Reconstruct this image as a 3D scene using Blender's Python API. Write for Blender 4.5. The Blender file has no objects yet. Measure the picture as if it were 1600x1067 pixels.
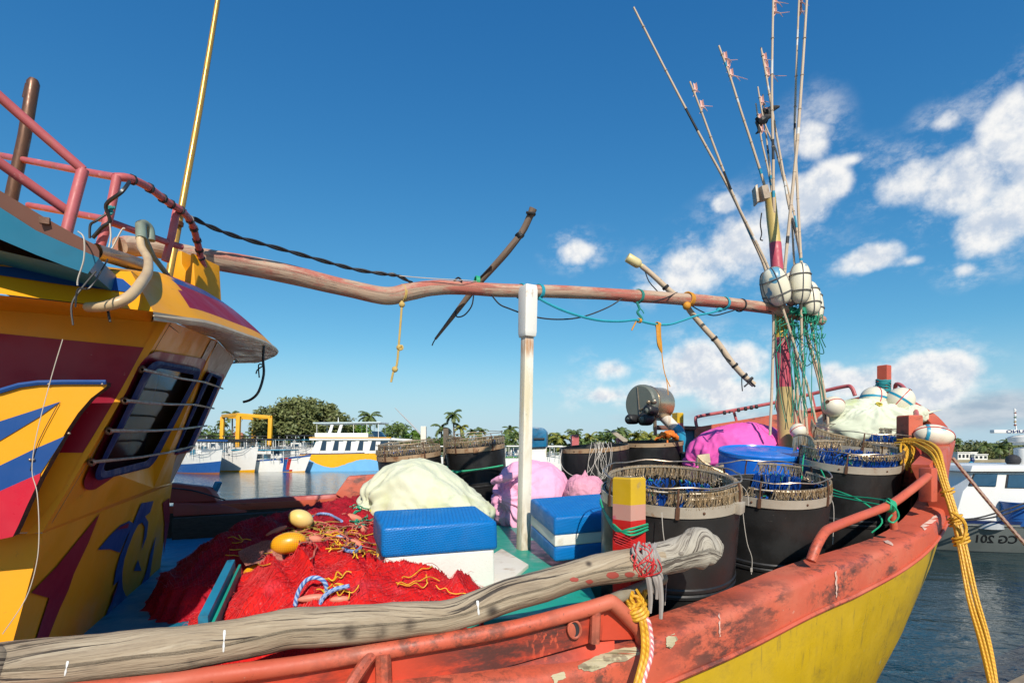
import bpy, bmesh, math, random
from mathutils import Vector, Matrix, noise, Quaternion
from mathutils.geometry import tessellate_polygon

# ---------------------------------------------------------------- frame of reference
# Lengths are laid out in "boat units" with the eye above the world origin and
# everything is scaled to metres at the end (1 unit = UNIT metres).
F, YH, EYE, UNIT = 850.0, 705.0, 2.4, 1.5
scene = bpy.context.scene
COL = scene.collection
rnd = random.Random(7)
V = Vector
UP = V((0, 0, 1))


def P(x, y, d):
    """A point of the place, given where it was sighted in the survey photo and how far off it stands."""
    return V(((x - 800) / F * d, d, EYE + (YH - y) / F * d))


def G(x, y, z):
    """The sighted point that lies at height z (relative to the eye)."""
    return P(x, y, -z * F / (y - YH))


class Plane:
    def __init__(s, a, b, c):
        s.p = a.copy()
        s.n = (b - a).cross(c - a).normalized()
        if s.n.dot(V((0, 0, EYE)) - a) < 0:
            s.n = -s.n

    def at(s, x, y, off=0.0):
        r = V(((x - 800) / F, 1, (YH - y) / F))
        e = V((0, 0, EYE))
        t = ((s.p + s.n * off) - e).dot(s.n) / r.dot(s.n)
        return e + r * t


def smooth_path(pts, sub=4, closed=False):
    """Catmull-Rom through the points; each point may carry a radius as second item."""
    if sub <= 1:
        return list(pts)
    n = len(pts)
    out = []
    rng = range(n if closed else n - 1)
    for i in rng:
        def g(k):
            return pts[k % n] if closed else pts[max(0, min(n - 1, k))]
        p0, p1, p2, p3 = g(i - 1), g(i), g(i + 1), g(i + 2)
        for k in range(sub):
            t = k / sub
            t2, t3 = t * t, t * t * t
            out.append(0.5 * ((2 * p1) + (-p0 + p2) * t + (2 * p0 - 5 * p1 + 4 * p2 - p3) * t2 + (-p0 + 3 * p1 - 3 * p2 + p3) * t3))
    if not closed:
        out.append(pts[-1].copy())
    return out


def lerp_list(vals, n):
    m = len(vals)
    out = []
    for i in range(n):
        t = i / max(1, n - 1) * (m - 1)
        k = min(m - 2, int(t)) if m > 1 else 0
        out.append(vals[k] + (vals[k + 1] - vals[k]) * (t - k) if m > 1 else vals[0])
    return out


class MB:
    def __init__(s):
        s.v, s.f, s.m, s.uv = [], [], [], {}

    def add(s, vs, fs, m=0, uv=None):
        b = len(s.v)
        s.v += [V(p) for p in vs]
        s.f += [tuple(b + i for i in f) for f in fs]
        s.m += [m] * len(fs) if isinstance(m, int) else list(m)
        if uv:
            for i, t in enumerate(uv):
                s.uv[b + i] = t
        return b

    # ---- surfaces
    def poly(s, pts, m=0):
        tr = tessellate_polygon([pts])
        s.add(pts, [tuple(t) for t in tr], m)

    def quad(s, a, b, c, d, m=0):
        s.add([a, b, c, d], [(0, 1, 2, 3)], m)

    def prism(s, pts, vec, m=0, mside=None):
        """A flat outline given thickness along vec."""
        n = len(pts)
        tr = [tuple(t) for t in tessellate_polygon([pts])]
        q = [p + vec for p in pts]
        nrm = V((0, 0, 0))
        for i in range(n):
            nrm += pts[i].cross(pts[(i + 1) % n])
        fl = nrm.dot(vec) > 0
        fix = []
        for t in tr:
            a, b, c = (pts[i] for i in t)
            if ((b - a).cross(c - a)).dot(vec) > 0:
                t = t[::-1]
            fix.append(t)
        s.add(pts + q, fix + [tuple(i + n for i in t[::-1]) for t in fix], m)
        side = []
        for i in range(n):
            j = (i + 1) % n
            side.append((i, j, j + n, i + n) if fl else (j, i, i + n, j + n))
        s.add(pts + q, side, m if mside is None else mside)

    def box(s, c, ax, ay, az, m=0):
        """Centre and three half-extent vectors."""
        vs = []
        for k in (-1, 1):
            for j in (-1, 1):
                for i in (-1, 1):
                    vs.append(c + ax * i + ay * j + az * k)
        fs = [(0, 2, 3, 1), (4, 5, 7, 6), (0, 1, 5, 4), (2, 6, 7, 3), (0, 4, 6, 2), (1, 3, 7, 5)]
        if ax.cross(ay).dot(az) < 0:
            fs = [f[::-1] for f in fs]
        s.add(vs, fs, m)

    def bar(s, a, b, w, h, up=UP, m=0):
        """A rectangular bar from a to b."""
        d = (b - a)
        side = d.cross(up).normalized() * w / 2
        u2 = side.cross(d).normalized() * h / 2
        s.box((a + b) / 2, d / 2, side, u2, m)

    def tube(s, pts, r, seg=8, m=0, sub=1, closed=False, cap=True, wob=0.0, seed=0, twist=0.0):
        rr = r if isinstance(r, (list, tuple)) else [r]
        ctr = smooth_path([V(p) for p in pts], sub, closed)
        n = len(ctr)
        if len(rr) == 1:
            rad = [rr[0]] * n
        elif len(rr) == len(pts) and sub > 1 and not closed:
            rad = [x.x for x in smooth_path([V((q, 0, 0)) for q in rr], sub)]
        else:
            rad = lerp_list(list(rr), n)
        # parallel-transport frame
        t0 = (ctr[1] - ctr[0]).normalized()
        ref = UP if abs(t0.z) < 0.9 else V((1, 0, 0))
        nx = t0.cross(ref).normalized()
        vs, uvs, L = [], [], 0.0
        prev = t0
        for i in range(n):
            if closed:
                t = (ctr[(i + 1) % n] - ctr[i - 1]).normalized()
            else:
                t = (ctr[min(n - 1, i + 1)] - ctr[max(0, i - 1)]).normalized()
            if t.length < 1e-6:
                t = prev
            q = prev.rotation_difference(t)
            nx = (q @ nx)
            nx = (nx - t * nx.dot(t)).normalized()
            ny = t.cross(nx)
            prev = t
            if i:
                L += (ctr[i] - ctr[i - 1]).length
            for k in range(seg):
                a = 2 * math.pi * k / seg + twist * L
                dirv = nx * math.cos(a) + ny * math.sin(a)
                R = rad[i]
                if wob:
                    R *= 1 + wob * noise.noise(ctr[i] * 5 / max(.2, 8 * R) * .25 + dirv * 1.2 + V((seed, seed * 2, 0)))
                vs.append(ctr[i] + dirv * R)
                uvs.append((k / seg * 2 * math.pi * rad[i], L))
        fs = []
        rng = n if closed else n - 1
        for i in range(rng):
            for k in range(seg):
                a, b = i * seg + k, i * seg + (k + 1) % seg
                c, d = ((i + 1) % n) * seg + (k + 1) % seg, ((i + 1) % n) * seg + k
                fs.append((a, b, c, d))
        if cap and not closed:
            fs.append(tuple(range(seg))[::-1])
            fs.append(tuple((n - 1) * seg + k for k in range(seg)))
        s.add(vs, fs, m, uvs)

    def lathe(s, prof, o, axis=UP, seg=32, m=0, xref=None, mats=None):
        """prof: (radius, height) pairs turned about axis from o."""
        az = axis.normalized()
        ref = V((1, 0, 0)) if abs(az.x) < .9 else V((0, 1, 0))
        ax = (ref - az * ref.dot(az)).normalized()
        ay = az.cross(ax)
        vs, fs, ms = [], [], []
        n = len(prof)
        for (r, h) in prof:
            for k in range(seg):
                a = 2 * math.pi * k / seg
                vs.append(o + az * h + (ax * math.cos(a) + ay * math.sin(a)) * r)
        for i in range(n - 1):
            for k in range(seg):
                k2 = (k + 1) % seg
                fs.append((i * seg + k, i * seg + k2, (i + 1) * seg + k2, (i + 1) * seg + k))
                ms.append(mats[i] if mats else m)
        s.add(vs, fs, ms)

    def ball(s, c, rx, ry, rz, rot=None, seg=20, rings=12, m=0):
        rot = rot or Matrix.Identity(3)
        vs, fs = [], []
        for i in range(1, rings):
            th = math.pi * i / rings
            for k in range(seg):
                a = 2 * math.pi * k / seg
                vs.append(c + rot @ V((rx * math.sin(th) * math.cos(a), ry * math.sin(th) * math.sin(a), rz * math.cos(th))))
        top, bot = len(vs), len(vs) + 1
        vs += [c + rot @ V((0, 0, rz)), c + rot @ V((0, 0, -rz))]
        for i in range(rings - 2):
            for k in range(seg):
                k2 = (k + 1) % seg
                fs.append((i * seg + k, (i + 1) * seg + k, (i + 1) * seg + k2, i * seg + k2))
        for k in range(seg):
            k2 = (k + 1) % seg
            fs.append((top, k, k2))
            fs.append((bot, (rings - 2) * seg + k2, (rings - 2) * seg + k))
        s.add(vs, fs, m)

    def loft(s, rows, m=0, mats=None, closed=False):
        """rows: equal-length lists of points; mats(i, j) may pick the material."""
        n, w = len(rows), len(rows[0])
        vs = [p for r in rows for p in r]
        fs, ms = [], []
        for i in range(n - 1):
            for j in range(w if closed else w - 1):
                j2 = (j + 1) % w
                fs.append((i * w + j, i * w + j2, (i + 1) * w + j2, (i + 1) * w + j))
                ms.append(mats(i, j) if mats else m)
        s.add(vs, fs, ms)

    # ---- make the object
    def build(s, name, mats, parent=None, bevel=0.0, seg=2, smooth=True, angle=38, weld=False, origin=None):
        mats = mats if isinstance(mats, (list, tuple)) else [mats]
        xs = [p.x for p in s.v]; ys = [p.y for p in s.v]; zs = [p.z for p in s.v]
        o = origin or V(((min(xs) + max(xs)) / 2, (min(ys) + max(ys)) / 2, min(zs)))
        me = bpy.data.meshes.new(name)
        me.from_pydata([p - o for p in s.v], [], s.f)
        me.polygons.foreach_set('material_index', s.m)
        if s.uv:
            lay = me.uv_layers.new(name='UVMap')
            flat = []
            for l in me.loops:
                flat += s.uv.get(l.vertex_index, (0.0, 0.0))
            lay.data.foreach_set('uv', flat)
        if bevel or weld:
            bm = bmesh.new(); bm.from_mesh(me)
            bmesh.ops.remove_doubles(bm, verts=bm.verts, dist=1e-5)
            bmesh.ops.recalc_face_normals(bm, faces=bm.faces)
            if bevel:
                es = [e for e in bm.edges if len(e.link_faces) == 2 and e.calc_face_angle() > math.radians(30)]
                bmesh.ops.bevel(bm, geom=es, offset=bevel, segments=seg, profile=.6, affect='EDGES', clamp_overlap=True)
            bm.to_mesh(me); bm.free()
        for mt in mats:
            me.materials.append(mt)
        if smooth:
            me.polygons.foreach_set('use_smooth', [True] * len(me.polygons))
            me.set_sharp_from_angle(angle=math.radians(angle))
        me.update()
        ob = bpy.data.objects.new(name, me)
        COL.objects.link(ob)
        WO[ob] = o
        if parent:
            ob.parent = parent
            ob.location = o - WO[parent]
        else:
            ob.location = o
        return ob


WO = {}


def bvh_of(mb):
    from mathutils.bvhtree import BVHTree
    return BVHTree.FromPolygons(mb.v, mb.f)


def cast(bvh, x, y, off=.0012):
    """Where the line of sight through a sighted point meets a built surface."""
    r = V(((x - 800) / F, 1, (YH - y) / F)).normalized()
    h = bvh.ray_cast(V((0, 0, EYE)), r)
    return h[0] + (h[1] if h[1].dot(r) < 0 else -h[1]) * off if h[0] else None


def roughen(mb, k, amp, k2=0, amp2=0):
    mb.v = [p + noise.noise_vector(p * k) * amp + (noise.noise_vector(p * k2) * amp2 if k2 else V()) for p in mb.v]


def tag(o, label=None, cat=None, group=None, kind=None):
    if label: o['label'] = label
    if cat: o['category'] = cat
    if group: o['group'] = group
    if kind: o['kind'] = kind
    return o


def empty(name, loc, label=None, cat=None, group=None):
    o = bpy.data.objects.new(name, None)
    o.empty_display_size = .1
    COL.objects.link(o)
    o.location = loc
    WO[o] = V(loc)
    return tag(o, label, cat, group)


def copy_tree(o, parent=None):
    c = o.copy()
    COL.objects.link(c)
    if parent:
        c.parent = parent
    for ch in list(o.children):
        copy_tree(ch, c)
    return c


def rrect(c, rad, n=5):
    """Rounded four-sided outline: c = corners TL, TR, BR, BL as vectors; rad as a share of the sides."""
    tl, tr, br, bl = c

    def bi(s, t):
        return (tl * (1 - s) + tr * s) * (1 - t) + (bl * (1 - s) + br * s) * t
    out = []
    for cx, cy, a0 in ((rad, rad, 180), (1 - rad, rad, 270), (1 - rad, 1 - rad, 0), (rad, 1 - rad, 90)):
        for k in range(n):
            a = math.radians(a0 + 90 * k / (n - 1))
            out.append(bi(cx + rad * math.cos(a), cy + rad * math.sin(a)))
    return out


def ring(mb, la, lb, m=0):
    n = len(la)
    mb.add(la + lb, [(i, (i + 1) % n, n + (i + 1) % n, n + i) for i in range(n)], m)


# ---------------------------------------------------------------- materials
def nd(nt, t, **kw):
    n = nt.nodes.new(t)
    for k, v in kw.items():
        if k in n.inputs:
            n.inputs[k].default_value = v
        else:
            setattr(n, k, v)
    return n


def rgb(c):
    return (c[0], c[1], c[2], 1.0)


MATS = {}


def mat(name, col, rough=.5, metal=0.0, col2=None, nscale=5.0, namt=.6, layers=(), bump=0.0, bscale=60.0, bdet=4.0,
        spec=.5, coord='Object', stretch=(1, 1, 1), rvar=.15, trans=0.0, coat=0.0, sss=0.0, bumps=()):
    """Procedural paint, cloth, wood ... : a base colour that drifts to col2, then masked layers (wear, stains, grain)."""
    if name in MATS:
        return MATS[name]
    m = bpy.data.materials.new(name)
    m.use_nodes = True
    nt = m.node_tree
    L = nt.links.new
    b = nt.nodes['Principled BSDF']
    b.inputs['Roughness'].default_value = rough
    b.inputs['Metallic'].default_value = metal
    b.inputs['Specular IOR Level'].default_value = spec
    if trans: b.inputs['Transmission Weight'].default_value = trans
    if coat:
        b.inputs['Coat Weight'].default_value = coat
        b.inputs['Coat Roughness'].default_value = .15
    if sss:
        b.inputs['Subsurface Weight'].default_value = sss
        b.inputs['Subsurface Radius'].default_value = (.05, .04, .03)
    tc = nd(nt, 'ShaderNodeTexCoord')
    oi = nd(nt, 'ShaderNodeObjectInfo')
    off = nd(nt, 'ShaderNodeVectorMath', operation='SCALE'); off.inputs[0].default_value = (17, 31, 11)
    L(oi.outputs['Random'], off.inputs['Scale'])
    ad = nd(nt, 'ShaderNodeVectorMath', operation='ADD')
    L(tc.outputs[coord], ad.inputs[0]); L(off.outputs[0], ad.inputs[1])

    def vec(st):
        mp = nd(nt, 'ShaderNodeVectorMath', operation='MULTIPLY')
        mp.inputs[1].default_value = st
        L(ad.outputs[0], mp.inputs[0])
        return mp.outputs[0]

    def nz(scale, det=5.0, st=(1, 1, 1), ro=.6, dist=0.0):
        n = nd(nt, 'ShaderNodeTexNoise')
        n.inputs['Scale'].default_value = scale
        n.inputs['Detail'].default_value = det
        n.inputs['Roughness'].default_value = ro
        n.inputs['Distortion'].default_value = dist
        L(vec(st), n.inputs['Vector'])
        return n.outputs['Fac']

    def mapr(sock, lo, hi, a=0.0, z=1.0):
        r = nd(nt, 'ShaderNodeMapRange', interpolation_type='SMOOTHSTEP')
        r.inputs['From Min'].default_value = lo; r.inputs['From Max'].default_value = hi
        r.inputs['To Min'].default_value = a; r.inputs['To Max'].default_value = z
        L(sock, r.inputs['Value'])
        return r.outputs['Result']

    def mix(fac, a, c):
        x = nd(nt, 'ShaderNodeMix', data_type='RGBA')
        if hasattr(fac, 'node'): L(fac, x.inputs[0])
        else: x.inputs[0].default_value = fac
        for i, q in ((6, a), (7, c)):
            if hasattr(q, 'node'): L(q, x.inputs[i])
            else: x.inputs[i].default_value = rgb(q)
        return x.outputs[2]

    c2 = col2 or tuple(q * .72 for q in col)
    base = nz(nscale, 6, stretch)
    cur = mix(mapr(base, .5 - .25 / max(.1, namt), .5 + .25 / max(.1, namt)), col, c2)
    for ly in layers:
        kind = ly.get('kind', 'noise')
        if kind == 'noise':
            f = nz(ly['scale'], ly.get('det', 6), ly.get('st', (1, 1, 1)), ly.get('ro', .6), ly.get('dist', 0))
        elif kind == 'wave':
            w = nd(nt, 'ShaderNodeTexWave', bands_direction=ly.get('dir', 'DIAGONAL'))
            w.inputs['Scale'].default_value = ly['scale']
            w.inputs['Distortion'].default_value = ly.get('dist', 0)
            w.inputs['Detail'].default_value = ly.get('det', 2)
            w.inputs['Detail Scale'].default_value = ly.get('dsc', 1)
            L(vec(ly.get('st', (1, 1, 1))), w.inputs['Vector'])
            f = w.outputs['Fac']
        elif kind == 'voro':
            w = nd(nt, 'ShaderNodeTexVoronoi', feature=ly.get('feature', 'DISTANCE_TO_EDGE'))
            w.inputs['Scale'].default_value = ly['scale']
            L(vec(ly.get('st', (1, 1, 1))), w.inputs['Vector'])
            f = w.outputs['Distance']
        mk = mapr(f, ly['lo'], ly['hi'], 0, ly.get('amt', 1))
        if 'at' in ly:                      # a stain that sits at one spot of the boat
            x_, y_, z_, r_ = ly['at']
            gp = nd(nt, 'ShaderNodeNewGeometry')
            sb_ = nd(nt, 'ShaderNodeVectorMath', operation='DISTANCE'); sb_.inputs[1].default_value = (x_ * UNIT, y_ * UNIT, z_ * UNIT)
            L(gp.outputs['Position'], sb_.inputs[0])
            mm = nd(nt, 'ShaderNodeMath', operation='MULTIPLY')
            L(mk, mm.inputs[0]); L(mapr(sb_.outputs['Value'], r_ * UNIT * .15, r_ * UNIT, 1, 0), mm.inputs[1])
            mk = mm.outputs[0]
        if 'within' in ly:
            w2 = nz(ly['within'][0], 3)
            mm = nd(nt, 'ShaderNodeMath', operation='MULTIPLY')
            L(mk, mm.inputs[0]); L(mapr(w2, ly['within'][1], ly['within'][2]), mm.inputs[1])
            mk = mm.outputs[0]
        cur = mix(mk, cur, ly['col'])
        if 'rough' in ly:
            pass
    L(cur, b.inputs['Base Color'])
    if rvar:
        rr = nz(nscale * 3, 4, stretch)
        L(mapr(rr, .3, .7, max(.02, rough - rvar), min(1, rough + rvar)), b.inputs['Roughness'])
    hsum = None
    bl = ([(bscale, bump, bdet, stretch)] if bump else []) + list(bumps)
    prev = None
    for (sc, st, dt, strv) in bl:
        bp = nd(nt, 'ShaderNodeBump')
        bp.inputs['Strength'].default_value = .8
        bp.inputs['Distance'].default_value = st
        L(nz(sc, dt, strv), bp.inputs['Height'])
        if prev: L(prev, bp.inputs['Normal'])
        prev = bp.outputs['Normal']
    if prev: L(prev, b.inputs['Normal'])
    MATS[name] = m
    return m


def dirt(col=(.05, .03, .02), scale=6, lo=.55, hi=.75, amt=.6, **k):
    d = dict(scale=scale, lo=lo, hi=hi, col=col, amt=amt)
    d.update(k)
    return d
# ================================================================ sky, sun, camera
SUN_EL = math.radians(37)
sun_to = V((-.16 * math.cos(SUN_EL), math.cos(SUN_EL), -math.sin(SUN_EL))).normalized()   # the way the light travels

world = bpy.data.worlds.new("World")
scene.world = world
world.use_nodes = True
wt = world.node_tree
wl = wt.links.new
bg = wt.nodes['Background']
sky = nd(wt, 'ShaderNodeTexSky', sky_type='NISHITA')
sky.sun_disc = False
sky.sun_elevation = SUN_EL
sky.sun_rotation = math.pi + math.atan2(-.16, 1)
sky.altitude = 0
sky.air_density = 1.0
sky.dust_density = 0.2
sky.ozone_density = 2.6
SKYK = .105


def wmath(op, a, b=None, c=None):
    n = nd(wt, 'ShaderNodeMath', operation=op)
    for i, q in enumerate((a, b, c)):
        if q is None: continue
        if hasattr(q, 'node'): wl(q, n.inputs[i])
        else: n.inputs[i].default_value = q
    return n.outputs[0]


def wrange(sock, lo, hi, a=0., z=1., smooth=True):
    r = nd(wt, 'ShaderNodeMapRange')
    if smooth: r.interpolation_type = 'SMOOTHSTEP'
    for k, q in (('From Min', lo), ('From Max', hi), ('To Min', a), ('To Max', z)):
        r.inputs[k].default_value = q
    wl(sock, r.inputs['Value'])
    return r.outputs['Result']


def wmix(fac, a, c):
    x = nd(wt, 'ShaderNodeMix', data_type='RGBA')
    if hasattr(fac, 'node'): wl(fac, x.inputs[0])
    else: x.inputs[0].default_value = fac
    for i, q in ((6, a), (7, c)):
        if hasattr(q, 'node'): wl(q, x.inputs[i])
        else: x.inputs[i].default_value = rgb(q)
    return x.outputs[2]


tc = nd(wt, 'ShaderNodeTexCoord')
sep = nd(wt, 'ShaderNodeSeparateXYZ')
wl(tc.outputs['Generated'], sep.inputs[0])
az = wmath('ARCTAN2', sep.outputs[0], sep.outputs[1])
el = wmath('ARCSINE', sep.outputs[2])
com = nd(wt, 'ShaderNodeCombineXYZ')
wl(az, com.inputs[0]); wl(el, com.inputs[1])


def azel(x, y):
    dx, dz = (x - 800) / F, (YH - y) / F
    return math.atan2(dx, 1), math.asin(dz / math.sqrt(dx * dx + 1 + dz * dz))


# cumulus banks: bearing/height of each billow as sighted, half sizes, weight
BILLOWS = [(905, 391, 36, 24, .8),
           (1268, 212, 38, 44, .75), (1292, 285, 46, 38, .9), (1240, 322, 66, 52, 1.), (1170, 385, 84, 58, 1.), (1085, 418, 70, 48, 1.), (1135, 318, 26, 18, .7),
           (1330, 250, 40, 14, .45), (1040, 452, 60, 18, .5),
           (1500, 285, 92, 66, 1.), (1592, 205, 84, 84, 1.1), (1422, 282, 64, 46, .95), (1545, 360, 74, 52, 1.), (1620, 300, 100, 90, 1.1), (1480, 190, 34, 20, .55),
           (1362, 404, 64, 26, .85), (1420, 408, 40, 12, .5), (1508, 424, 28, 16, .6),
           (1095, 578, 84, 52, 1.15), (1172, 562, 40, 36, 1.1), (1040, 606, 70, 26, .8), (962, 578, 40, 18, .55), (1140, 615, 90, 32, .9), (950, 618, 60, 14, .45),
           (1452, 592, 84, 50, 1.15), (1490, 575, 44, 38, 1.1), (1400, 600, 60, 36, .9), (1320, 596, 60, 30, .9), (1290, 580, 34, 18, .6)]
BANK = [(1400, 655, 330, 30, .9), (1120, 648, 120, 22, .6), (1560, 640, 160, 34, .8), (1000, 650, 90, 12, .35)]


def field(lst):
    cur = None
    for (x, y, rx, ry, w) in lst:
        a, e = azel(x, y)
        a1, _ = azel(x + rx, y); a0, _ = azel(x - rx, y)
        _, e1 = azel(x, y - ry); _, e0 = azel(x, y + ry)
        s = nd(wt, 'ShaderNodeVectorMath', operation='SUBTRACT'); s.inputs[1].default_value = (a, e, 0)
        wl(com.outputs[0], s.inputs[0])
        m = nd(wt, 'ShaderNodeVectorMath', operation='MULTIPLY')
        m.inputs[1].default_value = (2 / (a1 - a0), 2 / (e1 - e0), 0)
        wl(s.outputs[0], m.inputs[0])
        l = nd(wt, 'ShaderNodeVectorMath', operation='LENGTH'); wl(m.outputs[0], l.inputs[0])
        v = wmath('MULTIPLY_ADD', l.outputs['Value'], -w, w)
        cur = v if cur is None else wmath('SMOOTH_MAX', cur, v, .25)
    return cur


def wnoise(scale, det, ro, off=(0, 0, 0), st=(1, 1, 1)):
    a = nd(wt, 'ShaderNodeVectorMath', operation='ADD'); a.inputs[1].default_value = off
    wl(tc.outputs['Generated'], a.inputs[0])
    mm = nd(wt, 'ShaderNodeVectorMath', operation='MULTIPLY'); mm.inputs[1].default_value = st
    wl(a.outputs[0], mm.inputs[0])
    n = nd(wt, 'ShaderNodeTexNoise')
    n.inputs['Scale'].default_value = scale; n.inputs['Detail'].default_value = det; n.inputs['Roughness'].default_value = ro
    wl(mm.outputs[0], n.inputs['Vector'])
    return n.outputs['Fac']


def billow(off):
    big = wnoise(9, 12, .60, off)
    fine = wnoise(34, 8, .62, off)
    return wmath('MULTIPLY_ADD', fine, .22, wmath('MULTIPLY', big, .78))


n_a = billow((0, 0, 0))
n_b = billow((.004, 0, .014))               # the same billows a little higher up: tells lit tops from shaded bases
blob = field(BILLOWS)
env = wrange(blob, -.50, .70)
thr = wmath('MULTIPLY_ADD', env, -.44, .70)
dens = wmath('SUBTRACT', n_a, thr)
cover = wmath('MULTIPLY', wrange(dens, -.05, .25), wrange(blob, -.7, .0))
wisp = wmath('MULTIPLY', wrange(wnoise(11, 9, .68, (4, 2, 9), (1, 1, 1.7)), .44, .72), wrange(blob, -.95, .15))
cover = wmath('MAXIMUM', cover, wmath('MULTIPLY', wisp, .55))
lit = wmath('ADD', wmath('MULTIPLY', wmath('SUBTRACT', n_a, n_b), 6.5), wrange(dens, .05, .34, .78, .30))
cl = wmix(wrange(lit, .0, 1.0), (5.5, 6.1, 7.0), (8.7, 8.6, 8.4))
bank = field(BANK)
bcov = wmath('MULTIPLY', wrange(wmath('ADD', bank, wmath('MULTIPLY_ADD', wnoise(7, 7, .6, (5, 2, 1), (1, 1, 2.6)), 1.5, -.75)), -.05, .7), .85)
bcol = wmix(wrange(wnoise(9, 6, .6, (1, 7, 3), (1, 1, 3)), .35, .62), (3.3, 4.1, 5.1), (5.6, 6.0, 6.5))
skyc = sky.outputs[0]
srgb = nd(wt, 'ShaderNodeSeparateColor'); wl(skyc, srgb.inputs[0])
crgb = nd(wt, 'ShaderNodeCombineColor')
for i, (ga, gp) in enumerate(((.96, 1.5), (.94, .97), (.91, .66))):      # the clear saturated blue of a tropical afternoon
    wl(wmath('MULTIPLY', wmath('POWER', wmath('MULTIPLY', srgb.outputs[i], SKYK), gp), ga / SKYK), crgb.inputs[i])
hz = wmix(wrange(el, .0, .20, .85, 0.), crgb.outputs[0], (3.75, 5.45, 6.75))
c1 = wmix(bcov, hz, bcol)
c2 = wmix(wmath('MULTIPLY', cover, .97), c1, cl)
wl(c2, bg.inputs['Color'])
bg.inputs['Strength'].default_value = SKYK

sl = bpy.data.lights.new('sun_light', 'SUN')
sl.energy = 4.9
sl.angle = math.radians(.53)
sl.color = (1.0, .915, .79)
so = bpy.data.objects.new('sun_light', sl)
so.rotation_euler = sun_to.to_track_quat('-Z', 'Y').to_euler()
so.location = (0, -5, 20)
COL.objects.link(so)

cam = bpy.data.cameras.new('camera')
cam.sensor_width = 36
cam.lens = F / 1600 * 36
cam.shift_y = (YH - 533.5) / 1600
cam.clip_start = .05
cam.clip_end = 6000
co = bpy.data.objects.new('camera', cam)
co.location = (0, 0, EYE)
co.rotation_euler = (math.radians(90), 0, 0)
COL.objects.link(co)
scene.camera = co
scene.view_settings.view_transform = 'Standard'
scene.view_settings.look = 'None'
scene.view_settings.exposure = .10
scene.view_settings.gamma = 1

# ================================================================ water and shores
wm = bpy.data.materials.new('harbour_water'); wm.use_nodes = True
nt = wm.node_tree
b = nt.nodes['Principled BSDF']
b.inputs['Base Color'].default_value = (.006, .028, .034, 1)
b.inputs['Roughness'].default_value = .04
b.inputs['IOR'].default_value = 1.33
tcw = nd(nt, 'ShaderNodeTexCoord')
prev = None
for sc, dist, st in ((.35, .10, (1, 1.7, 1)), (1.3, .05, (1, 1.6, 1)), (5.5, .012, (1, 1.3, 1))):
    mp = nd(nt, 'ShaderNodeVectorMath', operation='MULTIPLY'); mp.inputs[1].default_value = st
    nt.links.new(tcw.outputs['Object'], mp.inputs[0])
    n = nd(nt, 'ShaderNodeTexNoise'); n.inputs['Scale'].default_value = sc; n.inputs['Detail'].default_value = 3
    n.inputs['Distortion'].default_value = .8
    nt.links.new(mp.outputs[0], n.inputs['Vector'])
    bp = nd(nt, 'ShaderNodeBump'); bp.inputs['Strength'].default_value = .75; bp.inputs['Distance'].default_value = dist
    nt.links.new(n.outputs['Fac'], bp.inputs['Height'])
    if prev: nt.links.new(prev, bp.inputs['Normal'])
    prev = bp.outputs['Normal']
nt.links.new(prev, b.inputs['Normal'])
mb = MB()
mb.quad(V((-2500, -600, 0)), V((2500, -600, 0)), V((2500, 3400, 0)), V((-2500, 3400, 0)))
tag(mb.build('water', wm, smooth=False), kind='structure')

m_sand = mat('shore_sand', (.34, .27, .18), .9, col2=(.16, .16, .08), nscale=.3)
mb = MB()


def land(pts, z):
    mb.prism([V((x, y, -.6)) for x, y in pts], V((0, 0, z + .6)))


land([(-120, 76), (-40, 73), (8, 80), (24, 92), (34, 112), (30, 220), (-160, 220)], .55)
land([(88, 128), (110, 122), (150, 120), (230, 110), (320, 130), (320, 260), (100, 240)], .5)
tag(mb.build('shore', m_sand, bevel=.2), kind='structure')
mb = MB()
for (cx, cy, r, h) in ((165, 165, 60, 5.0), (220, 170, 60, 6.0), (118, 160, 32, 3.0)):
    rows = []
    for i in range(7):
        t = i / 6
        rows.append([V((cx + r * (1 - t) * math.cos(a) * 1.3, cy + r * .6 * (1 - t) * math.sin(a), .3 + h * math.sin(t * math.pi / 2))) for a in [k * math.tau / 24 for k in range(24)]])
    mb.loft(rows, closed=True)
tag(mb.build('hill', mat('hill_green', (.05, .08, .02), .9, nscale=.4)), kind='structure')

# ================================================================ trees
m_leaf = mat('leaf_green', (.13, .19, .045), .6, col2=(.06, .105, .022), nscale=.9, layers=[dict(scale=.35, lo=.5, hi=.7, col=(.10, .13, .03), amt=.6)], coord='Object', rvar=.1)
m_leaf_dark = mat('leaf_olive', (.19, .21, .070), .6, col2=(.10, .12, .038), nscale=.8, layers=[dict(scale=.3, lo=.52, hi=.7, col=(.19, .17, .06), amt=.55)], rvar=.1)
m_leaf_bright = mat('leaf_bright', (.14, .26, .025), .55, col2=(.07, .15, .018), nscale=.9, rvar=.1)
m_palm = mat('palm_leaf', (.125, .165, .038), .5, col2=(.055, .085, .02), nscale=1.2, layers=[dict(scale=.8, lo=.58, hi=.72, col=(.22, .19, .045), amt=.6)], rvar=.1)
m_palm_y = mat('palm_leaf_yellow', (.28, .27, .04), .5, col2=(.13, .15, .028), nscale=1.2, rvar=.1)  # yellower leaf tone for some of the palms
m_bark = mat('bark', (.20, .16, .12), .9, col2=(.09, .07, .05), nscale=3)


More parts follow.
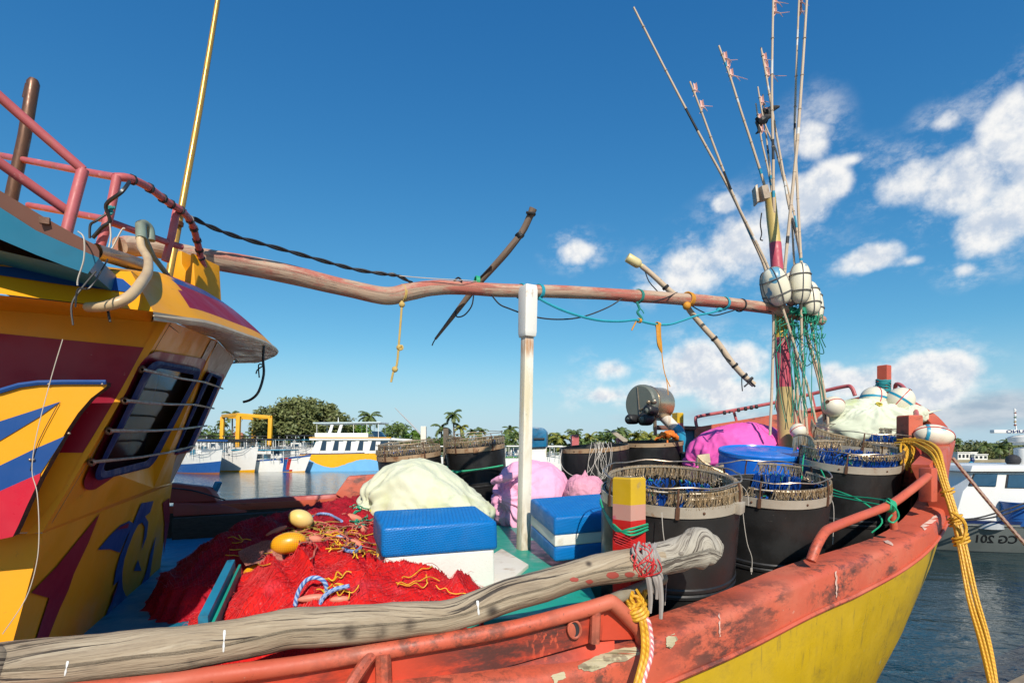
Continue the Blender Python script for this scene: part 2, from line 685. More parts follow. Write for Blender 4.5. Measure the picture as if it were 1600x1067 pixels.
def leaves(mb, c, r, n, size, rg, flat=.8):
    for _ in range(n):
        while True:
            d = V((rg.uniform(-1, 1), rg.uniform(-1, 1), rg.uniform(-1, 1)))
            if d.length < 1: break
        p = c + V((d.x * r, d.y * r, d.z * r * flat))
        a = V((rg.gauss(0, 1), rg.gauss(0, 1), rg.gauss(0, .6))).normalized()
        q = a.cross(V((rg.gauss(0, 1), rg.gauss(0, 1), rg.gauss(0, 1)))).normalized()
        s = size * rg.uniform(.6, 1.3)
        mb.add([p - a * s, p + q * s * .45, p + a * s, p - q * s * .45], [(0, 1, 2, 3)])


def crown(mb, c, rx, ry, rz, clumps, per, size, rg, lump=.26):
    for _ in range(clumps):
        u, v = rg.uniform(0, math.tau), rg.uniform(-.55, 1)
        s = math.sqrt(max(0, 1 - v * v)) * rg.uniform(.62, 1.0)
        p = c + V((rx * s * math.cos(u), ry * s * math.sin(u), rz * v * rg.uniform(.7, 1.0)))
        leaves(mb, p, lump * (rx + rz) / 2 * rg.uniform(.6, 1.25), per, size, rg, .75)


def broad_tree(name, base, h, rx, rz, ml, label, clumps=60, per=90, size=.3, seed=1, group=None):
    rg = random.Random(seed)
    t = empty(name, base, label, 'tree', group)
    mb = MB()
    top = base + V((0, 0, h - rz))
    mb.tube([base, base + V((.1, 0, (h - rz) * .5)), top + V((0, 0, rz * .5))], [rx * .09, rx * .07, rx * .03], 8, sub=3)
    for k in range(6):
        a = k * math.tau / 6 + rg.uniform(-.3, .3)
        mb.tube([base + V((0, 0, (h - rz) * .7)), top + V((rx * .35 * math.cos(a), rx * .35 * math.sin(a), 0)), top + V((rx * .75 * math.cos(a), rx * .75 * math.sin(a), rz * .4))], [rx * .045, rx * .03, rx * .012], 6, sub=3)
    mb.build('trunk', m_bark, t)
    mb = MB()
    crown(mb, top, rx, rx * .8, rz, clumps, per, size, rg)
    mb.build('crown', ml, t, smooth=False)
    return t


def palm(name, base, h, fr, ml, label, seed=1, lean=.1, group=None, n=17):
    rg = random.Random(seed)
    t = empty(name, base, label, 'palm tree', group)
    top = base + V((lean * h, 0, h))
    mb = MB()
    mb.tube([base, base + V((lean * h * .25, 0, h * .5)), top], [.20, .15, .12], 7, sub=4)
    mb.build('trunk', m_bark, t)
    mb = MB()
    for k in range(n):
        a = k * math.tau / n * 2.4 + rg.uniform(-.2, .2)
        up0 = rg.uniform(-.25, 1.35)
        L = fr * rg.uniform(.85, 1.1)
        hd = V((math.cos(a), math.sin(a), 0))
        side = V((-math.sin(a), math.cos(a), 0))
        pts = []
        p = top.copy(); ang = up0
        for i in range(9):
            pts.append(p.copy())
            p = p + (hd * math.cos(ang) + UP * math.sin(ang)) * L / 8
            ang -= .21
        mb.tube(pts, [.035, .012], 4)
        for i in range(1, 9):
            for f in (0, .5):
                q = pts[i - 1].lerp(pts[i], f)
                ll = L * .34 * (math.sin((i + f) / 9.6 * math.pi) ** .6)
                fw = (pts[i] - pts[i - 1]).normalized()
                for sgn in (-1, 1):
                    e = q + side * sgn * ll * .75 + fw * ll * .45 - UP * ll * rg.uniform(.25, .6)
                    w = fw * .13
                    mb.add([q - w, q + w, e], [(0, 1, 2)])
    for k in range(5):
        a = rg.uniform(0, math.tau)
        mb.ball(top + V((.22 * math.cos(a), .22 * math.sin(a), -.2)), .13, .13, .16, seg=6, rings=4)
    mb.build('crown', ml, t, smooth=False)
    return t


SH = EYE - .55      # shore level below the eye


def on_shore(x, d):
    p = P(x, 700, d); p.z = .5
    return p


def hgt(y, d):
    return (YH - y) / F * d + SH


broad_tree('banyan_tree', on_shore(472, 88), hgt(626, 88), 7.4, 3.9, m_leaf_dark, 'broad dark olive tree rising behind the moored boats beside the yellow gantry', 130, 130, .34, 3)
broad_tree('shade_tree', on_shore(421, 92), hgt(640, 92), 2.6, 2.6, m_leaf_dark, 'small dark round tree close to the right leg of the yellow gantry', 34, 90, .28, 4)
broad_tree('shade_tree', on_shore(545, 96), hgt(660, 96), 3.6, 2.2, m_leaf_bright, 'bright green tree spreading low behind the upper deck of the big ferry', 50, 90, .3, 5)
broad_tree('shade_tree', on_shore(645, 90), hgt(674, 90), 2.2, 1.7, m_leaf_bright, 'small round bright green tree seen over the leftmost black tub', 34, 90, .25, 6)
broad_tree('shade_tree', on_shore(520, 92), hgt(648, 92), 3.0, 2.4, m_leaf, 'green tree filling the right shoulder of the broad olive tree', 40, 90, .28, 8)
palm_rows = [  # sighted crown, distance, frond length, sunny?, label
    (711, 648, 96, 2.0, 0, 'tallest coconut palm standing clear above the two left black tubs'),
    (720, 668, 97, 1.7, 1, 'yellowish coconut palm at the foot of the tallest palm'),
    (580, 651, 100, 2.3, 0, 'coconut palm with ragged fronds rising behind the ferry roof'),
    (627, 669, 94, 1.8, 0, 'dark coconut palm just right of the ferry roof'),
    (690, 668, 99, 2.0, 0, 'coconut palm left of the tallest palm'),
    (736, 675, 104, 1.5, 0, 'distant small palm over the second black tub'),
    (752, 673, 106, 1.5, 0, 'distant thin palm right of the second black tub'),
    (797, 671, 101, 1.7, 0, 'palm just left of the white post'),
    (806, 680, 99, 1.6, 1, 'yellow green low palm touching the white post'),
    (862, 684, 97, 1.8, 0, 'low palm right of the hanging blue tank'),
    (876, 686, 90, 2.2, 1, 'yellow green palm with wide fronds left of the red block'),
    (898, 677, 98, 1.8, 0, 'palm rising behind the small red block'),
    (921, 682, 96, 1.7, 1, 'low sunny palm between the red block and the leaning board'),
    (940, 684, 98, 1.7, 0, 'low dark palm over the third black tub'),
    (953, 678, 97, 1.9, 0, 'palm left of the leaning grey board'),
    (974, 676, 95, 2.1, 0, 'wide palm directly left of the steel line hauler'),
    (997, 684, 92, 2.0, 1, 'yellow green palm below the steel line hauler'),
    (1018, 682, 94, 2.0, 1, 'yellow green palm framed under the hauler wheels'),
    (1040, 681, 97, 1.9, 0, 'palm behind the white and blue hauler pipe'),
    (363, 648, 100, 1.8, 0, 'dark palm between the left legs of the yellow gantry'),
    (345, 660, 104, 1.5, 0, 'small palm peeping left of the yellow gantry'),
    (418, 656, 99, 1.9, 0, 'dark palm against the left edge of the broad olive tree'),
    (530, 672, 93, 1.8, 0, 'palm with drooping fronds right of the broad olive tree')]
protos = {}
for i, (x, y, d, fr, yellowy, label) in enumerate(palm_rows):
    base = on_shore(x, d)
    h = hgt(y, d)
    key = (yellowy, i % 3)
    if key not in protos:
        o = palm('coconut_palm', V((0, 0, 0)), 10.0, 2.0, m_palm_y if yellowy else m_palm, label, seed=i + 2, lean=.03 * (i % 3 - 1), n=15 + i % 4)
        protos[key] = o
    else:
        o = copy_tree(protos[key])
    o.location = base - V((0, 0, 10 - h))           # the foot of the shorter ones stands on lower ground
    k = fr / 2.0 * 1.1
    o.scale = (k, k, k)
    o.location = base + V((0, 0, h - 10 * k))
    o.rotation_euler.z = i * 1.3
    tag(o, label, 'palm tree', 'coconut palms along the far quay')
rg = random.Random(12)
mb = MB()
for k in range(64):
    x = 300 + k * 12.6
    d = rg.uniform(86, 104)
    p = on_shore(x, d)
    r = rg.uniform(2.0, 3.4) * (1 if x < 640 else .8)
    crown(mb, p + V((0, 0, r * .95)), r * 1.4, r, r * 1.05, 13, 32, .40, rg, .36)
tag(mb.build('shrubbery', m_leaf, smooth=False), 'low green shrubbery along the quay behind the boats', 'shrubbery', kind='stuff')
mb = MB()
rg = random.Random(5)
for k in range(92):
    x = 1405 + (k % 46) * 9.5 + rg.uniform(-5, 5)
    d = rg.uniform(134, 158)
    p = P(x, 700, d); p.z = .6
    r = rg.uniform(1.6, 2.6)
    hh = rg.uniform(.8, 2.6) * (1.0 if x > 1500 else .8)
    crown(mb, p + V((0, 0, hh)), r * 1.3, r, r * 1.05, 10, 26, .42, rg, .38)
tag(mb.build('far_wood', m_leaf_dark, smooth=False), 'dark green wood on the far shore right of the bow', 'wood', kind='stuff')
for i, (x, y, d, fr) in enumerate(((1497, 690, 132, 1.9), (1540, 697, 130, 2.1), (1562, 700, 128, 2.2), (1578, 690, 133, 2.1))):
    o = copy_tree(protos[(0, i % 3)] if (0, i % 3) in protos else list(protos.values())[0])
    h = (YH - y) / F * d + EYE - .5
    o.location = P(x, 700, d); o.location.z = .5 + h - 10 * fr / 2
    o.scale = (fr / 2, fr / 2, fr / 2)
    o.rotation_euler.z = i * 2.1
    tag(o, ['palm at the near end of the far wood beside the red bow', 'palm right of the white house on the far shore', 'palm standing between the white house and the radar mast', 'palm half behind the white radar mast'][i], 'palm tree', 'palms on the far right shore')
m_wall = mat('whitewash', (.78, .76, .72), .8, col2=(.6, .58, .52), nscale=1)
m_dark = mat('dark_opening', (.02, .025, .03), .3)
m_tile = mat('roof_tile', (.36, .14, .08), .8, col2=(.24, .1, .06), nscale=2)


def house(name, base, w, dp, h, roof, label, wins=4):
    t = empty(name, base, label, 'house')
    mb = MB(); mb.box(base + V((0, 0, h / 2)), V((w / 2, 0, 0)), V((0, dp / 2, 0)), V((0, 0, h / 2))); mb.build('wall', m_wall, t)
    mb = MB()
    if roof == 'hip':
        e = [base + V((sx * w * .58, sy * dp * .6, h + .004)) for sx, sy in ((-1, -1), (1, -1), (1, 1), (-1, 1))]
        r0, r1 = base + V((-w * .2, 0, h * 1.55)), base + V((w * .2, 0, h * 1.55))
        mb.add(e + [r0, r1], [(0, 1, 5, 4), (1, 2, 5), (2, 3, 4, 5), (3, 0, 4), (3, 2, 1, 0)])
        mb.build('roof', m_tile, t, smooth=False)
    else:
        mb.box(base + V((0, 0, h + .1)), V((w * .53, 0, 0)), V((0, dp * .55, 0)), V((0, 0, .1))); mb.build('roof', m_wall, t)
    for k in range(wins):
        mb = MB(); mb.box(base + V((-w / 2 + w * (k + .5) / wins, -dp / 2 - .01, h * .52)), V((w / wins * .28, 0, 0)), V((0, .04, 0)), V((0, 0, h * .24)))
        mb.build('window', m_dark, t, smooth=False)
    return t


p = P(1503, 700, 126); p.z = .5
house('shore_house', p, 4.4, 3, 1.55, 'flat', 'long white house at the foot of the far wood', 5)
p = P(1524, 700, 125); p.z = .5
house('shore_house', p, 3.0, 3, 1.1, 'flat', 'lower white house right of the long white one on the far shore', 3)
p = on_shore(372, 97)
house('quay_house', p, 3.6, 3, 3.4, 'hip', 'house with a red tiled roof seen between the gantry legs', 3)
p = on_shore(536, 118)
house('tower_block', p, 4.2, 3, hgt(660, 118), 'flat', 'pale building peeping over the trees right of the broad olive tree', 3)
# ================================================================ boats, gantry and other things across the basin
m_bwhite = mat('boat_white', (.82, .81, .78), .45, col2=(.74, .72, .67), nscale=.8, layers=[dirt((.35, .25, .15), 1.2, .6, .8, .35, st=(1, 1, .25))])
m_bblue = mat('boat_blue', (.015, .085, .30), .4, col2=(.02, .10, .33), nscale=.8)
m_bnavy = mat('boat_navy', (.012, .03, .12), .4)
m_bsky = mat('boat_sky_blue', (.16, .42, .72), .4, col2=(.18, .48, .78), nscale=.6)
m_byel = mat('boat_yellow', (.86, .43, .008), .4, col2=(.8, .38, .01), nscale=.6)
m_bred = mat('boat_red', (.55, .03, .03), .45)
m_brust = mat('boat_rust', (.33, .11, .05), .6)
m_bteal = mat('boat_teal', (.01, .22, .36), .45)
m_bgreen = mat('boat_green', (.10, .35, .05), .45)
m_bgrey = mat('boat_grey', (.40, .42, .43), .5)
m_bglass = mat('boat_glass', (.02, .05, .09), .08, rvar=0)
m_tarp = mat('dark_awning', (.03, .03, .035), .8)
m_steel = mat('galvanised', (.55, .55, .53), .4, .3)


def hull_mesh(L, B, H, sheer, rake, paint, ns=24, nl=10, full=2.4, flare=.30, stern=.85, zlow=-.4, stern_rake=0.0):
    """Local hull, bow along +X; paint(t, z01, x, z) picks the material."""
    mb = MB()
    for side in (-1, 1):
        rows = []
        for k in range(nl + 1):
            kf = k / nl
            row = []
            for i in range(ns + 1):
                t = i / ns
                top = H + sheer * t ** 2.2
                z = zlow + (top - zlow) * kf
                w = B / 2 * (1 - t ** full) * (stern + (1 - stern) * min(1, t * 3))
                w *= (1 - flare * (1 - kf) ** 1.4 * (.35 + .65 * t))
                x = -L / 2 + L * t + rake * (kf - 1) * t ** 2 - stern_rake * (1 - kf) * (1 - t) ** 2 * -1
                row.append(V((x, side * w, z)))
            rows.append(row)
        if side > 0: rows = [r[::-1] for r in rows]

        def pm(i, j, side=side):
            t = (j + .5) / ns if side < 0 else 1 - (j + .5) / ns
            return paint(t, (i + .5) / nl)
        mb.loft(rows, mats=pm)
    # transom and deck
    def edge(k, i, side):
        kf, t = k / nl, i / ns
        top = H + sheer * t ** 2.2
        z = zlow + (top - zlow) * kf
        w = B / 2 * (1 - t ** full) * (stern + (1 - stern) * min(1, t * 3)) * (1 - flare * (1 - kf) ** 1.4 * (.35 + .65 * t))
        x = -L / 2 + L * t + rake * (kf - 1) * t ** 2 - stern_rake * (1 - kf) * (1 - t) ** 2 * -1
        return V((x, side * w, z))
    for k in range(nl):
        mb.quad(edge(k, 0, 1), edge(k + 1, 0, 1), edge(k + 1, 0, -1), edge(k, 0, -1), paint(0, (k + .5) / nl))
    dk = MB()
    for i in range(ns):
        q = [edge(nl, i, -1), edge(nl, i + 1, -1), edge(nl, i + 1, 1), edge(nl, i, 1)]
        for p in q: p.z -= .12
        dk.quad(*q)
    return mb, dk


def shift(mb, pos, rz):
    c, s = math.cos(rz), math.sin(rz)
    mb.v = [V((pos.x + p.x * c - p.y * s, pos.y + p.x * s + p.y * c, pos.z + p.z)) for p in mb.v]
    return mb


def water_at(x, d):
    p = P(x, 700, d); p.z = 0
    return p


def tour_boat(label, pos, rz, L=10, B=3.2, H=1.7, sheer=.9, bands=None, canopy=m_bblue, cabin=True, posts=6, ch=1.7, dark_awning=False, decks=1, group='tour boats moored along the far quay'):
    t = empty('tour_boat', pos, label, 'boat', group)
    pm = bands or (lambda t, k: 0)
    hm, dk = hull_mesh(L, B, H, sheer, 1.0, pm)
    shift(hm, pos, rz).build('hull', [m_bwhite, m_bblue, m_bnavy, m_brust, m_bred, m_byel, m_bteal, m_bgreen], t, weld=True)
    shift(dk, pos, rz).build('deck', m_bgrey, t)
    z0 = H
    x0, x1 = -L * .44, L * .22
    mb = MB()
    mb.box(V(((x0 + x1) / 2, 0, z0 + ch)), V(((x1 - x0) / 2 + .3, 0, 0)), V((0, B * .46, 0)), V((0, 0, .07)))
    shift(mb, pos, rz).build('canopy', m_tarp if dark_awning else canopy, t, bevel=.05)
    for k in range(posts):
        x = x0 + (x1 - x0) * k / (posts - 1)
        for sg in (-1, 1):
            mb = MB(); mb.tube([V((x, sg * B * .42, z0 - .2)), V((x, sg * B * .42, z0 + ch - .07))], .035, 5)
            shift(mb, pos, rz).build('canopy_post', m_bwhite, t)
    mb = MB()
    for sg in (-1, 1):
        for zz in (.3, .55):
            mb.tube([V((x0, sg * B * .47, z0 + zz)), V((L * .25, sg * B * .42, z0 + zz + sheer * .15)), V((L * .43, sg * B * .12, z0 + zz + sheer * .6))], .025, 5, sub=3)
        for k in range(9):
            x = x0 + (L * .36 - x0) * k / 8
            w = .47 if x < 0 else .47 - .25 * (x / (L * .36)) ** 2
            mb.tube([V((x, sg * B * w, z0 - .1)), V((x, sg * B * w, z0 + .55))], .022, 4)
    shift(mb, pos, rz).build('railing', m_steel, t)
    if cabin:
        mb = MB(); c = V((L * .1, 0, z0 + .6)); mb.box(c, V((L * .07, 0, 0)), V((0, B * .3, 0)), V((0, 0, .75)))
        shift(mb, pos, rz).build('wheelhouse', m_bwhite, t, bevel=.05)
        for sg in (-1, 1):
            mb = MB(); mb.box(c + V((0, sg * B * .301, .25)), V((L * .045, 0, 0)), V((0, .02, 0)), V((0, 0, .28)))
            shift(mb, pos, rz).build('window', m_bglass, t)
    for k in range(4):
        mb = MB(); x = x0 + .8 + k * (x1 - x0 - 1.6) / 3
        mb.box(V((x, 0, z0 + .25)), V((.2, 0, 0)), V((0, B * .36, 0)), V((0, 0, .05)))
        mb.box(V((x - .2, 0, z0 + .5)), V((.04, 0, 0)), V((0, B * .36, 0)), V((0, 0, .28)))
        shift(mb, pos, rz).build('bench', m_bwhite if k % 2 else m_bteal, t)
    return t


def bands_blue(t, k):
    return 3 if k < .2 else (1 if k < .48 else (1 if .53 < k < .58 else (2 if .86 < k < .93 else 0)))


def bands_plain(t, k):
    return 5 if k < .17 else 0


def bands_stripe(t, k):
    x = t + (k - .5) * .07
    return 5 if k < .2 else (1 if .70 < x < .755 else (4 if .755 < x < .80 else (1 if k > .93 else 0)))


tour_boat('white boat with a broad blue bottom and blue awning, nearest the wheelhouse window', water_at(318, 60), -.72, 10.5, 3.4, 1.85, .75, bands_blue, m_bblue, False)
tour_boat('plain white hulled boat with raked bow between the blue bottomed and the striped boat', water_at(362, 66), -.62, 12, 3.6, 1.9, 1.1, bands_plain, m_bwhite, False, dark_awning=True)
tour_boat('white boat with a slanting blue and red stripe near its bow and a blue awning', water_at(427, 65), -.16, 9.8, 3.2, 1.3, .75, bands_stripe, m_bteal, True, ch=1.25)
for i, (x, d, rz, L, cn, aw, label, bn) in enumerate((
        (330, 74, -.3, 11, m_bnavy, True, 'moored boat with a dark awning and rails behind the blue bottomed boat', bands_plain),
        (392, 76, .2, 12, m_bwhite, True, 'moored boat with white rails and a long dark awning below the gantry', bands_blue),
        (455, 77, -.1, 11, m_bteal, False, 'moored boat with a turquoise roof in front of the broad olive tree', bands_plain),
        (440, 72, .12, 9, m_bwhite, True, 'moored boat with a black awning behind the striped boat', bands_blue),
        (309, 82, -.15, 11, m_bteal, True, 'far moored boat with a dark awning and turquoise rails left of the gantry', bands_plain),
        (412, 84, .1, 12, m_bwhite, True, 'far moored boat with a long black awning right below the gantry beam', bands_plain),
        (500, 80, -.1, 10, m_bteal, True, 'far moored boat with an awning just left of the ferry', bands_blue),
        (690, 66, .2, 8, m_bwhite, False, 'white boat glimpsed between the two left black tubs', bands_blue),
        (797, 70, -.2, 8, m_bgreen, False, 'white and green boat just left of the white post', lambda t, k: 7 if k > .7 else 0),
        (846, 64, .1, 9, m_bwhite, False, 'white roofed boat seen under the blue hanging tank', bands_plain),
        (885, 72, -.1, 9, m_bwhite, False, 'white boat with a teal hull left of the third black tub', lambda t, k: 6 if k < .6 else 0),
        (770, 74, .1, 8, m_bred, False, 'boat with a red roof right of the second black tub', bands_plain))):
    tour_boat(label, water_at(x, d), rz, L, 3.0, 2.3 if i < 4 else 3.0 if i < 7 else 1.6, .7, bn, cn, i % 2 == 0, dark_awning=aw, ch=1.7 if i < 7 else 1.4)

# ---- the big ferry
fp = water_at(574, 68)
fe = empty('ferry', fp, 'double deck white ferry with a yellow over light blue wave painted on its hull', 'ferry')
LF = 15.0


def ferry_paint(t, k):
    wv = .56 + .13 * math.sin(t * 12.5 + 1.3) - .10 * math.exp(-((t - .28) / .12) ** 2) + .10 * math.exp(-((t - .05) / .06) ** 2)
    if k < .16: return 2
    if k > .955: return 3
    return 0 if k > wv else 1


hm, dk = hull_mesh(LF, 4.6, 2.15, .55, 1.2, ferry_paint, ns=90, nl=40, full=4, flare=.12, stern=1, stern_rake=-.9)
shift(hm, fp, .03).build('hull', [m_byel, m_bsky, m_brust, m_bnavy, m_bwhite], fe, weld=True)
shift(dk, fp, .03).build('deck', m_bwhite, fe)


def fpart(name, m, fn, bevel=.0, parent=None):
    mb = MB(); fn(mb); return shift(mb, fp, .03).build(name, m, parent or fe, bevel=bevel)


z1, z2, z3 = 2.15, 3.75, 5.75
fpart('saloon', m_bwhite, lambda mb: mb.prism([V((-6.3, -2.1, z1)), V((4.6, -2.1, z1)), V((3.0, -2.1, z2)), V((-5.6, -2.1, z2))], V((0, 4.2, 0))), .03)
for k in range(6):
    x0 = -5.5 + k * 1.48
    fpart('window', m_bglass, lambda mb: mb.prism([V((x0, -2.12, z1 + .35)), V((x0 + 1.0, -2.12, z1 + .35)), V((x0 + 1.12, -2.12, z2 - .12)), V((x0 + .18, -2.12, z2 - .12))], V((0, .05, 0))))
fpart('window', m_bglass, lambda mb: mb.prism([V((3.35, -2.12, z1 + .4)), V((4.2, -2.12, z1 + .4)), V((3.15, -2.12, z2 - .15)), V((3.1, -2.12, z2 - .15))], V((0, .05, 0))))
for k in range(5):
    x0 = -5.0 + k * 1.48
    fpart('pillar', m_bwhite, lambda mb: mb.prism([V((x0 - .75, -2.2, z1)), V((x0 - .25, -2.2, z1)), V((x0 + .15, -2.2, z2)), V((x0 - .3, -2.2, z2))], V((0, .07, 0))))
fpart('upper_deck', m_bwhite, lambda mb: mb.prism([V((-6.7, 0, z2)), V((-6.4, -2.35, z2)), V((3.2, -2.35, z2)), V((5.6, 0, z2 - .1)), V((3.2, 2.35, z2)), V((-6.4, 2.35, z2))], V((0, 0, .28))), .06)
fpart('trim_line', m_byel, lambda mb: mb.box(V((-1.5, -2.37, z2 + .3)), V((4.9, 0, 0)), V((0, .03, 0)), V((0, 0, .05))))
for sy in (-1, 1):
    fpart('bulwark', m_bwhite, lambda mb: mb.box(V((-2.6, sy * 2.15, z2 + .55)), V((3.2, 0, 0)), V((0, .05, 0)), V((0, 0, .32))), .03)
fpart('sun_roof', mat('ferry_roof', (.62, .74, .78), .5), lambda mb: mb.prism([V((-6.0, -2.2, z3)), V((2.1, -2.2, z3 + .1)), V((2.7, 0, z3 + .1)), V((2.1, 2.2, z3 + .1)), V((-6.0, 2.2, z3))], V((0, 0, .14))), .03)
for sx in (-3.9, -2.8):
    fpart('roof_support', m_bwhite, lambda mb: mb.prism([V((sx - .6, -2.0, z2 + .2)), V((sx - .2, -2.0, z2 + .2)), V((sx + .35, -2.0, z3)), V((sx, -2.0, z3))], V((0, .2, 0))))
for sx in (-5.6, -1.2, .4, 1.8):
    for sy in (-2.0, 2.0):
        fpart('roof_post', m_bwhite, lambda mb: mb.tube([V((sx, sy, z2 + .2)), V((sx, sy, z3 + .05))], .035, 5))
fpart('windscreen', m_bglass, lambda mb: mb.loft([[V((1.4 + 1.1 * math.cos(a), 2.0 * math.sin(a), z2 + .25)) for a in [k * math.pi / 8 - math.pi / 2 for k in range(9)]], [V((.9 + .9 * math.cos(a), 1.9 * math.sin(a), z2 + 1.1)) for a in [k * math.pi / 8 - math.pi / 2 for k in range(9)]]]))
fpart('mast', m_bwhite, lambda mb: mb.tube([V((-3.6, 0, z3)), V((-3.6, 0, z3 + .9))], [.09, .03], 6))
mb = MB(); mb.tube([P(617, 637, 70), P(640, 660, 70), P(662, 683, 70)], [.05, .12, .12], 6)
tag(mb.build('derrick_pole', m_bgrey), 'thin grey pole slanting up against the sky between ferry and tallest palm', 'pole')

# ---- yellow travelling gantry
gb = on_shore(385, 81)
ga = empty('gantry_crane', gb, 'yellow four legged boat lifting gantry behind the moored boats', 'gantry crane')
m_gy = mat('gantry_yellow', (.80, .40, .012), .5, col2=(.7, .33, .01), nscale=.7, layers=[dirt((.30, .12, .04), 1.5, .6, .75, .6)])
tops = {}
for k, (x, y, d) in enumerate(((348, 651, 86), (373, 649, 80), (398, 655, 86), (423, 653, 80))):
    top = P(x, y, d); ft = V((top.x - .25, top.y, .5))
    tops[k] = top
    mb = MB(); mb.bar(ft, top, .55, .5, up=V((0, 1, 0))); mb.build('leg', m_gy, ga, bevel=.03)
for a, c in ((0, 1), (1, 3), (0, 2), (2, 3)):
    mb = MB(); mb.bar(tops[a] + V((0, 0, .1 + .006 * a)), tops[c] + V((0, 0, .1 + .006 * c)), .42, .5); mb.build('beam', m_gy, ga, bevel=.03)

# ---- patrol boat to the right
D0 = 12.5
pp = V((16.3, D0 + 1.9, 0))
pb = empty('patrol_boat', pp, 'white patrol boat with a dark hull line and radar, right of the red bow', 'patrol boat')
hm, dk = hull_mesh(18, 4.2, .72, .10, 1.4, lambda t, k: 1 if k > .93 else (2 if k < .28 else 0), ns=60, nl=14, full=7, flare=.22, stern=.95, zlow=-.3)
m_pw = mat('patrol_white', (.72, .72, .70), .35, col2=(.66, .65, .62), nscale=.6, layers=[dirt((.3, .25, .2), 1.4, .6, .8, .35, st=(1, 1, .3))])
m_ph = mat('patrol_hull_shaded', (.15, .165, .16), .45, col2=(.105, .12, .115), nscale=.8, layers=[dirt((.10, .11, .10), 1.0, .45, .7, .6, st=(1, 1, .4))])  # white hull lying in shade: the shade and its dapple are put into this grey
shift(hm, pp, math.pi).build('hull', [m_ph, m_bnavy, m_tarp], pb, weld=True)
shift(dk, pp, math.pi).build('deck', m_pw, pb)
DW = D0 + .55


def pq(x, y, d=DW): return P(x, y, d)


mb = MB()
mb.prism([pq(1490, 818), pq(1505, 767), pq(1513, 758), pq(1521, 738), pq(1760, 738), pq(1760, 818)], V((0, 2.4, 0)))
cw = mb.build('cabin_wall', m_pw, pb, bevel=.03)
mb = MB(); mb.prism([pq(1516, 737, DW - .12), pq(1520, 727, DW - .12), pq(1765, 726, DW - .12), pq(1765, 737, DW - .12)], V((0, 2.7, 0)))
mb.build('cabin_roof', m_pw, pb, bevel=.03)
for c in (((1522, 740), (1559, 740), (1556, 760), (1514, 759)), ((1574, 741), (1640, 741), (1640, 763), (1571, 762)), ((1652, 741), (1720, 741), (1720, 763), (1652, 762))):
    mb = MB(); q = [pq(*a, DW - .02) for a in c]; o = rrect(q, .02); i = rrect([p.lerp(sum(q, V()) / 4, .06) for p in q], .03)
    mb.prism(o, V((0, .05, 0)));
    w = mb.build('window', m_tarp, pb)
    mb = MB(); mb.prism([p + V((0, -.012, 0)) for p in i], V((0, .03, 0))); mb.build('pane', mat('patrol_glass', (.03, .09, .16), .06, rvar=0), w)
mb = MB(); a = pq(1604, 727, DW + 1.0); mb.tube([a, a + V((-.08, 0, .46))], [.26, .2], 12); mb.build('radar_mast', m_pw, pb)
rc = pq(1600, 689, DW + 1.0)
mb = MB(); mb.lathe([(0, -.1), (.22, -.1), (.22, -.04), (.31, -.02), (.33, .10), (.25, .13), (.1, .16), (0, .16)], rc, seg=20); mb.build('radar_housing', m_pw, pb)
mb = MB(); mb.box(pq(1602, 674, DW + .95), V((.86, 0, 0)), V((0, .07, 0)), V((0, 0, .045))); rb = mb.build('radar_scanner', m_pw, pb, bevel=.02)


def mirrored_text(name, body, size, pos, shear, m, parent, xs=1.0):
    """Lettering, flipped left to right as the photo shows it, laid on a face that looks toward the quay."""
    cu = bpy.data.curves.new(name, 'FONT'); cu.body = body; cu.size = size; cu.shear = shear; cu.align_x = 'CENTER'; cu.align_y = 'CENTER'
    cu.offset = size * .018
    cu.extrude = .004
    ob = bpy.data.objects.new(name, cu); COL.objects.link(ob)
    bpy.context.view_layer.update()
    me = bpy.data.meshes.new_from_object(ob.evaluated_get(bpy.context.evaluated_depsgraph_get()))
    bpy.data.objects.remove(ob)
    mb = MB(); mb.add([pos + V((-v.co.x * xs, -v.co.z, v.co.y)) for v in me.vertices], [tuple(p.vertices)[::-1] for p in me.polygons])
    return mb.build(name, m, parent, smooth=False)


m_ink = mat('black_lettering', (.012, .012, .014), .5)
mirrored_text('lettering', 'FURUNO', .105, pq(1597, 674.2, DW + .875), 0, m_bnavy, rb, 1.9)
tx = pq(1575, 842, 12.5)
tx.y = D0 - .0
letter = mirrored_text('hull_number', 'CG 201', .27, V((0, 0, 0)), .25, m_ink, None, 1.0)
letter.parent = pb
hull_o = [c for c in pb.children if c.name.split('.')[0] == 'hull'][0]
from mathutils.bvhtree import BVHTree
hb = BVHTree.FromPolygons([WO[hull_o] + q.co for q in hull_o.data.vertices], [tuple(p.vertices) for p in hull_o.data.polygons])
o_ = V((tx.x, D0, tx.z - .15))
for q in letter.data.vertices:              # each letter hugs the leaning side of the hull, 6 mm proud
    w = V((tx.x + q.co.x, D0 - 1, tx.z - .15 + q.co.z))
    h = hb.ray_cast(w, V((0, 1, 0)))
    q.co = V((w.x, (h[0].y if h[0] else D0) - .004 - (.004 if q.co.y < 0 else 0), w.z)) - o_
letter.location = o_ - WO[pb]
WO[letter] = o_
mb = MB()
ax0 = pq(1588, 672, DW + 1); pts = [ax0, pq(1586, 660, DW + 1), pq(1585, 638, DW + 1)]
mb.tube(pts, .018, 5)
for i, (yy, c) in enumerate(((664, 1), (659, 2), (656, 0), (652, 3), (648, 0), (645, 1), (641, 0))):
    mb.ball(pq(1586, yy, DW + 1), .030, .030, .026, seg=8, rings=5, m=c)
mb.build('aerial', [m_bwhite, mat('dull_red', (.25, .06, .04), .6), mat('dull_tan', (.42, .28, .12), .6), mat('dull_green', (.05, .12, .05), .6)], pb)
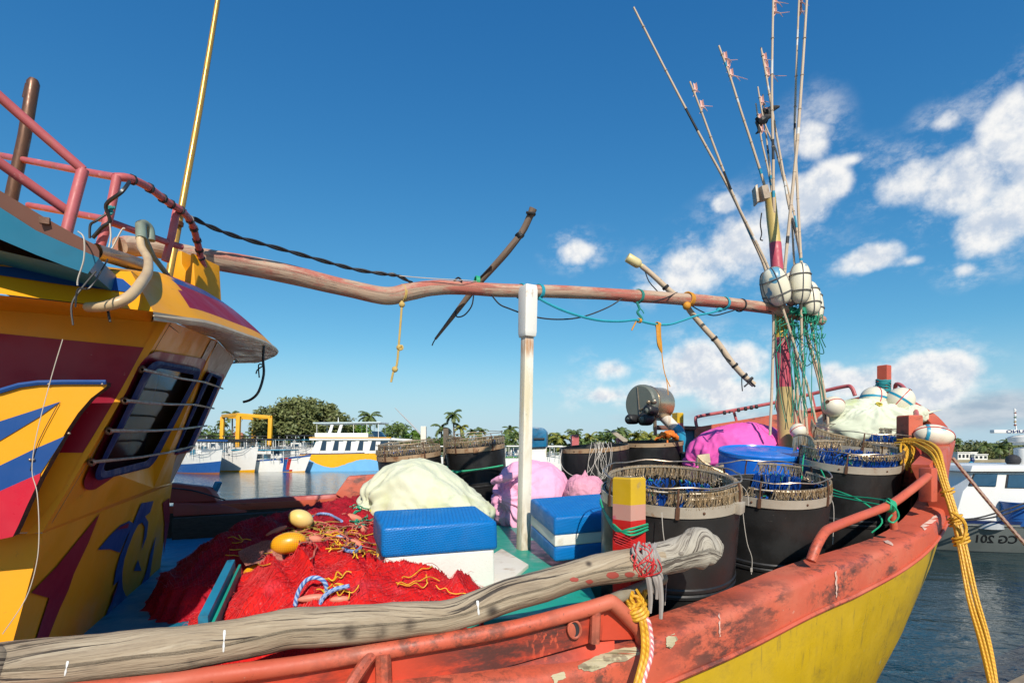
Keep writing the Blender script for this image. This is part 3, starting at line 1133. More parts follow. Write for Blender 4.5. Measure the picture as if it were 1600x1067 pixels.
mb = MB(); mb.ball(pq(1583, 719, DW + .8), .16, .16, .15, seg=10, rings=7); tag(mb.build('tarpaulin_bundle', m_tarp), 'black bundle lying on the patrol boat roof beside the radar mast', 'bundle')
mb = MB(); c = pq(1541, 821, D0 + .42); mb.lathe([(.33, -.05), (.32, .03), (.24, .10), (.12, .13), (0, .14)], c, seg=20); tag(mb.build('life_raft_dome', m_bgrey), 'low grey dome on the side deck of the patrol boat', 'dome')
bd = pq(1594, 820, D0 + .35)
t = empty('steel_barrel', V((bd.x, bd.y, bd.z)), 'bright blue open barrel standing on the patrol boat side deck', 'barrel')
mb = MB(); mb.lathe([(0, 0), (.33, 0), (.34, .17), (.35, .175), (.34, .18), (.35, .36), (.36, .37), (.35, .38), (.36, .54)], bd, seg=28); mb.build('drum_body', m_bblue, t)
mb = MB(); mb.lathe([(.345, .52), (.375, .525), (.375, .55), (.345, .55), (.34, .30), (0, .30)], bd, seg=28); mb.build('rim', m_bblue, t)
for k, (ya, yb, yc) in enumerate(((811, 800, 786), (813, 806, 792))):
    mb = MB(); mb.tube([P(1478, ya, 12.2), P(1520, ya - 1, 12.2), P(1560, yb, 12.15), P(1600, yc, 12.1), P(1680, yc - 30, 12.1)], .02, 5, sub=4)
    tag(mb.build('mooring_line', m_tarp), ['upper black line sagging across the patrol boat cabin', 'lower black line sagging across the patrol boat cabin'][k], 'rope')
# ---- second boat behind it
sp = V((12.6, 18.5, 0))
sb = empty('work_boat', sp, 'boat with a white roof and dark blue windows half hidden behind the patrol boat', 'boat')
hm, dk = hull_mesh(9, 3, .9, .2, .8, lambda t, k: 0, ns=20, nl=8)
shift(hm, sp, math.pi * .9).build('hull', m_bnavy, sb, weld=True); shift(dk, sp, math.pi * .9).build('deck', m_bgrey, sb)
mb = MB(); mb.box(P(1512, 765, 18.0), V((.95, 0, 0)), V((0, .9, 0)), V((0, 0, .55))); mb.build('cabin_wall', m_bnavy, sb, bevel=.03)
mb = MB(); mb.box(P(1514, 734, 18.0), V((1.15, 0, 0)), V((0, 1.05, 0)), V((0, 0, .10))); mb.build('cabin_roof', m_bwhite, sb, bevel=.04)
for x in (1490, 1510):
    mb = MB(); c = P(x, 754, 17.09); mb.box(c, V((.17, 0, 0)), V((0, .02, 0)), V((0, 0, .27))); mb.build('window', mat('patrol_glass', (.03, .09, .16), .06), sb)
mb = MB(); q = P(1517, 726, 18); mb.ball(q, .09, .09, .12, seg=8, rings=6, m=0); mb.ball(q + V((.05, 0, .15)), .06, .06, .10, seg=8, rings=6, m=1); mb.ball(q + V((-.13, 0, -.05)), .07, .07, .07, seg=8, rings=6, m=2)
tag(mb.build('deck_gear', [m_bteal, m_bnavy, m_bgreen]), 'small teal and dark heap of gear on the roof beside the patrol boat cabin', 'gear')
# ================================================================ the fishing boat
u = V((.927, .375, 0)); v = V((-.375, .927, 0))
GR = (.32, .29, .24)
m_hull = mat('hull_yellow', (.57, .37, .012), .40, col2=(.45, .295, .012), nscale=1.3, namt=.9,
             layers=[dirt((.20, .14, .03), 3.2, .46, .68, .75, st=(.8, .8, 1.5), within=(.9, .38, .60), ro=.8), dirt((.26, .18, .03), 9, .54, .66, .6, st=(2.2, 2.2, .35), ro=.75),
                     dirt((.62, .56, .34), 9, .66, .70, .7, within=(1.6, .5, .6)),
                     dirt((.10, .08, .03), 30, .62, .70, .6, within=(1.2, .45, .6))], bump=.003, bscale=14)
m_red = mat('gunwale_red', (.55, .105, .052), .52, col2=(.48, .085, .045), nscale=2.0,
            layers=[dict(scale=1.2, lo=.45, hi=.75, col=(.56, .19, .115), amt=.7),
                    dirt((.050, .030, .026), 6, .40, .58, .9, st=(.7, .7, 1.5), ro=.8, at=(*P(1125, 985, 1.95), .38)), dirt((.055, .035, .03), 7, .46, .60, .85, st=(.5, .5, 1.5), ro=.8, at=(*P(1195, 925, 2.12), .20)), dirt((.06, .04, .03), 7, .42, .58, .85, ro=.8, at=(*P(940, 1040, 1.7), .18)), dirt((.06, .04, .03), 9, .48, .6, .8, ro=.8, at=(*P(1300, 905, 2.35), .30)), dirt((.06, .04, .03), 9, .45, .6, .7, ro=.8, at=(*P(700, 1000, 1.57), .5)),
            dirt((.045, .028, .025), 5, .50, .66, .85, st=(.6, .6, 1.6), within=(1.1, .46, .60), ro=.75),
                    dirt((.60, .50, .40), 22, .70, .73, .8, within=(2.5, .52, .6)),
                    dirt((.10, .03, .02), 40, .62, .72, .7)], bump=.004, bscale=9)
m_red_b = mat('bulwark_red', (.62, .070, .030), .4, col2=(.50, .060, .032), nscale=1.5,
              layers=[dirt((.050, .034, .032), 4, .34, .56, .92, st=(.45, .45, 1.3), ro=.78, at=(*P(775, 1030, 1.63), .34)), dirt((.05, .034, .032), 5, .36, .56, .92, st=(.45, .45, 1.3), ro=.78, at=(*P(868, 985, 1.69), .16)), dirt((.045, .030, .028), 3.2, .44, .58, .7, st=(.5, .5, 1.3), within=(.8, .40, .54), ro=.7),
                      dirt((.60, .10, .05), 24, .56, .60, .8, st=(1.6, 1.6, .7), at=(*P(860, 998, 1.69), .13))], bump=.003, bscale=10)
m_redd = mat('far_gunwale_red', (.42, .050, .035), .5, col2=(.30, .04, .03), nscale=2, layers=[dirt(scale=5, amt=.4)])
m_yel = mat('cabin_yellow', (.80, .345, .002), .50, col2=(.72, .295, .003), nscale=.9,
            layers=[dirt((.42, .24, .03), 1.6, .52, .8, .6, st=(1, 1, .5)), dirt((.75, .62, .30), 26, .70, .72, .6, within=(2, .5, .6)), dirt((.2, .12, .03), 18, .66, .74, .5)], spec=.4, bump=.002, bscale=6)
m_mar = mat('cabin_maroon', (.27, .004, .024), .42, col2=(.22, .006, .028), nscale=1.2, layers=[dirt((.36, .12, .14), 3, .6, .8, .3, st=(1, 1, .4)), dirt((.4, .2, .2), 30, .70, .73, .5)], spec=.3)
m_blu = mat('cabin_blue', (.010, .050, .20), .42, col2=(.014, .07, .25), nscale=1.5, layers=[dirt((.16, .28, .42), 14, .66, .72, .4, st=(2.5, 2.5, .6))], spec=.3)
m_crim = mat('cabin_crimson', (.58, .008, .030), .35, col2=(.45, .01, .03), nscale=2, coat=.2)
m_prim = mat('bare_filler', (.52, .46, .40), .55, col2=(.40, .32, .26), nscale=6, layers=[dirt((.25, .15, .1), 8, .55, .7, .5)])
m_sky = mat('flybridge_blue', (.030, .22, .36), .5, col2=(.024, .16, .27), nscale=1.6, layers=[dirt((.05, .10, .12), 3, .52, .75, .6, st=(.6, .6, 2))])
m_brn = mat('flybridge_brown', (.20, .085, .06), .6, col2=(.15, .07, .05), nscale=2)
m_pinkp = mat('rail_pink', (.52, .13, .14), .45, col2=(.40, .08, .08), nscale=6, layers=[dirt((.35, .12, .07), 10, .56, .66, .8), dirt((.66, .36, .34), 14, .62, .68, .6)])
m_cyan = mat('deck_blue', (.012, .22, .36), .5, col2=(.012, .17, .29), nscale=2, layers=[dirt((.02, .06, .08), 6, .55, .75, .6), dirt((.2, .4, .45), 20, .68, .72, .5)], bump=.002, bscale=10)
m_teal = mat('deck_teal', (.012, .33, .235), .45, col2=(.012, .27, .20), nscale=2.5, layers=[dirt((.04, .10, .08), 6, .56, .74, .6), dirt((.5, .55, .45), 22, .70, .73, .5)])
m_dkwood = mat('dark_timber', (.055, .030, .018), .75, col2=(.03, .018, .012), nscale=4, stretch=(1, 1, 4), bump=.004, bscale=10)
m_wpaint = mat('worn_white', (.80, .76, .67), .6, col2=(.70, .64, .52), nscale=3, layers=[dirt((.38, .22, .09), 5, .56, .72, .6, st=(1.5, 1.5, .4)), dirt((.42, .17, .04), 9, .36, .56, .9, st=(2, 2, .35), at=(*P(825, 540, 3.25), .10)), dirt((.34, .27, .16), 7, .34, .6, .8, st=(2, 2, .5), at=(*P(818, 850, 3.25), .36)), dirt((.62, .52, .30), 6, .40, .6, .7, st=(2, 2, .3), at=(*P(822, 640, 3.25), .5)), dirt((.3, .27, .22), 18, .62, .72, .45)], bump=.002, bscale=20)
m_rust = mat('rusty_iron', (.16, .07, .035), .65, .3, col2=(.09, .045, .028), nscale=8, bump=.002, bscale=40)
m_black = mat('black_plastic', (.014, .014, .015), .5, col2=(.022, .021, .021), nscale=2)
m_metal = mat('worn_steel', (.42, .36, .29), .35, .7, col2=(.28, .20, .14), nscale=8)

boat = empty('fishing_boat', V((0, 3.2, 0)), 'yellow hulled wooden fishing boat with red gunwale and painted wheelhouse, loaded with nets', 'fishing boat')

# gunwale line (outer top edge), near side from stern to stem, then far side back to the stern: X, D, height from the eye
NEAR = [(-4.6, -.1, -.50), (-3.0, .45, -.60), (-1.6, .97, -.66), (-.6, 1.37, -.645)]
NEAR += [tuple((p.x, p.y, p.z - EYE)) for p in (P(905, 1042, 1.68), P(1036, 990, 1.82), P(1155, 946, 2.02), P(1265, 898, 2.27), P(1331, 874, 2.48), P(1393, 853, 2.70), P(1441, 827, 2.90), P(1467, 800, 3.08))]
NEAR += [(2.66, 3.33, -.27), (2.86, 3.62, -.20), (3.12, 4.05, -.10), (3.33, 4.5, .02)]
STEM = [(3.44, 4.92, .12)]
FAR = [(3.20, 5.35, .10), (2.80, 5.66, .05), (1.98, 5.90, -.08), (1.0, 5.95, -.22), (0, 5.72, -.33), (-1.47, 5.17, -.43), (-2.7, 4.6, -.45), (-4.0, 4.0, -.43), (-5.4, 3.2, -.36)]


def W(t): return V((t[0], t[1], EYE + t[2]))


near = [W(t) for t in NEAR]; stem = [W(t) for t in STEM]; far = [W(t) for t in FAR]
path = smooth_path(near + stem + far, 4)
nN = 4 * (len(near)) + 1          # index just past the stem
CEN = V((-.4, 3.3, 0))


def outward(i):
    a, b = path[max(0, i - 1)], path[min(len(path) - 1, i + 1)]
    t = V((b.x - a.x, b.y - a.y, 0)).normalized()
    o = V((t.y, -t.x, 0))
    return o


iB = 4 * 11                        # where the raised bow starts on the near side
rows_top = []
mbg = MB()
sec = []
for i, p in enumerate(path):
    o = outward(i)
    isnear = i <= 4 * len(near)
    fh = .150
    k = max(0, min(1, (p.x - 1.55) / 1.0))
    if isnear: fh = .152 * (1 - k) + .085 * k
    wid = .135 if isnear else .10
    wb = noise.noise(p * 2.3) * .010 + noise.noise(p * 6) * .004
    q = p + UP * wb * .6
    sec.append([q - o * wid - UP * .05, q - o * wid + UP * .003, q - o * .030 + UP * .004, q - o * .006 - UP * .002, q + o * (.009 + wb * .4) - UP * .011, q + o * (.0145 + wb * .4) - UP * .030, p + o * (.014 - wb * .4) - UP * fh, p - o * .03 - UP * (fh + .012)])
mbg.loft(sec, closed=True)
mbg.build('gunwale', m_red, boat, angle=50)

# bare wood where the red has worn through on the near edge, and white paint runs
def on_face(i0, f, dz):
    i = int(i0); p = path[i].lerp(path[i + 1], f) if i + 1 < len(path) else path[i]
    return p, outward(i)


# hull planking below the gunwale
rows = []
LV = [0, .12, .3, .55, .85, 1.2, 1.6, 2.1, 2.7]
for i, p in enumerate(path):
    o = outward(i)
    stemk = math.exp(-((i - 4 * len(near)) / 5.0) ** 2)
    fl = .10 + .24 * max(0, min(1, (p.x - .8) / 1.6)) * (1 if i < nN + 8 else .6)
    inw = -o * (1 - stemk) + (-u) * stemk * .9
    col = []
    fh = .16 if i <= 4 * len(near) - 24 else .10
    k = max(0, min(1, (p.x - 1.55) / 1.0))
    fh = .150 * (1 - k) + .083 * k
    for h in LV:
        col.append(p - UP * (fh + h) + o * .004 + inw * (fl * h * (1 + .12 * h)) + o * .05 * math.sin(min(1, h / 1.2) * math.pi) * (1 - stemk))
    rows.append(col)
mb = MB(); mb.loft(rows)
mb.build('hull', m_hull, boat, weld=True)
# rubbing seam along the planking
mb = MB()
seam = [r[4].lerp(r[5], .3) + outward(i) * .004 for i, r in enumerate(rows[:nN])]
mb.tube(seam, .010, 6)
mb.build('hull_seam', mat('hull_seam_paint', (.40, .25, .012), .5), boat)
# lower lip of the red strake
mb = MB(); mb.tube([sec[i][6] - UP * .006 + outward(i) * .004 for i in range(0, nN - 3)], .011, 6); mb.build('strake_lip', m_red, boat)

# deck floors
mb = MB()
nin = [path[i] - outward(i) * .13 for i in range(0, 4 * len(near), 2)]
fin = [path[i] - outward(i) * .09 for i in range(len(path) - 1, 4 * len(near), -2)]
m = min(len(nin), len(fin))
nn = smooth_path(nin, 1); a = lerp_list(nin, 22); c = lerp_list(fin, 22)
r2 = []
for i in range(22):
    row = []
    for j in range(9):
        q = a[i].lerp(c[i], j / 8)
        q.z = EYE - .80 + .34 * (i / 21) ** 3
        row.append(q)
    r2.append(row)
mb.loft(r2)
mb.build('deck', m_dkwood, boat)
def W2(x, d, z): return V((x, d, EYE + z))


mb = MB()
mb.prism([W2(-3.3, 1.0, -.715), W2(-1.0, 1.62, -.715), W2(-.70, 1.78, -.715), W2(-.62, 4.2, -.70), W2(-1.4, 4.95, -.70), W2(-3.9, 3.9, -.70)], V((0, 0, -.06)))
mb.build('aft_deck', m_cyan, boat)
# inner faces of the bulwark under both gunwales
for nm, rng, m_, wd in (('inner_planking', range(0, nN - 2), m_dkwood, .128), ('inner_planking', range(nN - 1, len(path)), m_dkwood, .095)):
    mb = MB()
    mb.loft([[path[i] - outward(i) * wd - UP * .02, path[i] - outward(i) * (wd + .02) - UP * .55] for i in rng])
    mb.build(nm, m_, boat)
# main hatch with teal cover
mb = MB()
mb.prism([W2(-.62, 1.86, -.60), W2(.34, 2.02, -.60), W2(.36, 2.75, -.60), W2(.95, 3.2, -.585), W2(1.0, 4.3, -.57), W2(-.66, 4.2, -.575)], V((0, 0, -.22)))
mb.build('hatch_cover', m_teal, boat, bevel=.012)
mb = MB()
pl = [G(772, 866, -.597), G(797, 852, -.597), G(832, 888, -.597), G(804, 912, -.597)]
mb.prism([G(700, 915, -.597), G(784, 862, -.597), G(826, 888, -.597), G(790, 920, -.597)], V((0, 0, .022)))
mb.build('hatch_board', m_wpaint, boat, bevel=.005)
# blue coaming board beside the net
mb = MB(); a_, b_ = P(362, 884, 2.20), P(318, 975, 1.70)
a_.z -= .045; b_.z -= .045
mb.bar(a_, b_, .030, .15)
mb.build('coaming', m_cyan, boat, bevel=.006)
mb = MB(); mb.bar(a_ + V((.03, .01, -.012)), b_ + V((.026, .01, -.012)), .010, .13); mb.build('coaming_strip', m_teal, boat, bevel=.003)

# ---- near bulwark: pipe rail, panel, ribs
railpts = [(-3.2, .42, -.44), (-1.6, .97, -.51)]
rp = [W(t) for t in railpts] + [P(200, 1074, 1.25), P(330, 1056, 1.33), P(460, 1039, 1.42), P(560, 1023, 1.49), P(700, 1000, 1.57), P(810, 979, 1.64), P(910, 953, 1.70), P(946, 942, 1.725), P(957, 941, 1.735), P(980, 963, 1.765), P(1000, 986, 1.79), P(1004, 1006, 1.80)]
mb = MB(); mb.tube(rp, [.024] * len(rp), 12, sub=3, wob=.06); mb.build('rail', m_red, boat)
mb = MB()
edge_lo = [(-3.2, .46, -.63), (-1.6, 1.0, -.67)]
lo = [W(t) for t in edge_lo] + [P(200, 1150, 1.27), P(330, 1130, 1.35), P(460, 1108, 1.44), P(560, 1090, 1.51), P(700, 1066, 1.595), P(810, 1036, 1.665), P(917, 1005, 1.725), P(940, 999, 1.74)]
hi = [p - UP * .012 + v * .005 for p in rp[:10]]
hole_c = P(897, 982, 1.71)
off = v * .012
f_, b2 = MB(), None
front = [[hi[i], hi[i].lerp(lo[i], .5), lo[i]] for i in range(10)]
f_.loft(front); f_.loft([[q + off for q in r][::-1] for r in front])
pan = f_.build('bulwark_panel', m_red_b, boat)
mb = MB()
pd = (lo[8] - lo[7]).normalized(); pu = (hi[8] - lo[8]).normalized(); pn = pd.cross(pu).normalized()
if pn.y > 0: pn = -pn
hc = P(897, 982, 1.695)
hr = [hc + pd * .020 * math.cos(k * math.tau / 20) + pu * .029 * math.sin(k * math.tau / 20) for k in range(20)]
mb.tube([p + pn * .004 for p in hr], .0045, 6, closed=True, m=0)
mb.poly([p + pn * .003 for p in hr], 1)
mb.poly([p + pn * .005 + pd * -.008 for p in [hc + pd * .011 * math.cos(k * math.tau / 20) + pu * .024 * math.sin(k * math.tau / 20) for k in range(20)]], 0)
mb.build('freeing_port', [m_red, m_tarp], boat)
for x0, y0, x1, y1, d, w in ((931, 953, 929, 1004, 1.71, .022), (598, 1020, 600, 1085, 1.50, .030), (200, 1078, 204, 1150, 1.24, .03)):
    mb = MB(); mb.tube([P(x0, y0, d), P(x1, y1, d)], w * .75, 8); mb.build('rail_post', m_red, boat)
mb = MB(); mb.tube([P(580, 1024, 1.49), P(566, 1042, 1.46), P(545, 1075, 1.42), P(530, 1110, 1.41)], .017, 8, sub=3); mb.build('rail_brace', m_red, boat)
mb = MB(); mb.prism([P(940, 946, 1.745), P(957, 947, 1.75), P(992, 984, 1.80), P(994, 998, 1.81), P(940, 1000, 1.75)], v * .012); mb.build('gusset_plate', m_red_b, boat)
# ledge on which the bulwark stands
mb = MB()
led = [W((-3.2, .40, -.66)), W((-1.6, .95, -.69))] + [P(200, 1158, 1.24), P(460, 1130, 1.42), P(700, 1092, 1.57), P(832, 1062, 1.64), P(960, 1022, 1.755)]
le2 = [W((-3.2, .50, -.64)), W((-1.6, 1.04, -.675))] + [P(200, 1148, 1.29), P(460, 1106, 1.46), P(700, 1064, 1.615), P(832, 1026, 1.70), P(960, 992, 1.79)]
mb.loft([[p, q] for p, q in zip(led, le2)])
mb.build('ledge', m_red_b, boat)
# worn patches: pale bare wood on the gunwale edge
m_bare = mat('bare_wood', (.52, .46, .30), .8, col2=(.36, .31, .19), nscale=10, stretch=(1, 1, 3), layers=[dirt((.12, .08, .05), 14, .58, .66, .6)])
def proj_face(px, py, off=.004):
    """Nearest spot of the gunwale's own faces under a sighted point."""
    best = None
    e = V((0, 0, EYE)); r = V(((px - 800) / F, 1, (YH - py) / F))
    for i in range(0, nN - 4):
        for j in (1, 2, 3, 4, 5):
            q = [sec[i][j], sec[i + 1][j], sec[i + 1][j + 1], sec[i][j + 1]]
            n = (q[1] - q[0]).cross(q[3] - q[0])
            if abs(r.dot(n)) < 1e-9: continue
            t = (q[0] - e).dot(n) / r.dot(n)
            p = e + r * t
            a, b3 = (p - q[0]).dot(q[1] - q[0]) / (q[1] - q[0]).length_squared, (p - q[0]).dot(q[3] - q[0]) / (q[3] - q[0]).length_squared
            if -.02 <= a <= 1.02 and -.02 <= b3 <= 1.02 and t > 0 and (best is None or t < best[0]):
                nn_ = n.normalized()
                if nn_.dot(r) > 0: nn_ = -nn_
                best = (t, p + nn_ * off)
    return best[1] if best else None


def patch(pts, m, name='worn_patch', fine=6):
    out = []
    n = len(pts)
    for k in range(n):
        a, b3 = pts[k], pts[(k + 1) % n]
        for f in range(fine):
            t = f / fine
            x, y = a[0] + (b3[0] - a[0]) * t, a[1] + (b3[1] - a[1]) * t
            x += 2.2 * noise.noise(V((x * .3, y * .3, 1))); y += 2.2 * noise.noise(V((x * .3, y * .3, 7)))
            out.append((x, y))
    ps = [(proj_face(x, y), x, y) for x, y in out]
    ps = [q for q in ps if q[0] is not None]
    if len(ps) < 4: return
    tr = tessellate_polygon([[V((x, y, 0)) for _, x, y in ps]])
    # subdivide by projecting triangle centres so the patch hugs the corner
    mb = MB()
    pts3 = [q[0] for q in ps]; p2 = [(q[1], q[2]) for q in ps]
    for t in tr:
        c = (sum(p2[i][0] for i in t) / 3, sum(p2[i][1] for i in t) / 3)
        pc = proj_face(*c)
        if pc is None: continue
        b_ = mb.add([pts3[i] for i in t] + [pc], [(0, 1, 3), (1, 2, 3), (2, 0, 3)])
    mb.build(name, m, boat, smooth=False)


m_run = mat('paint_drip', (.62, .50, .44), .6, col2=(.58, .30, .22), nscale=30)
patch([(902, 1041), (930, 1026), (960, 1015), (992, 1011), (1001, 1019), (985, 1030), (955, 1036), (925, 1049), (905, 1046)], m_bare)
patch([(860, 1056), (880, 1050), (884, 1058), (866, 1066)], m_bare)
patch([(1040, 996), (1054, 990), (1058, 998), (1048, 1012), (1040, 1010)], m_bare)
patch([(1438, 823), (1450, 814), (1462, 806), (1466, 809), (1456, 818), (1444, 828)], m_run, fine=3)
patch([(1303, 893), (1306, 892), (1307, 912), (1306.5, 930), (1305, 932), (1304.5, 912)], m_run, 'paint_run')
patch([(1121, 960), (1124, 958), (1124.5, 975), (1124, 992), (1122.5, 994), (1122, 975)], m_run, 'paint_run')
patch([(1380, 845), (1387, 845), (1395, 850), (1394, 853), (1384, 849)], m_run, fine=2)

# ---- rail over the near bow and its posts
mb = MB(); mb.tube([P(1267, 876, 2.34), P(1276, 852, 2.36), P(1288, 832, 2.41), P(1300, 824, 2.46), P(1340, 808, 2.60), P(1389, 789, 2.76), P(1420, 768, 2.87), P(1450, 744, 2.98)], .0215, 12, sub=4); mb.build('bow_rail', m_red, boat)
mb = MB(); mb.tube([P(1393, 789, 2.77), P(1397, 826, 2.79)], .018, 10); mb.build('stanchion', m_red, boat)
mb = MB(); c = P(1450, 757, 3.02); mb.box(c, V((.026, .010, 0)), V((-.012, .034, 0)), V((0, 0, .095))); mb.build('rail_block', m_red, boat, bevel=.012)
# ---- raised bow
bow_top = [P(1452, 726, 3.10), P(1466, 711, 3.22), P(1480, 700, 3.40), P(1491, 690, 3.70), P(1488, 677, 4.0), P(1466, 651, 4.3), P(1441, 634, 4.52), P(1416, 620, 4.72), P(1396, 611, 4.92), P(1345, 621, 5.28), P(1250, 641, 5.62), P(1085, 668, 5.92)]
bt = smooth_path(bow_top, 4)
bot_src = [W((2.52, 3.12, -.34))] + [W((2.60, 3.24, -.30)), W((2.70, 3.40, -.27)), W((2.88, 3.66, -.22)), W((3.10, 4.02, -.12)), W((3.26, 4.36, -.05)), W((3.34, 4.56, .02)), W((3.40, 4.76, .06)), W((3.43, 4.95, .10)), W((3.22, 5.33, .08)), W((2.80, 5.63, .03)), W((1.98, 5.90, -.10))]
bb = smooth_path(bot_src, 4)
mb = MB()
secs = []
for i in range(len(bt)):
    a_ = bt[max(0, i - 1)]; c_ = bt[min(len(bt) - 1, i + 1)]
    t = V((c_.x - a_.x, c_.y - a_.y, 0)).normalized(); o = V((t.y, -t.x, 0))
    th = .085 if i < 36 else .06
    mid = bt[i].lerp(bb[i], .55) + o * .015
    secs.append([bb[i] + o * .016 - UP * .03, mid, bt[i] + o * .004 - UP * .015, bt[i] - UP * 0, bt[i] - o * th, bt[i] - o * th - UP * .02, bb[i] - o * th - UP * .03])
mb.loft(secs, closed=True)
mb.poly(secs[0]); mb.poly(secs[-1])
mb.build('bow_bulwark', m_red, boat, angle=55)
mb = MB(); mb.prism([P(1438, 693, 3.45), P(1448, 688, 3.5), P(1462, 694, 3.42), P(1468, 706, 3.35), P(1466, 722, 3.3), P(1440, 726, 3.3)], V((-.01, .05, 0))); mb.build('bow_knee', m_redd, boat, bevel=.012)
mb = MB(); mb.tube([P(1430, 676, 3.9), P(1432, 648, 4.2), P(1426, 628, 4.45), P(1412, 606, 4.7), P(1403, 600, 4.8), P(1399, 604, 4.84), P(1400, 626, 4.86)], .017, 10, sub=4); mb.build('bow_rail', m_pinkp, boat)
for x, y0, y1, d in ((1421, 620, 650, 4.5), (1412, 607, 634, 4.68)):
    mb = MB(); mb.tube([P(x, y0, d), P(x + 1, y1, d)], .015, 8); mb.build('stanchion', m_pinkp, boat)
# far bow rail (a frame of two bars)
mb = MB(); mb.tube([P(1089, 668, 5.88), P(1087, 655, 5.88), P(1094, 650, 5.88), P(1146, 641, 5.8), P(1215, 628, 5.68), P(1270, 615, 5.55), P(1318, 604, 5.35), P(1330, 605, 5.28), P(1336, 618, 5.25)], .018, 8, sub=4); mb.build('far_rail', m_pinkp, boat)
mb = MB(); mb.tube([P(1100, 668, 5.86), P(1160, 660, 5.76), P(1220, 650, 5.66), P(1300, 634, 5.4)], .016, 8, sub=3); mb.build('far_rail', m_pinkp, boat)
for x, y0, y1, d in ((1146, 641, 662, 5.8), (1212, 629, 652, 5.68), (1268, 616, 642, 5.55)):
    mb = MB(); mb.tube([P(x, y0, d), P(x + 6, y1, d)], .015, 8); mb.build('stanchion', m_pinkp, boat)
mb = MB(); mb.tube([P(1138, 643, 5.815), P(1141, 642.5, 5.81)], .021, 8)
for x in (1130, 1152, 1163, 1172, 1180):
    mb.tube([P(x, 643.6 - (x - 1138) * .19, 5.83 - (x - 1100) * .0018), P(x + 4, 643 - (x - 1138) * .19, 5.825 - (x - 1100) * .0018)], .021, 8)
mb.build('rail_binding', m_tarp, boat)
# far-side boards
mb = MB(); mb.prism([P(1025, 664, 5.9), P(1100, 666, 5.85), P(1100, 672, 5.85), P(1025, 671, 5.9)], V((0, .14, 0))); mb.build('far_plank', m_brn, boat, bevel=.01)
mb = MB(); mb.prism([P(1062, 672, 5.95), P(1104, 673, 5.9), P(1104, 710, 5.9), P(1062, 708, 5.95)], V((0, .05, 0))); mb.build('far_board', m_sky, boat)
mb = MB(); mb.prism([P(270, 785, 4.42), P(330, 783, 4.60), P(527, 772, 5.05), P(600, 762, 5.20), P(600, 790, 5.20), P(456, 797, 4.88), P(270, 807, 4.40)], V((-.03, .09, 0))); mb.build('far_plank', m_redd, boat, bevel=.012)
mb = MB(); mb.prism([P(262, 754, 4.40), P(322, 761, 4.55), P(330, 768, 4.58), P(339, 783, 4.60), P(262, 786, 4.40)], V((-.02, .12, 0))); mb.build('far_cheek', m_redd, boat, bevel=.012)
mb = MB(); mb.prism([P(524, 772, 5.0), P(544, 744, 5.05), P(602, 740, 5.18), P(602, 790, 5.18), P(556, 790, 5.05)], V((-.03, .14, 0))); mb.build('far_cheek', m_red, boat, bevel=.012)
mb = MB(); mb.prism([P(268, 810, 4.30), P(450, 798, 4.80), P(600, 790, 5.0), P(600, 835, 5.0), P(268, 848, 4.30)], V((-.02, .06, 0))); mb.build('inner_timber', m_dkwood, boat, bevel=.01)
mb = MB(); mb.tube([P(268, 762, 4.35), P(300, 766, 4.5), P(330, 774, 4.5), P(352, 781, 4.55)], .006, 5, sub=3); mb.build('side_line', m_black, boat)
mb = MB(); mb.prism([P(328, 768, 4.66), P(336, 752, 4.68), P(341, 754, 4.68), P(332, 772, 4.66)], V((.01, .05, 0))); mb.build('cleat', m_sky, boat)

# ---- bitts and posts
def bitt(name, x0, x1, ytop, ybot, d, yaw, cols, cap=None, splits=()):
    """Squared post: painted bands from the top down; splits are the sighted heights where the paint changes."""
    ca, sa = math.cos(yaw), math.sin(yaw)
    wpx = (x1 - x0) / F * d
    hw = wpx / (2 * (abs(ca) + abs(sa)))
    c0 = P((x0 + x1) / 2, ytop, d)
    ax, ay = V((ca, sa, 0)) * hw, V((-sa, ca, 0)) * hw
    zs = [P(0, y, d).z for y in [ytop] + list(splits) + [ybot]]
    mb = MB()
    rows = []
    def rg_(z, k=1.0):
        return [V((c0.x, c0.y, z)) + ax * k * i + ay * k * j for i, j in ((-1, -1), (1, -1), (1, 1), (-1, 1))]
    ch = hw * .16
    seq = [rg_(zs[0] + .0, .9), rg_(zs[0] - ch, 1.0)]
    ms = [0]
    for k in range(1, len(zs)):
        seq.append(rg_(zs[k])); ms.append(k - 1)
    mb.loft([r for r in seq], closed=True, mats=lambda i, j: ms[i])
    mb.poly(seq[0], len(cols) - 1 if cap else 0)
    return mb.build(name, cols, boat, angle=30)


m_byw = mat('bitt_yellow', (.66, .42, .01), .45, col2=(.55, .34, .02), nscale=6, layers=[dirt((.28, .22, .12), 8, .56, .7, .7)])
m_bpk = mat('bitt_pink', (.58, .26, .20), .55, col2=(.52, .30, .24), nscale=7, layers=[dirt((.55, .09, .15), 9, .58, .62, .8), dirt((.70, .60, .5), 16, .66, .70, .8)])
m_brd = mat('bitt_red', (.60, .016, .012), .35, col2=(.52, .014, .012), nscale=4, layers=[dirt((.62, .45, .38), 14, .67, .70, .8)])
m_gwd = mat('grey_end_grain', (.30, .25, .16), .85, col2=(.18, .15, .11), nscale=10, stretch=(4, 1, 1))
bitt('mooring_bitt', 958, 1008, 745, 1000, 1.95, math.radians(38), [m_byw, m_bpk, m_brd, m_gwd], True, (787, 811))
bitt('bow_bitt', 1408, 1434, 649, 760, 3.72, math.radians(6), [m_red])
bitt('stem_post', 1372, 1391, 571, 660, 4.85, math.radians(30), [m_red])
bitt('far_bitt', 1051, 1067, 645, 740, 5.5, math.radians(24), [m_byw, m_pinkp], False, (661,))
bitt('far_bitt', 892, 904, 679, 720, 5.55, math.radians(5), [m_pinkp])
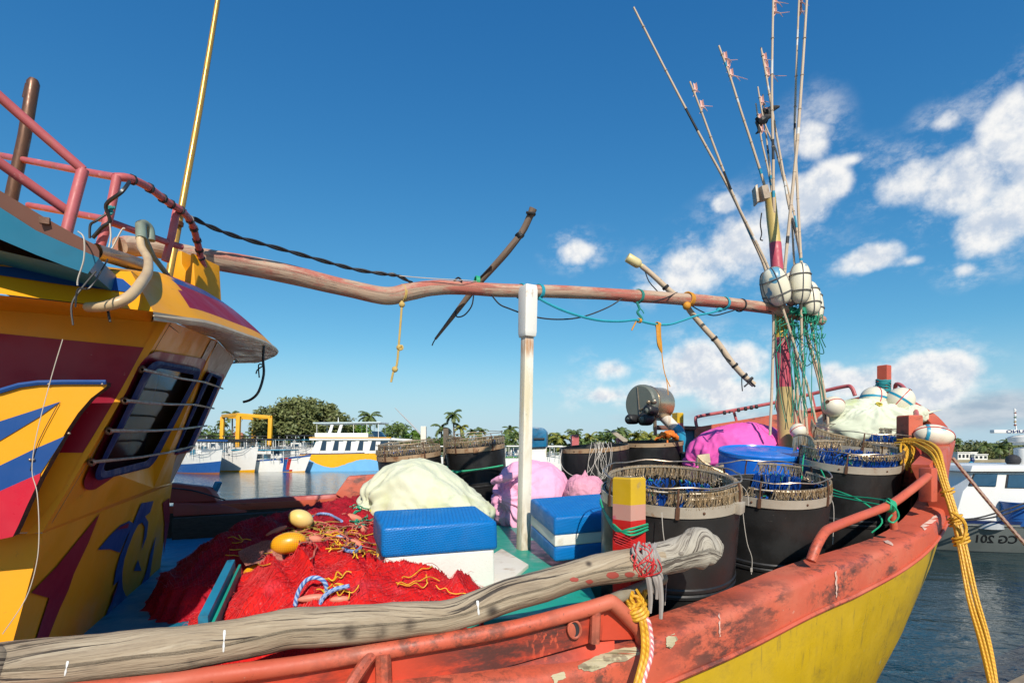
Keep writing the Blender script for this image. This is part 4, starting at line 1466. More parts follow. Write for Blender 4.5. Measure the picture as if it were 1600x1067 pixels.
bitt('far_bitt', 658, 666, 666, 720, 5.7, 0, [m_wpaint])
bitt('far_bitt', 693, 701, 669, 760, 5.62, 0, [m_bark])
bitt('far_bitt', 963, 973, 684, 730, 5.45, .2, [m_pinkp, m_brd], False, (705,))
# pipe that carries the foreground log
mb = MB(); mb.tube([P(955, 938, 1.80), P(985, 925, 1.85), P(1032, 905, 1.95)], .021, 12); mb.ball(P(1034, 904, 1.96), .023, .023, .023, seg=10, rings=6)
mb.build('log_crutch', mat('grey_pipe', (.26, .24, .19), .5, col2=(.20, .16, .10), nscale=10), boat)

# ---- white post with a saddle
mb = MB()
pb0, pt0 = P(818, 858, 3.28), P(824, 520, 3.28)
yaw = math.radians(28)
def sq(c, hw, hd): 
    ax, ay = V((math.cos(yaw), math.sin(yaw), 0)), V((-math.sin(yaw), math.cos(yaw), 0))
    return [c + ax * i * hw + ay * j * hd for i, j in ((-1, -1), (1, -1), (1, 1), (-1, 1))]
mb.loft([sq(pb0, .033, .033), sq(pb0.lerp(pt0, .25), .031, .031), sq(pt0, .029, .029)], closed=True)
mb.build('spar_post', m_wpaint, boat, bevel=.004)
mb = MB()
mb.loft([sq(P(824, 527, 3.275), .036, .042), sq(P(824, 520, 3.275), .040, .046), sq(P(825, 455, 3.275), .041, .048), sq(P(825, 447, 3.275), .036, .044)], closed=True)
mb.poly(sq(P(825, 447, 3.275), .036, .044)); mb.poly(sq(P(824, 527, 3.275), .036, .042)[::-1])
sd = mb.build('post_saddle', mat('saddle_white', (.76, .74, .69), .5, col2=(.68, .65, .58), nscale=4, layers=[dirt((.35, .16, .06), 7, .62, .7, .6, st=(1, 1, .4))]), boat, bevel=.006)

# ---- mast at the bow
mcols = [mat('mast_bamboo', (.55, .42, .13), .5, col2=(.45, .32, .10), nscale=6), mat('mast_pink', (.50, .08, .12), .5, col2=(.40, .05, .08), nscale=6), mat('mast_yellow', (.62, .40, .04), .5, col2=(.5, .3, .04), nscale=6), mat('mast_pale', (.48, .36, .14), .6, col2=(.40, .28, .12), nscale=5)]
mpath = [((1203, 304), 0, .041), ((1207, 345), 0, .043), ((1211, 379), 0, .043), ((1211.2, 380), 1, .045), ((1215, 430), 1, .047), ((1218, 487), 1, .050), ((1218.2, 488), 2, .051), ((1220, 527), 2, .053), ((1220.2, 528), 1, .054), ((1223, 570), 1, .055), ((1224.5, 604), 1, .056), ((1224.7, 605), 3, .056), ((1227, 668), 3, .058), ((1230, 760), 3, .06)]
mb = MB()
sg = 16
rings_ = []
for (xy, mi, r) in mpath:
    c = P(xy[0], xy[1], 4.38)
    rings_.append([c + V((math.cos(k * math.tau / sg), math.sin(k * math.tau / sg), 0)) * r for k in range(sg)])
mb.loft(rings_, closed=True, mats=lambda i, j: mpath[i][1])
mb.poly(rings_[0], 0)
mb.build('mast', mcols, boat)
mb = MB(); mb.box(P(1192, 303, 4.33), V((.030, .01, .01)), V((-.01, .04, 0)), V((-.012, 0, .052))); mb.prism([P(1180, 290, 4.3), P(1184, 287, 4.3), P(1187, 314, 4.3), P(1183, 316, 4.3)], V((.01, .09, 0)))
mb.build('masthead_lamp', mat('lamp_casing', (.55, .47, .36), .5, col2=(.25, .17, .12), nscale=10), boat, bevel=.006)

# ================================================================ wheelhouse
T1, T2, T3 = P(262, 500, 1.62), P(338, 531, 2.55), P(367, 560, 3.10)
B1, B2, B3 = P(65, 830, 1.53), P(240, 762, 2.60), P(268, 754, 3.10)
W1 = Plane(T1, B1, T1 + u)           # near side wall
FW = Plane(T1, T2, B1)               # near front window panel
FW3 = Plane(T2, T3, B3)              # far front window panel
n1 = W1.n


def w1(x, y, off=0.0): return W1.at(x, y, off)


aft = 1.9
T1a, B1a = T1 - u * aft, B1 - u * aft
T4, B4 = T3 + v * .35 - u * .12, B3 + v * .3 - u * .12
T4a, B4a = T4 - u * aft, B4 - u * aft
mb = MB()
# side wall
wall_top = [w1(x, y) for x, y in ((262, 500), (209, 508))]
mb.poly([T1, T1a, B1a, B1], 0)
# painted field on the side wall
mb.poly([w1(x, y, .003) for x, y in ((-160, 508), (-60, 516), (0, 521), (225, 543), (198, 594), (168, 645), (129, 707), (60, 707), (-160, 707))], 1)
mb.poly([w1(x, y, .006) for x, y in ((268, 492), (262, 504), (66, 831), (40, 835), (46, 828), (60, 812), (100, 765), (131, 706), (190, 607), (232, 530), (252, 494))], 0)
# lower side wall
LB1, LBn = P(40, 833, 1.545), P(-13, 1122, 1.495)
LP = Plane(LB1, LBn, LB1 - u)
mb.poly([LB1, LB1 - u * aft, LBn - u * aft, LBn], 0)
# lower front wall
LF0, LF1 = P(67, 833, 1.56), P(269, 757, 3.12)
LG0 = P(-13, 1122, 1.495)
LFP = Plane(LF0, LG0, LF1)
LG1 = LFP.at(236, 985)
mb.poly([LB1, LF0, LG0], 0)
mb.quad(LF0, LF1, LG1, LG0, 0)
mb.quad(LF1, LF1 + v * .3 - u * .1, LG1 + v * .3 - u * .1, LG1, 0)
# step under the overhanging window panels
mb.quad(B1, B2, LF0.lerp(LF1, .6), LF0, 0); mb.quad(B2, B3, LF1, LF0.lerp(LF1, .6), 0)


def zz(pts, off=.004, m=2, plane=None, ox=0, oy=780, sc=3.717):
    pl_ = plane or LFP
    mb.poly([pl_.at(ox + x / sc, oy + y / sc, off) for x, y in pts], m)


zz([(580, 82), (515, 250), (430, 430), (400, 520), (345, 640), (270, 830), (205, 830), (245, 700), (287, 572), (183, 541), (330, 390)], m=1)
zz([(570, 292), (640, 208), (700, 150), (752, 124), (775, 140), (765, 170), (742, 205), (720, 255), (697, 308), (640, 288)], m=2)
outer = [(822, 22), (770, 150), (730, 250), (697, 330), (672, 420), (660, 500), (690, 470), (672, 570), (665, 612), (680, 645), (722, 656), (772, 632), (820, 585), (846, 545), (866, 470), (884, 350), (906, 215)]
inner = [(892, 8), (872, 75), (818, 118), (775, 200), (742, 285), (722, 350), (712, 420), (710, 470), (714, 520), (730, 558), (762, 578), (795, 556), (818, 500), (838, 455), (856, 400), (872, 320), (904, 218)]
for k in range(len(outer) - 1):
    q = [outer[k], outer[k + 1], inner[k + 1], inner[k]]
    mb.quad(*[LFP.at(x / 3.717, 780 + y / 3.717, .005) for x, y in q], 2)
zz([(840, 95), (862, 130), (852, 215), (822, 298), (838, 215), (842, 160), (826, 132), (800, 150), (812, 115)], off=.0055, m=2)
zz([(690, 470), (660, 560), (612, 680), (580, 780), (606, 752), (642, 665), (684, 585)], m=2, off=.0056)
zz([(802, 350), (778, 414), (822, 413)], m=2)
zz([(652, 205), (700, 160), (752, 136), (742, 165), (690, 172)], m=1, off=.008)
zz([(945, 20), (985, -10), (985, 120), (950, 330), (957, 140)], m=1)
zz([(690, 478), (665, 560), (640, 625), (655, 560)], m=1, off=.0075)

# window panels with openings
def win_panel(quad, plane, opening, m):
    o = rrect(quad, .0005, 5); i = rrect([plane.at(x, y) for x, y in opening], .10, 5)
    ring(mb, o, i, m)


open1 = [(242, 574), (306, 586), (233, 719), (157, 738)]
open2 = [(331, 587), (341, 592), (293, 698), (277, 703)]
win_panel([T1, T2, B2, B1], FW, open1, 0)
win_panel([T2, T3, B3, B2], FW3, open2, 0)
mb.quad(T3, T4, B4, B3, 0)
_o = rrect([T4, T4a, B4a, B4], .0005, 5); _i = rrect([T4.lerp(T4a, .3).lerp(B4, .15), T4a.lerp(T4, .05).lerp(B4a, .15), B4a.lerp(B4, .05).lerp(T4a, .3), B4.lerp(B4a, .3).lerp(T4, .3)], .1, 5)  # unseen far-side opening, added only to let daylight into the room
ring(mb, _o, _i, 0)
mb.quad(T1a, T4a, B4a, B1a, 0)
# bare filler patches at the top of the front and near the bottom corner
def fw(x, y, off=.003): return FW.at(x, y, off)
mb.poly([FW3.at(x, y, .004) for x, y in ((340, 534), (366, 560), (352, 590), (328, 580), (320, 575))], 3)
mb.poly([FW.at(x, y, .004) for x, y in ((330, 531), (338, 533), (326, 560), (318, 572), (314, 562))], 3)
mb.poly([FW3.at(x, y, .004) for x, y in ((276, 712), (292, 702), (269, 753), (262, 755))], 3)
cab = mb.build('wheelhouse_wall', [m_yel, m_mar, m_blu, m_prim], boat, smooth=False)

# dark room behind the panes
m_room = mat('cabin_dark', (.30, .25, .20), .8, col2=(.24, .13, .10), nscale=3)
mb = MB()
k0 = -u * .5
bx = [T1 + k0 - n1 * .05, T4 + k0, B4 + k0, B1 + k0 - n1 * .05]
mb.quad(bx[3], bx[2], bx[1], bx[0])
mb.quad(B1 - n1 * .04, B4, bx[2], bx[3]); mb.quad(T1 - n1 * .04 + UP * -.01, bx[0], bx[1], T4)
mb.quad(T1 - n1 * .05, B1 - n1 * .05, bx[3], bx[0])
mb.build('cabin_lining', m_room, boat, smooth=False)
mb = MB(); c = FW.at(240, 665) - u * .20; mb.box(c, u * .05, v * .12, V((.02, 0, .10))); mb.box(c + v * .42 - UP * .1, u * .05, v * .16, V((.02, 0, .10)))
mb.build('helm_seat', mat('seat_red', (.45, .03, .02), .6), boat, bevel=.03)
mb = MB(); c = FW.at(285, 605) - u * .12; mb.box(c, u * .004, v * .09, V((.02, 0, .07))); mb.build('wheelhouse_chart', mat('paper', (.35, .36, .28), .9), boat)

m_glass = bpy.data.materials.new('window_glass'); m_glass.use_nodes = True
gn = m_glass.node_tree; gb_ = gn.nodes['Principled BSDF']
tr_ = gn.nodes.new('ShaderNodeBsdfTransparent'); tr_.inputs[0].default_value = (.75, .78, .76, 1)
gb_.inputs['Base Color'].default_value = (.03, .035, .035, 1); gb_.inputs['Roughness'].default_value = .08
mx = gn.nodes.new('ShaderNodeMixShader'); mx.inputs[0].default_value = .35
gn.links.new(tr_.outputs[0], mx.inputs[1]); gn.links.new(gb_.outputs[0], mx.inputs[2])
gn.links.new(mx.outputs[0], gn.nodes['Material Output'].inputs[0])


def cabin_window(plane, surround, frame, glass, fm):
    mb = MB()
    so_, si = rrect([plane.at(x, y, .006) for x, y in surround], .13, 6), rrect([plane.at(x, y, .010) for x, y in frame], .12, 6)
    sg_ = rrect([plane.at(x, y, .0) for x, y in surround], .13, 6)
    ring(mb, sg_, so_, 0); ring(mb, so_, si, 0)
    w = mb.build('cabin_window', fm, boat)
    mb = MB()
    a_, b_, c_ = rrect([plane.at(x, y, .012) for x, y in frame], .12, 6), rrect([plane.at(x, y, .024) for x, y in frame], .12, 6), rrect([plane.at(x, y, .020) for x, y in glass], .10, 6)
    cin = rrect([plane.at(x, y, -.02) for x, y in glass], .10, 6)
    mid = [p.lerp(q, .35) for p, q in zip(b_, c_)]
    mid = [p + plane.n * .006 for p in mid]
    ring(mb, a_, b_); ring(mb, b_, mid); ring(mb, mid, c_); ring(mb, c_, cin)
    mb.build('frame', mat('frame_navy', (.006, .028, .12), .6, col2=(.008, .035, .14), nscale=6, spec=.08), w, angle=60)
    mb = MB(); g = rrect([plane.at(x, y, -.008) for x, y in glass], .10, 6); mb.poly(g); mb.build('pane', m_glass, w, smooth=False)
    return w


w_a = cabin_window(FW, [(229, 546), (327, 562), (240, 742), (121, 771)], [(235, 561), (318, 577), (239, 729), (141, 754)], open1, m_mar)
w_b = cabin_window(FW3, [(322, 577), (353, 586), (300, 706), (266, 712)], [(326, 581), (349, 589), (298, 703), (271, 709)], open2, m_mar)
for (p0, p1, p2) in (((222, 577), (320, 597), (348, 607)), ((195, 626), (303, 632), (334, 638)), ((170, 673), (283, 670), (323, 665)), ((143, 722), (262, 707), (304, 696))):
    mb = MB()
    a_, m1, b_ = FW.at(*p0, .05), FW.at(*p1, .055), FW3.at(*p2, .05)
    mb.tube([FW.at(*p0, -.002), a_, a_.lerp(m1, .5) - UP * .004, m1], .0048, 7)
    mb.ball(FW.at(*p0, .012), .012, .012, .012, seg=8, rings=6)
    mb.tube([FW.at(*p1, -.0), m1, m1.lerp(b_, .5), b_, FW3.at(*p2, .0)], .0048, 7)
    mb.ball(FW.at(*p1, .012), .012, .012, .012, seg=8, rings=6)
    mb.build('guard_bar', mat('bar_rust', (.26, .18, .13), .45, .4, col2=(.14, .08, .05), nscale=14), w_a if p0[0] > 150 else w_a)

# painted wing plate standing clear of the side wall
WG = Plane(w1(0, 700, .10), w1(100, 700, .10), w1(0, 800, .10))
mb = MB()
wing = [(-160, 640), (-60, 622), (0, 611), (30, 602), (60, 598), (100, 597), (167, 597), (167, 603), (142, 622), (122, 645), (104, 672), (88, 702), (62, 748), (42, 790), (28, 822), (20, 838), (-8, 844), (-160, 856)]
mb.prism([WG.at(x, y) for x, y in wing], -WG.n * .035, 0, 3)


def wp(pts, m, off=.003): mb.poly([WG.at(x, y, off) for x, y in pts], m)


wp([(-160, 700), (0, 658), (50, 642), (95, 627), (60, 652), (30, 670), (0, 688), (-160, 770)], 1)
wp([(-160, 800), (0, 727), (50, 703), (101, 681), (88, 702), (63, 739), (0, 767), (-160, 838)], 1)
wp([(-160, 842), (0, 767), (63, 739), (62, 748), (42, 790), (28, 822), (20, 838), (-8, 844), (-160, 856)], 2)
mb.tube([WG.at(x, y, .004) for x, y in ((-160, 640), (-60, 622), (0, 611), (30, 602), (60, 598), (100, 597), (166, 597))], .007, 6, m=4)
mb.build('wing_plate', [m_yel, m_blu, m_crim, m_dkwood, m_blu], boat, smooth=False)
mb = MB(); mb.tube([WG.at(92, 629, .005), WG.at(60, 690, .005), WG.at(47, 735, .005)], .0009, 5, sub=3); mb.build('scratch_line', m_tarp, boat)
for x, y in ((160, 600), (76, 600), (47, 718), (52, 718), (108, 677)):
    mb = MB(); mb.ball(WG.at(x, y, .006), .004, .004, .004, seg=8, rings=5); mb.build('bolt', m_metal, boat)

# roof: fascia, brim and crown
FS = Plane(w1(0, 459, .26), w1(100, 470, .26), w1(0, 414, .19))
mb = MB()
fa = [(-200, 440), (0, 459), (240, 487)]; fb = [(-200, 402), (0, 414), (204, 424)]
mb.loft([[FS.at(x, y) for x, y in fb], [FS.at(x, y) for x, y in fa]], 0)
mb.poly([FS.at(x, y, .003) for x, y in ((-200, 405), (0, 416), (150, 428), (192, 436), (206, 448), (198, 456), (100, 445), (0, 430), (-200, 412))], 2)
e0 = FS.at(240, 487)
lip = [e0, P(288, 495, e0.y + .16), P(327, 502, 1.74), P(382, 521, 2.12), P(414, 533, 2.45), P(432, 546, 2.85), P(420, 555, 3.2), P(398, 562, 3.45), P(367, 559, 3.60)]
inn = [FS.at(204, 424), P(214, 423, 1.80), P(228, 424, 2.0), P(246, 427, 2.2), P(262, 432, 2.45), P(276, 440, 2.75), P(272, 446, 3.05), P(262, 450, 3.25), P(250, 452, 3.40)]
lp_, in_ = smooth_path(lip, 4), smooth_path(inn, 4)
NT = 10
rows = []
for t in range(NT + 1):
    f = t / NT
    rows.append([a_.lerp(c_, f) + UP * .05 * math.sin(f * math.pi) * min(1, jj / 6) for jj, (a_, c_) in enumerate(zip(lp_, in_))])


def roofm(i, j):
    f = (i + .5) / NT
    if j < 5 + i * .5: return 0
    return 0 if f < .15 else (1 if f < .42 else (2 if f < .62 else 1))


mb.loft(rows, mats=roofm)
# rounded lip and the underside back to the wall
under = [w1(236, 503), w1(262, 500), T1.lerp(T2, .3), T1.lerp(T2, .7), T2, T2.lerp(T3, .5), T3, T3 + v * .15, T4]
un_ = smooth_path(under, 4)
lip2 = [p - UP * .022 for p in lp_]
mb.loft([lip2, lp_], 3)
mb.loft([[p + UP * .0 for p in un_], lip2], 4)
q0, q1 = FS.at(-200, 440), FS.at(240, 487)
mb.quad(q0, q1, w1(236, 503), w1(-200, 470), 0)
# crown of the roof going aft
mb.loft([in_, [p - u * 1.6 + UP * .02 for p in in_]], 0)
mb.build('roof', [m_yel, m_mar, m_blu, mat('roof_edge', (.60, .50, .34), .5, col2=(.40, .30, .2), nscale=8), mat('brim_underside', (.50, .40, .26), .35, col2=(.36, .24, .10), nscale=3, layers=[dirt((.62, .50, .40), 4, .5, .7, .7)])], boat, angle=45)
mb = MB(); mb.tube([lp_[i] + UP * -.010 for i in range(len(lp_))], [.002, .004, .007] + [.011] * 20, 6); mb.build('roof_trim', mat('roof_edge', (.60, .50, .34)), boat)

# flybridge
FB = Plane(P(153, 390, 1.20), P(0, 298, 1.145), P(153, 420, 1.213))
mb = MB()
tp = [(-200, 206), (-80, 255), (0, 298), (70, 340), (120, 368), (150, 383), (155, 392)]
br = [(-200, 250), (-80, 292), (0, 324), (56, 360), (110, 384), (155, 403), (155, 403)]
bl = [(-200, 330), (-80, 352), (0, 374), (56, 398), (100, 415), (137, 428), (154, 404)]
mb.loft([[FB.at(x, y) for x, y in tp], [FB.at(x, y) for x, y in br]], 1)
mb.loft([[FB.at(x, y, .002) for x, y in br], [FB.at(x, y) for x, y in bl]], 0)
tb, bk = [FB.at(x, y, -.05) for x, y in tp], [FB.at(x, y, -.09) for x, y in bl]
mb.loft([[FB.at(x, y) for x, y in tp], tb], 1)
mb.loft([tb, bk], 0)
mb.loft([[FB.at(x, y) for x, y in bl], bk], 0)
# floor of the flybridge, its front edge and dark underside
fl0, fl1 = FB.at(-200, 345, -.02), FB.at(140, 424, -.02)
mb.add([fl0, fl1, fl1 + v * 1.7, fl0 + v * 1.7], [(0, 1, 2, 3)], 0)
mb.add([q + UP * .05 for q in (fl0, fl1, fl1 + v * 1.7, fl0 + v * 1.7)], [(3, 2, 1, 0)], 1)
mb.quad(fl1, fl1 + v * 1.7, fl1 + v * 1.7 + UP * .05, fl1 + UP * .05, 0)
mb.build('flybridge', [m_sky, m_brn], boat, angle=30)
mb = MB(); c = FB.at(70, 345, .003); mb.box(c, u * .009, n1 * .004, V((0, 0, .007))); mb.build('latch', m_rust, boat)
# pink rails of the flybridge
for nm, pts, r in (('flybridge_rail', [P(-60, 95, 1.12), P(0, 152, 1.18), P(130, 266, 1.28)], .0112),
                   ('flybridge_rail', [P(-60, 210, 1.12), P(0, 255, 1.18), P(107, 331, 1.28)], .0112),
                   ('flybridge_rail', [P(-60, 232, 2.5), P(0, 243, 2.3), P(125, 267, 1.98), P(180, 277, 1.85)], .0125),
                   ('flybridge_rail', [P(45, 321, 2.2), P(150, 340, 1.93), P(172, 347, 1.86), P(262, 379, 2.15), P(284, 386, 2.22)], .012),
                   ('flybridge_rail', [P(180, 277, 1.85), P(202, 279, 1.88), P(232, 293, 1.98), P(262, 316, 2.10), P(284, 330, 2.18), P(300, 350, 2.3), P(310, 385, 2.4), P(315, 408, 2.45), P(322, 425, 2.5), P(322, 436, 2.5), P(300, 441, 2.5)], .014)):
    mb = MB(); mb.tube(pts, r, 10, sub=4); mb.build(nm, m_pinkp, boat)
for pts, r in (([P(130, 265, 1.28), P(117, 312, 1.27), P(100, 378, 1.26)], .012), ([P(183, 276, 1.85), P(171, 335, 1.84), P(156, 388, 1.83)], .0145), ([P(276, 328, 2.18), P(268, 370, 2.16), P(258, 408, 2.15)], .0145), ([P(300, 440, 2.5), P(297, 470, 2.5)], .014), ([P(300, 430, 2.48), P(318, 466, 2.5)], .010)):
    mb = MB(); mb.tube(pts, r, 10, sub=2); mb.build('rail_post', m_pinkp, boat)
mb = MB()
rl = smooth_path([P(202, 279, 1.88), P(232, 293, 1.98), P(262, 316, 2.10), P(284, 330, 2.18), P(300, 350, 2.3), P(310, 385, 2.4), P(315, 408, 2.45)], 6)
for i in (1, 6, 10, 13, 17, 22, 25, 28, 31, 34):
    a_, c_ = rl[i], rl[i + 1]; mb.tube([a_, a_.lerp(c_, .55)], .0185, 8)
mb.tube([p + V((.004, -.012, .004 * math.sin(i * 1.7))) for i, p in enumerate(rl)], .0055, 5)
mb.build('rail_binding', m_black, boat)
# exhaust, pedestal for the spar, fitting, steel sleeve, hose
mb = MB(); mb.tube([P(53, 124, 2.2), P(52, 130, 2.2), P(38, 215, 2.2), P(10, 345, 2.2)], [.014, .0215, .0215, .0225], 14); mb.tube([P(45, 133, 2.215), P(40, 154, 2.215)], .012, 10); mb.tube([P(45, 134, 2.21), P(52, 133, 2.2)], .012, 8)
mb.build('exhaust_pipe', mat('exhaust_brown', (.15, .075, .042), .45, .4, col2=(.11, .05, .03), nscale=6, stretch=(3, 3, 1)), boat)
mb = MB(); pc = P(283, 425, 2.47)
mb.prism([P(262, 440, 2.40), P(278, 392, 2.40), P(284, 392, 2.40), P(284, 412, 2.40), P(290, 424, 2.40), P(297, 414, 2.40), P(298, 396, 2.40), P(302, 396, 2.40), P(306, 470, 2.40), P(270, 455, 2.40)], V((.03, .16, 0)))
mb.build('spar_pedestal', m_yel, boat, bevel=.006)
mb = MB(); mb.tube([P(150, 393, 1.66), P(185, 404, 1.74), P(219, 415, 1.84)], [.024, .024, .024], 16, cap=False); mb.tube([P(219, 415, 1.84), P(150, 393, 1.66)], .021, 16, cap=False)
mb.build('steel_sleeve', m_metal, boat)
mb = MB(); mb.tube([P(-20, 402, 1.6), P(70, 396, 1.6), P(150, 420, 1.66), P(200, 424, 1.75), P(230, 430, 1.8)], .008, 6, sub=3); mb.build('roof_conduit', m_metal, boat)
mb = MB(); mb.tube([P(219, 370, 1.82), P(221, 386, 1.8), P(231, 404, 1.70), P(231, 424, 1.52), P(222, 440, 1.40), P(206, 460, 1.32), P(186, 472, 1.29), P(160, 479, 1.29), P(138, 480, 1.34)], [.0125, .0125, .0125, .0125, .0125, .0125, .0125, .012, .012], 10, sub=5)
mb.build('hose', mat('hose_beige', (.58, .45, .27), .5, col2=(.46, .30, .16), nscale=5), boat)
mb = MB(); mb.tube([P(220, 352, 1.84), P(221, 374, 1.82)], .017, 10); mb.tube([P(236, 376, 1.9), P(234, 358, 1.9), P(226, 350, 1.88), P(218, 352, 1.85)], .014, 10, sub=4); mb.tube([P(224, 366, 1.84), P(240, 402, 1.9), P(262, 430, 2.0)], .009, 8)
mb.build('hose_fitting', mat('verdigris', (.22, .30, .24), .6, col2=(.12, .10, .07), nscale=8), boat)
# golden whip aerial
mb = MB(); mb.tube([P(344, -30, 2.42), P(340, 2, 2.42), P(312, 170, 2.36), P(290, 290, 2.31), P(264, 432, 2.25)], [.0085, .010, .0125, .0135, .0145], 10, sub=2)
mb.build('whip_aerial', mat('brass_pole', (.56, .33, .07), .32, .45, col2=(.48, .25, .05), nscale=5), boat)
for yy in (326, 346, 402):
    mb = MB(); mb.tube([P(283 - (yy - 326) * .24, yy, 2.27), P(282 - (yy - 326) * .24, yy + 6, 2.27)], .022, 8); mb.build('aerial_clip', m_rust, boat)
# thin wires that hang down the side
for k, (pts, r) in enumerate((([P(122, 362, 1.18), P(131, 372, 1.17), P(131, 405, 1.17), P(122, 435, 1.17), P(121, 446, 1.17)], .0016),
                              ([P(150, 424, 1.22), P(128, 450, 1.21), P(112, 476, 1.20), P(114, 508, 1.20)], .0020),
                              ([P(168, 405, 1.25), P(160, 420, 1.23), P(140, 450, 1.2), P(122, 452, 1.2), P(118, 480, 1.2)], .0018),
                              ([P(168, 482, 1.30), P(172, 503, 1.30)], .003),
                              ([P(98, 530, 1.33), P(80, 590, 1.33), P(57, 680, 1.32), P(50, 735, 1.32), P(58, 770, 1.32), P(61, 830, 1.32), P(57, 880, 1.32), P(40, 935, 1.31), P(4, 990, 1.30)], .0011),
                              ([P(202, 284, 1.8), P(190, 300, 1.76), P(166, 320, 1.78), P(172, 345, 1.8), P(160, 355, 1.8), P(145, 372, 1.8)], .006),
                              ([P(165, 335, 1.8), P(150, 345, 1.79), P(141, 352, 1.79), P(140, 372, 1.79)], .004),
                              ([P(170, 338, 1.8), P(173, 370, 1.8), P(168, 400, 1.78), P(190, 360, 1.8), P(195, 358, 1.8)], .0025))):
    mb = MB(); mb.tube(pts, r, 5, sub=5); mb.build('wire', m_black if k in (1, 2, 3, 5, 6) else mat('pale_line', (.55, .48, .40), .6), boat)
mb = MB(); mb.tube([P(413, 532, 2.44), P(411, 560, 2.44), P(412, 585, 2.44), P(404, 612, 2.42), P(392, 624, 2.42), P(380, 628, 2.42)], .0055, 6, sub=4)
mb.tube([P(410, 572, 2.44), P(402, 578, 2.44), P(400, 584, 2.44)], .003, 5, sub=3); mb.tube([P(411, 570, 2.44), P(404, 570, 2.44), P(405, 590, 2.44)], .003, 5, sub=3)
mb.build('wire', m_black, boat)
# teal tie on the post
mb = MB()
for k in range(5):
    mb.tube([P(165 + rnd.uniform(0, 14), 322 + rnd.uniform(0, 14), 1.80) for _ in range(5)], .004, 5, sub=4)
mb.build('rail_tie', mat('teal_rope', (.02, .26, .28), .7, col2=(.01, .18, .2), nscale=20), boat)
# ================================================================ things carried on the boat
m_tub = mat('tub_black', (.010, .010, .0105), .46, col2=(.017, .016, .0155), nscale=2.2, namt=.9, layers=[dirt((.05, .043, .038), 4, .56, .76, .5, st=(1, 1, .3)), dirt((.12, .11, .10), 24, .68, .71, .45, st=(1, 1, 3))], bump=.003, bscale=5)
m_band = mat('band_steel', (.50, .45, .37), .42, .25, col2=(.40, .33, .25), nscale=5, layers=[dirt((.30, .12, .03), 5, .58, .68, .85, ro=.7)])
m_bandr = mat('band_rusty', (.36, .22, .11), .6, .15, col2=(.42, .31, .20), nscale=5, layers=[dirt((.20, .08, .03), 7, .5, .66, .8)])
m_hook = mat('hook_metal', (.74, .64, .49), .36, .5, col2=(.40, .30, .19), nscale=30, layers=[dirt((.75, .72, .66), 60, .58, .66, .7)])
m_hookd = mat('hook_tarnished', (.30, .21, .12), .5, .4, col2=(.44, .34, .21), nscale=30)
m_snood = mat('snood_blue', (.008, .07, .36), .6, col2=(.010, .11, .45), nscale=25)
m_snoodg = mat('snood_green', (.02, .30, .16), .6)
m_snoodw = mat('snood_pale', (.55, .55, .52), .5)


def tilt_frame(c, lean_cam, lean_left, spin=0.0):
    """Standing frame at c, leaning towards the quay and towards the stern."""
    R = Matrix.Rotation(math.radians(lean_cam), 3, 'X') @ Matrix.Rotation(math.radians(-lean_left), 3, 'Y') @ Matrix.Rotation(spin, 3, 'Z')
    return lambda p: c + R @ p, R


def hooks(mb, rg, R, z, a0, a1, n, ln=.045, drop=.02, inward=0.0, mi=0):
    """A run of longline hooks hung side by side over a ring."""
    for k in range(n):
        a = math.radians(a0 + (a1 - a0) * (k + rg.uniform(-.9, .9)) / n)
        if noise.noise(V((a * 4, z * 9, R * 20))) < -.32: continue
        o = V((math.cos(a), math.sin(a), 0)); t = V((-o.y, o.x, 0))
        p = o * R + V((0, 0, z))
        sk = t * rg.uniform(-.022, .022)
        l = ln * rg.uniform(.65, 1.2)
        m = mi if rg.random() < .75 else 1 - mi
        r = .0021
        q = [p + UP * .008, p - UP * l * .55 - o * inward * .5 + sk * .5, p - UP * l - o * inward + sk, p - UP * (l * .86) - o * (inward + .010) + sk + t * .005]
        mb.tube(q, [r * 1.5, r, r * 1.2, r * .7], 3, m=m)


def snoods(mb, rg, R, z, a0, a1, n, ln, spread=.02):
    for k in range(n):
        a = math.radians(rg.uniform(a0, a1)); o = V((math.cos(a), math.sin(a), 0)); t = V((-o.y, o.x, 0))
        p = o * (R - rg.uniform(.0, spread)) + V((0, 0, z + rg.uniform(-.012, .006)))
        l = ln * rg.uniform(.5, 1.1)
        x = rg.random()
        m = 2 if x < .80 else (3 if x < .88 else 4)
        if m == 3: l *= .35
        w = rg.uniform(.0022, .0045)
        mb.tube([p, p - UP * l * .5 + t * rg.uniform(-.012, .012), p - UP * l + t * rg.uniform(-.02, .02)], [w, w * 1.1, w * .6], 3, m=m)


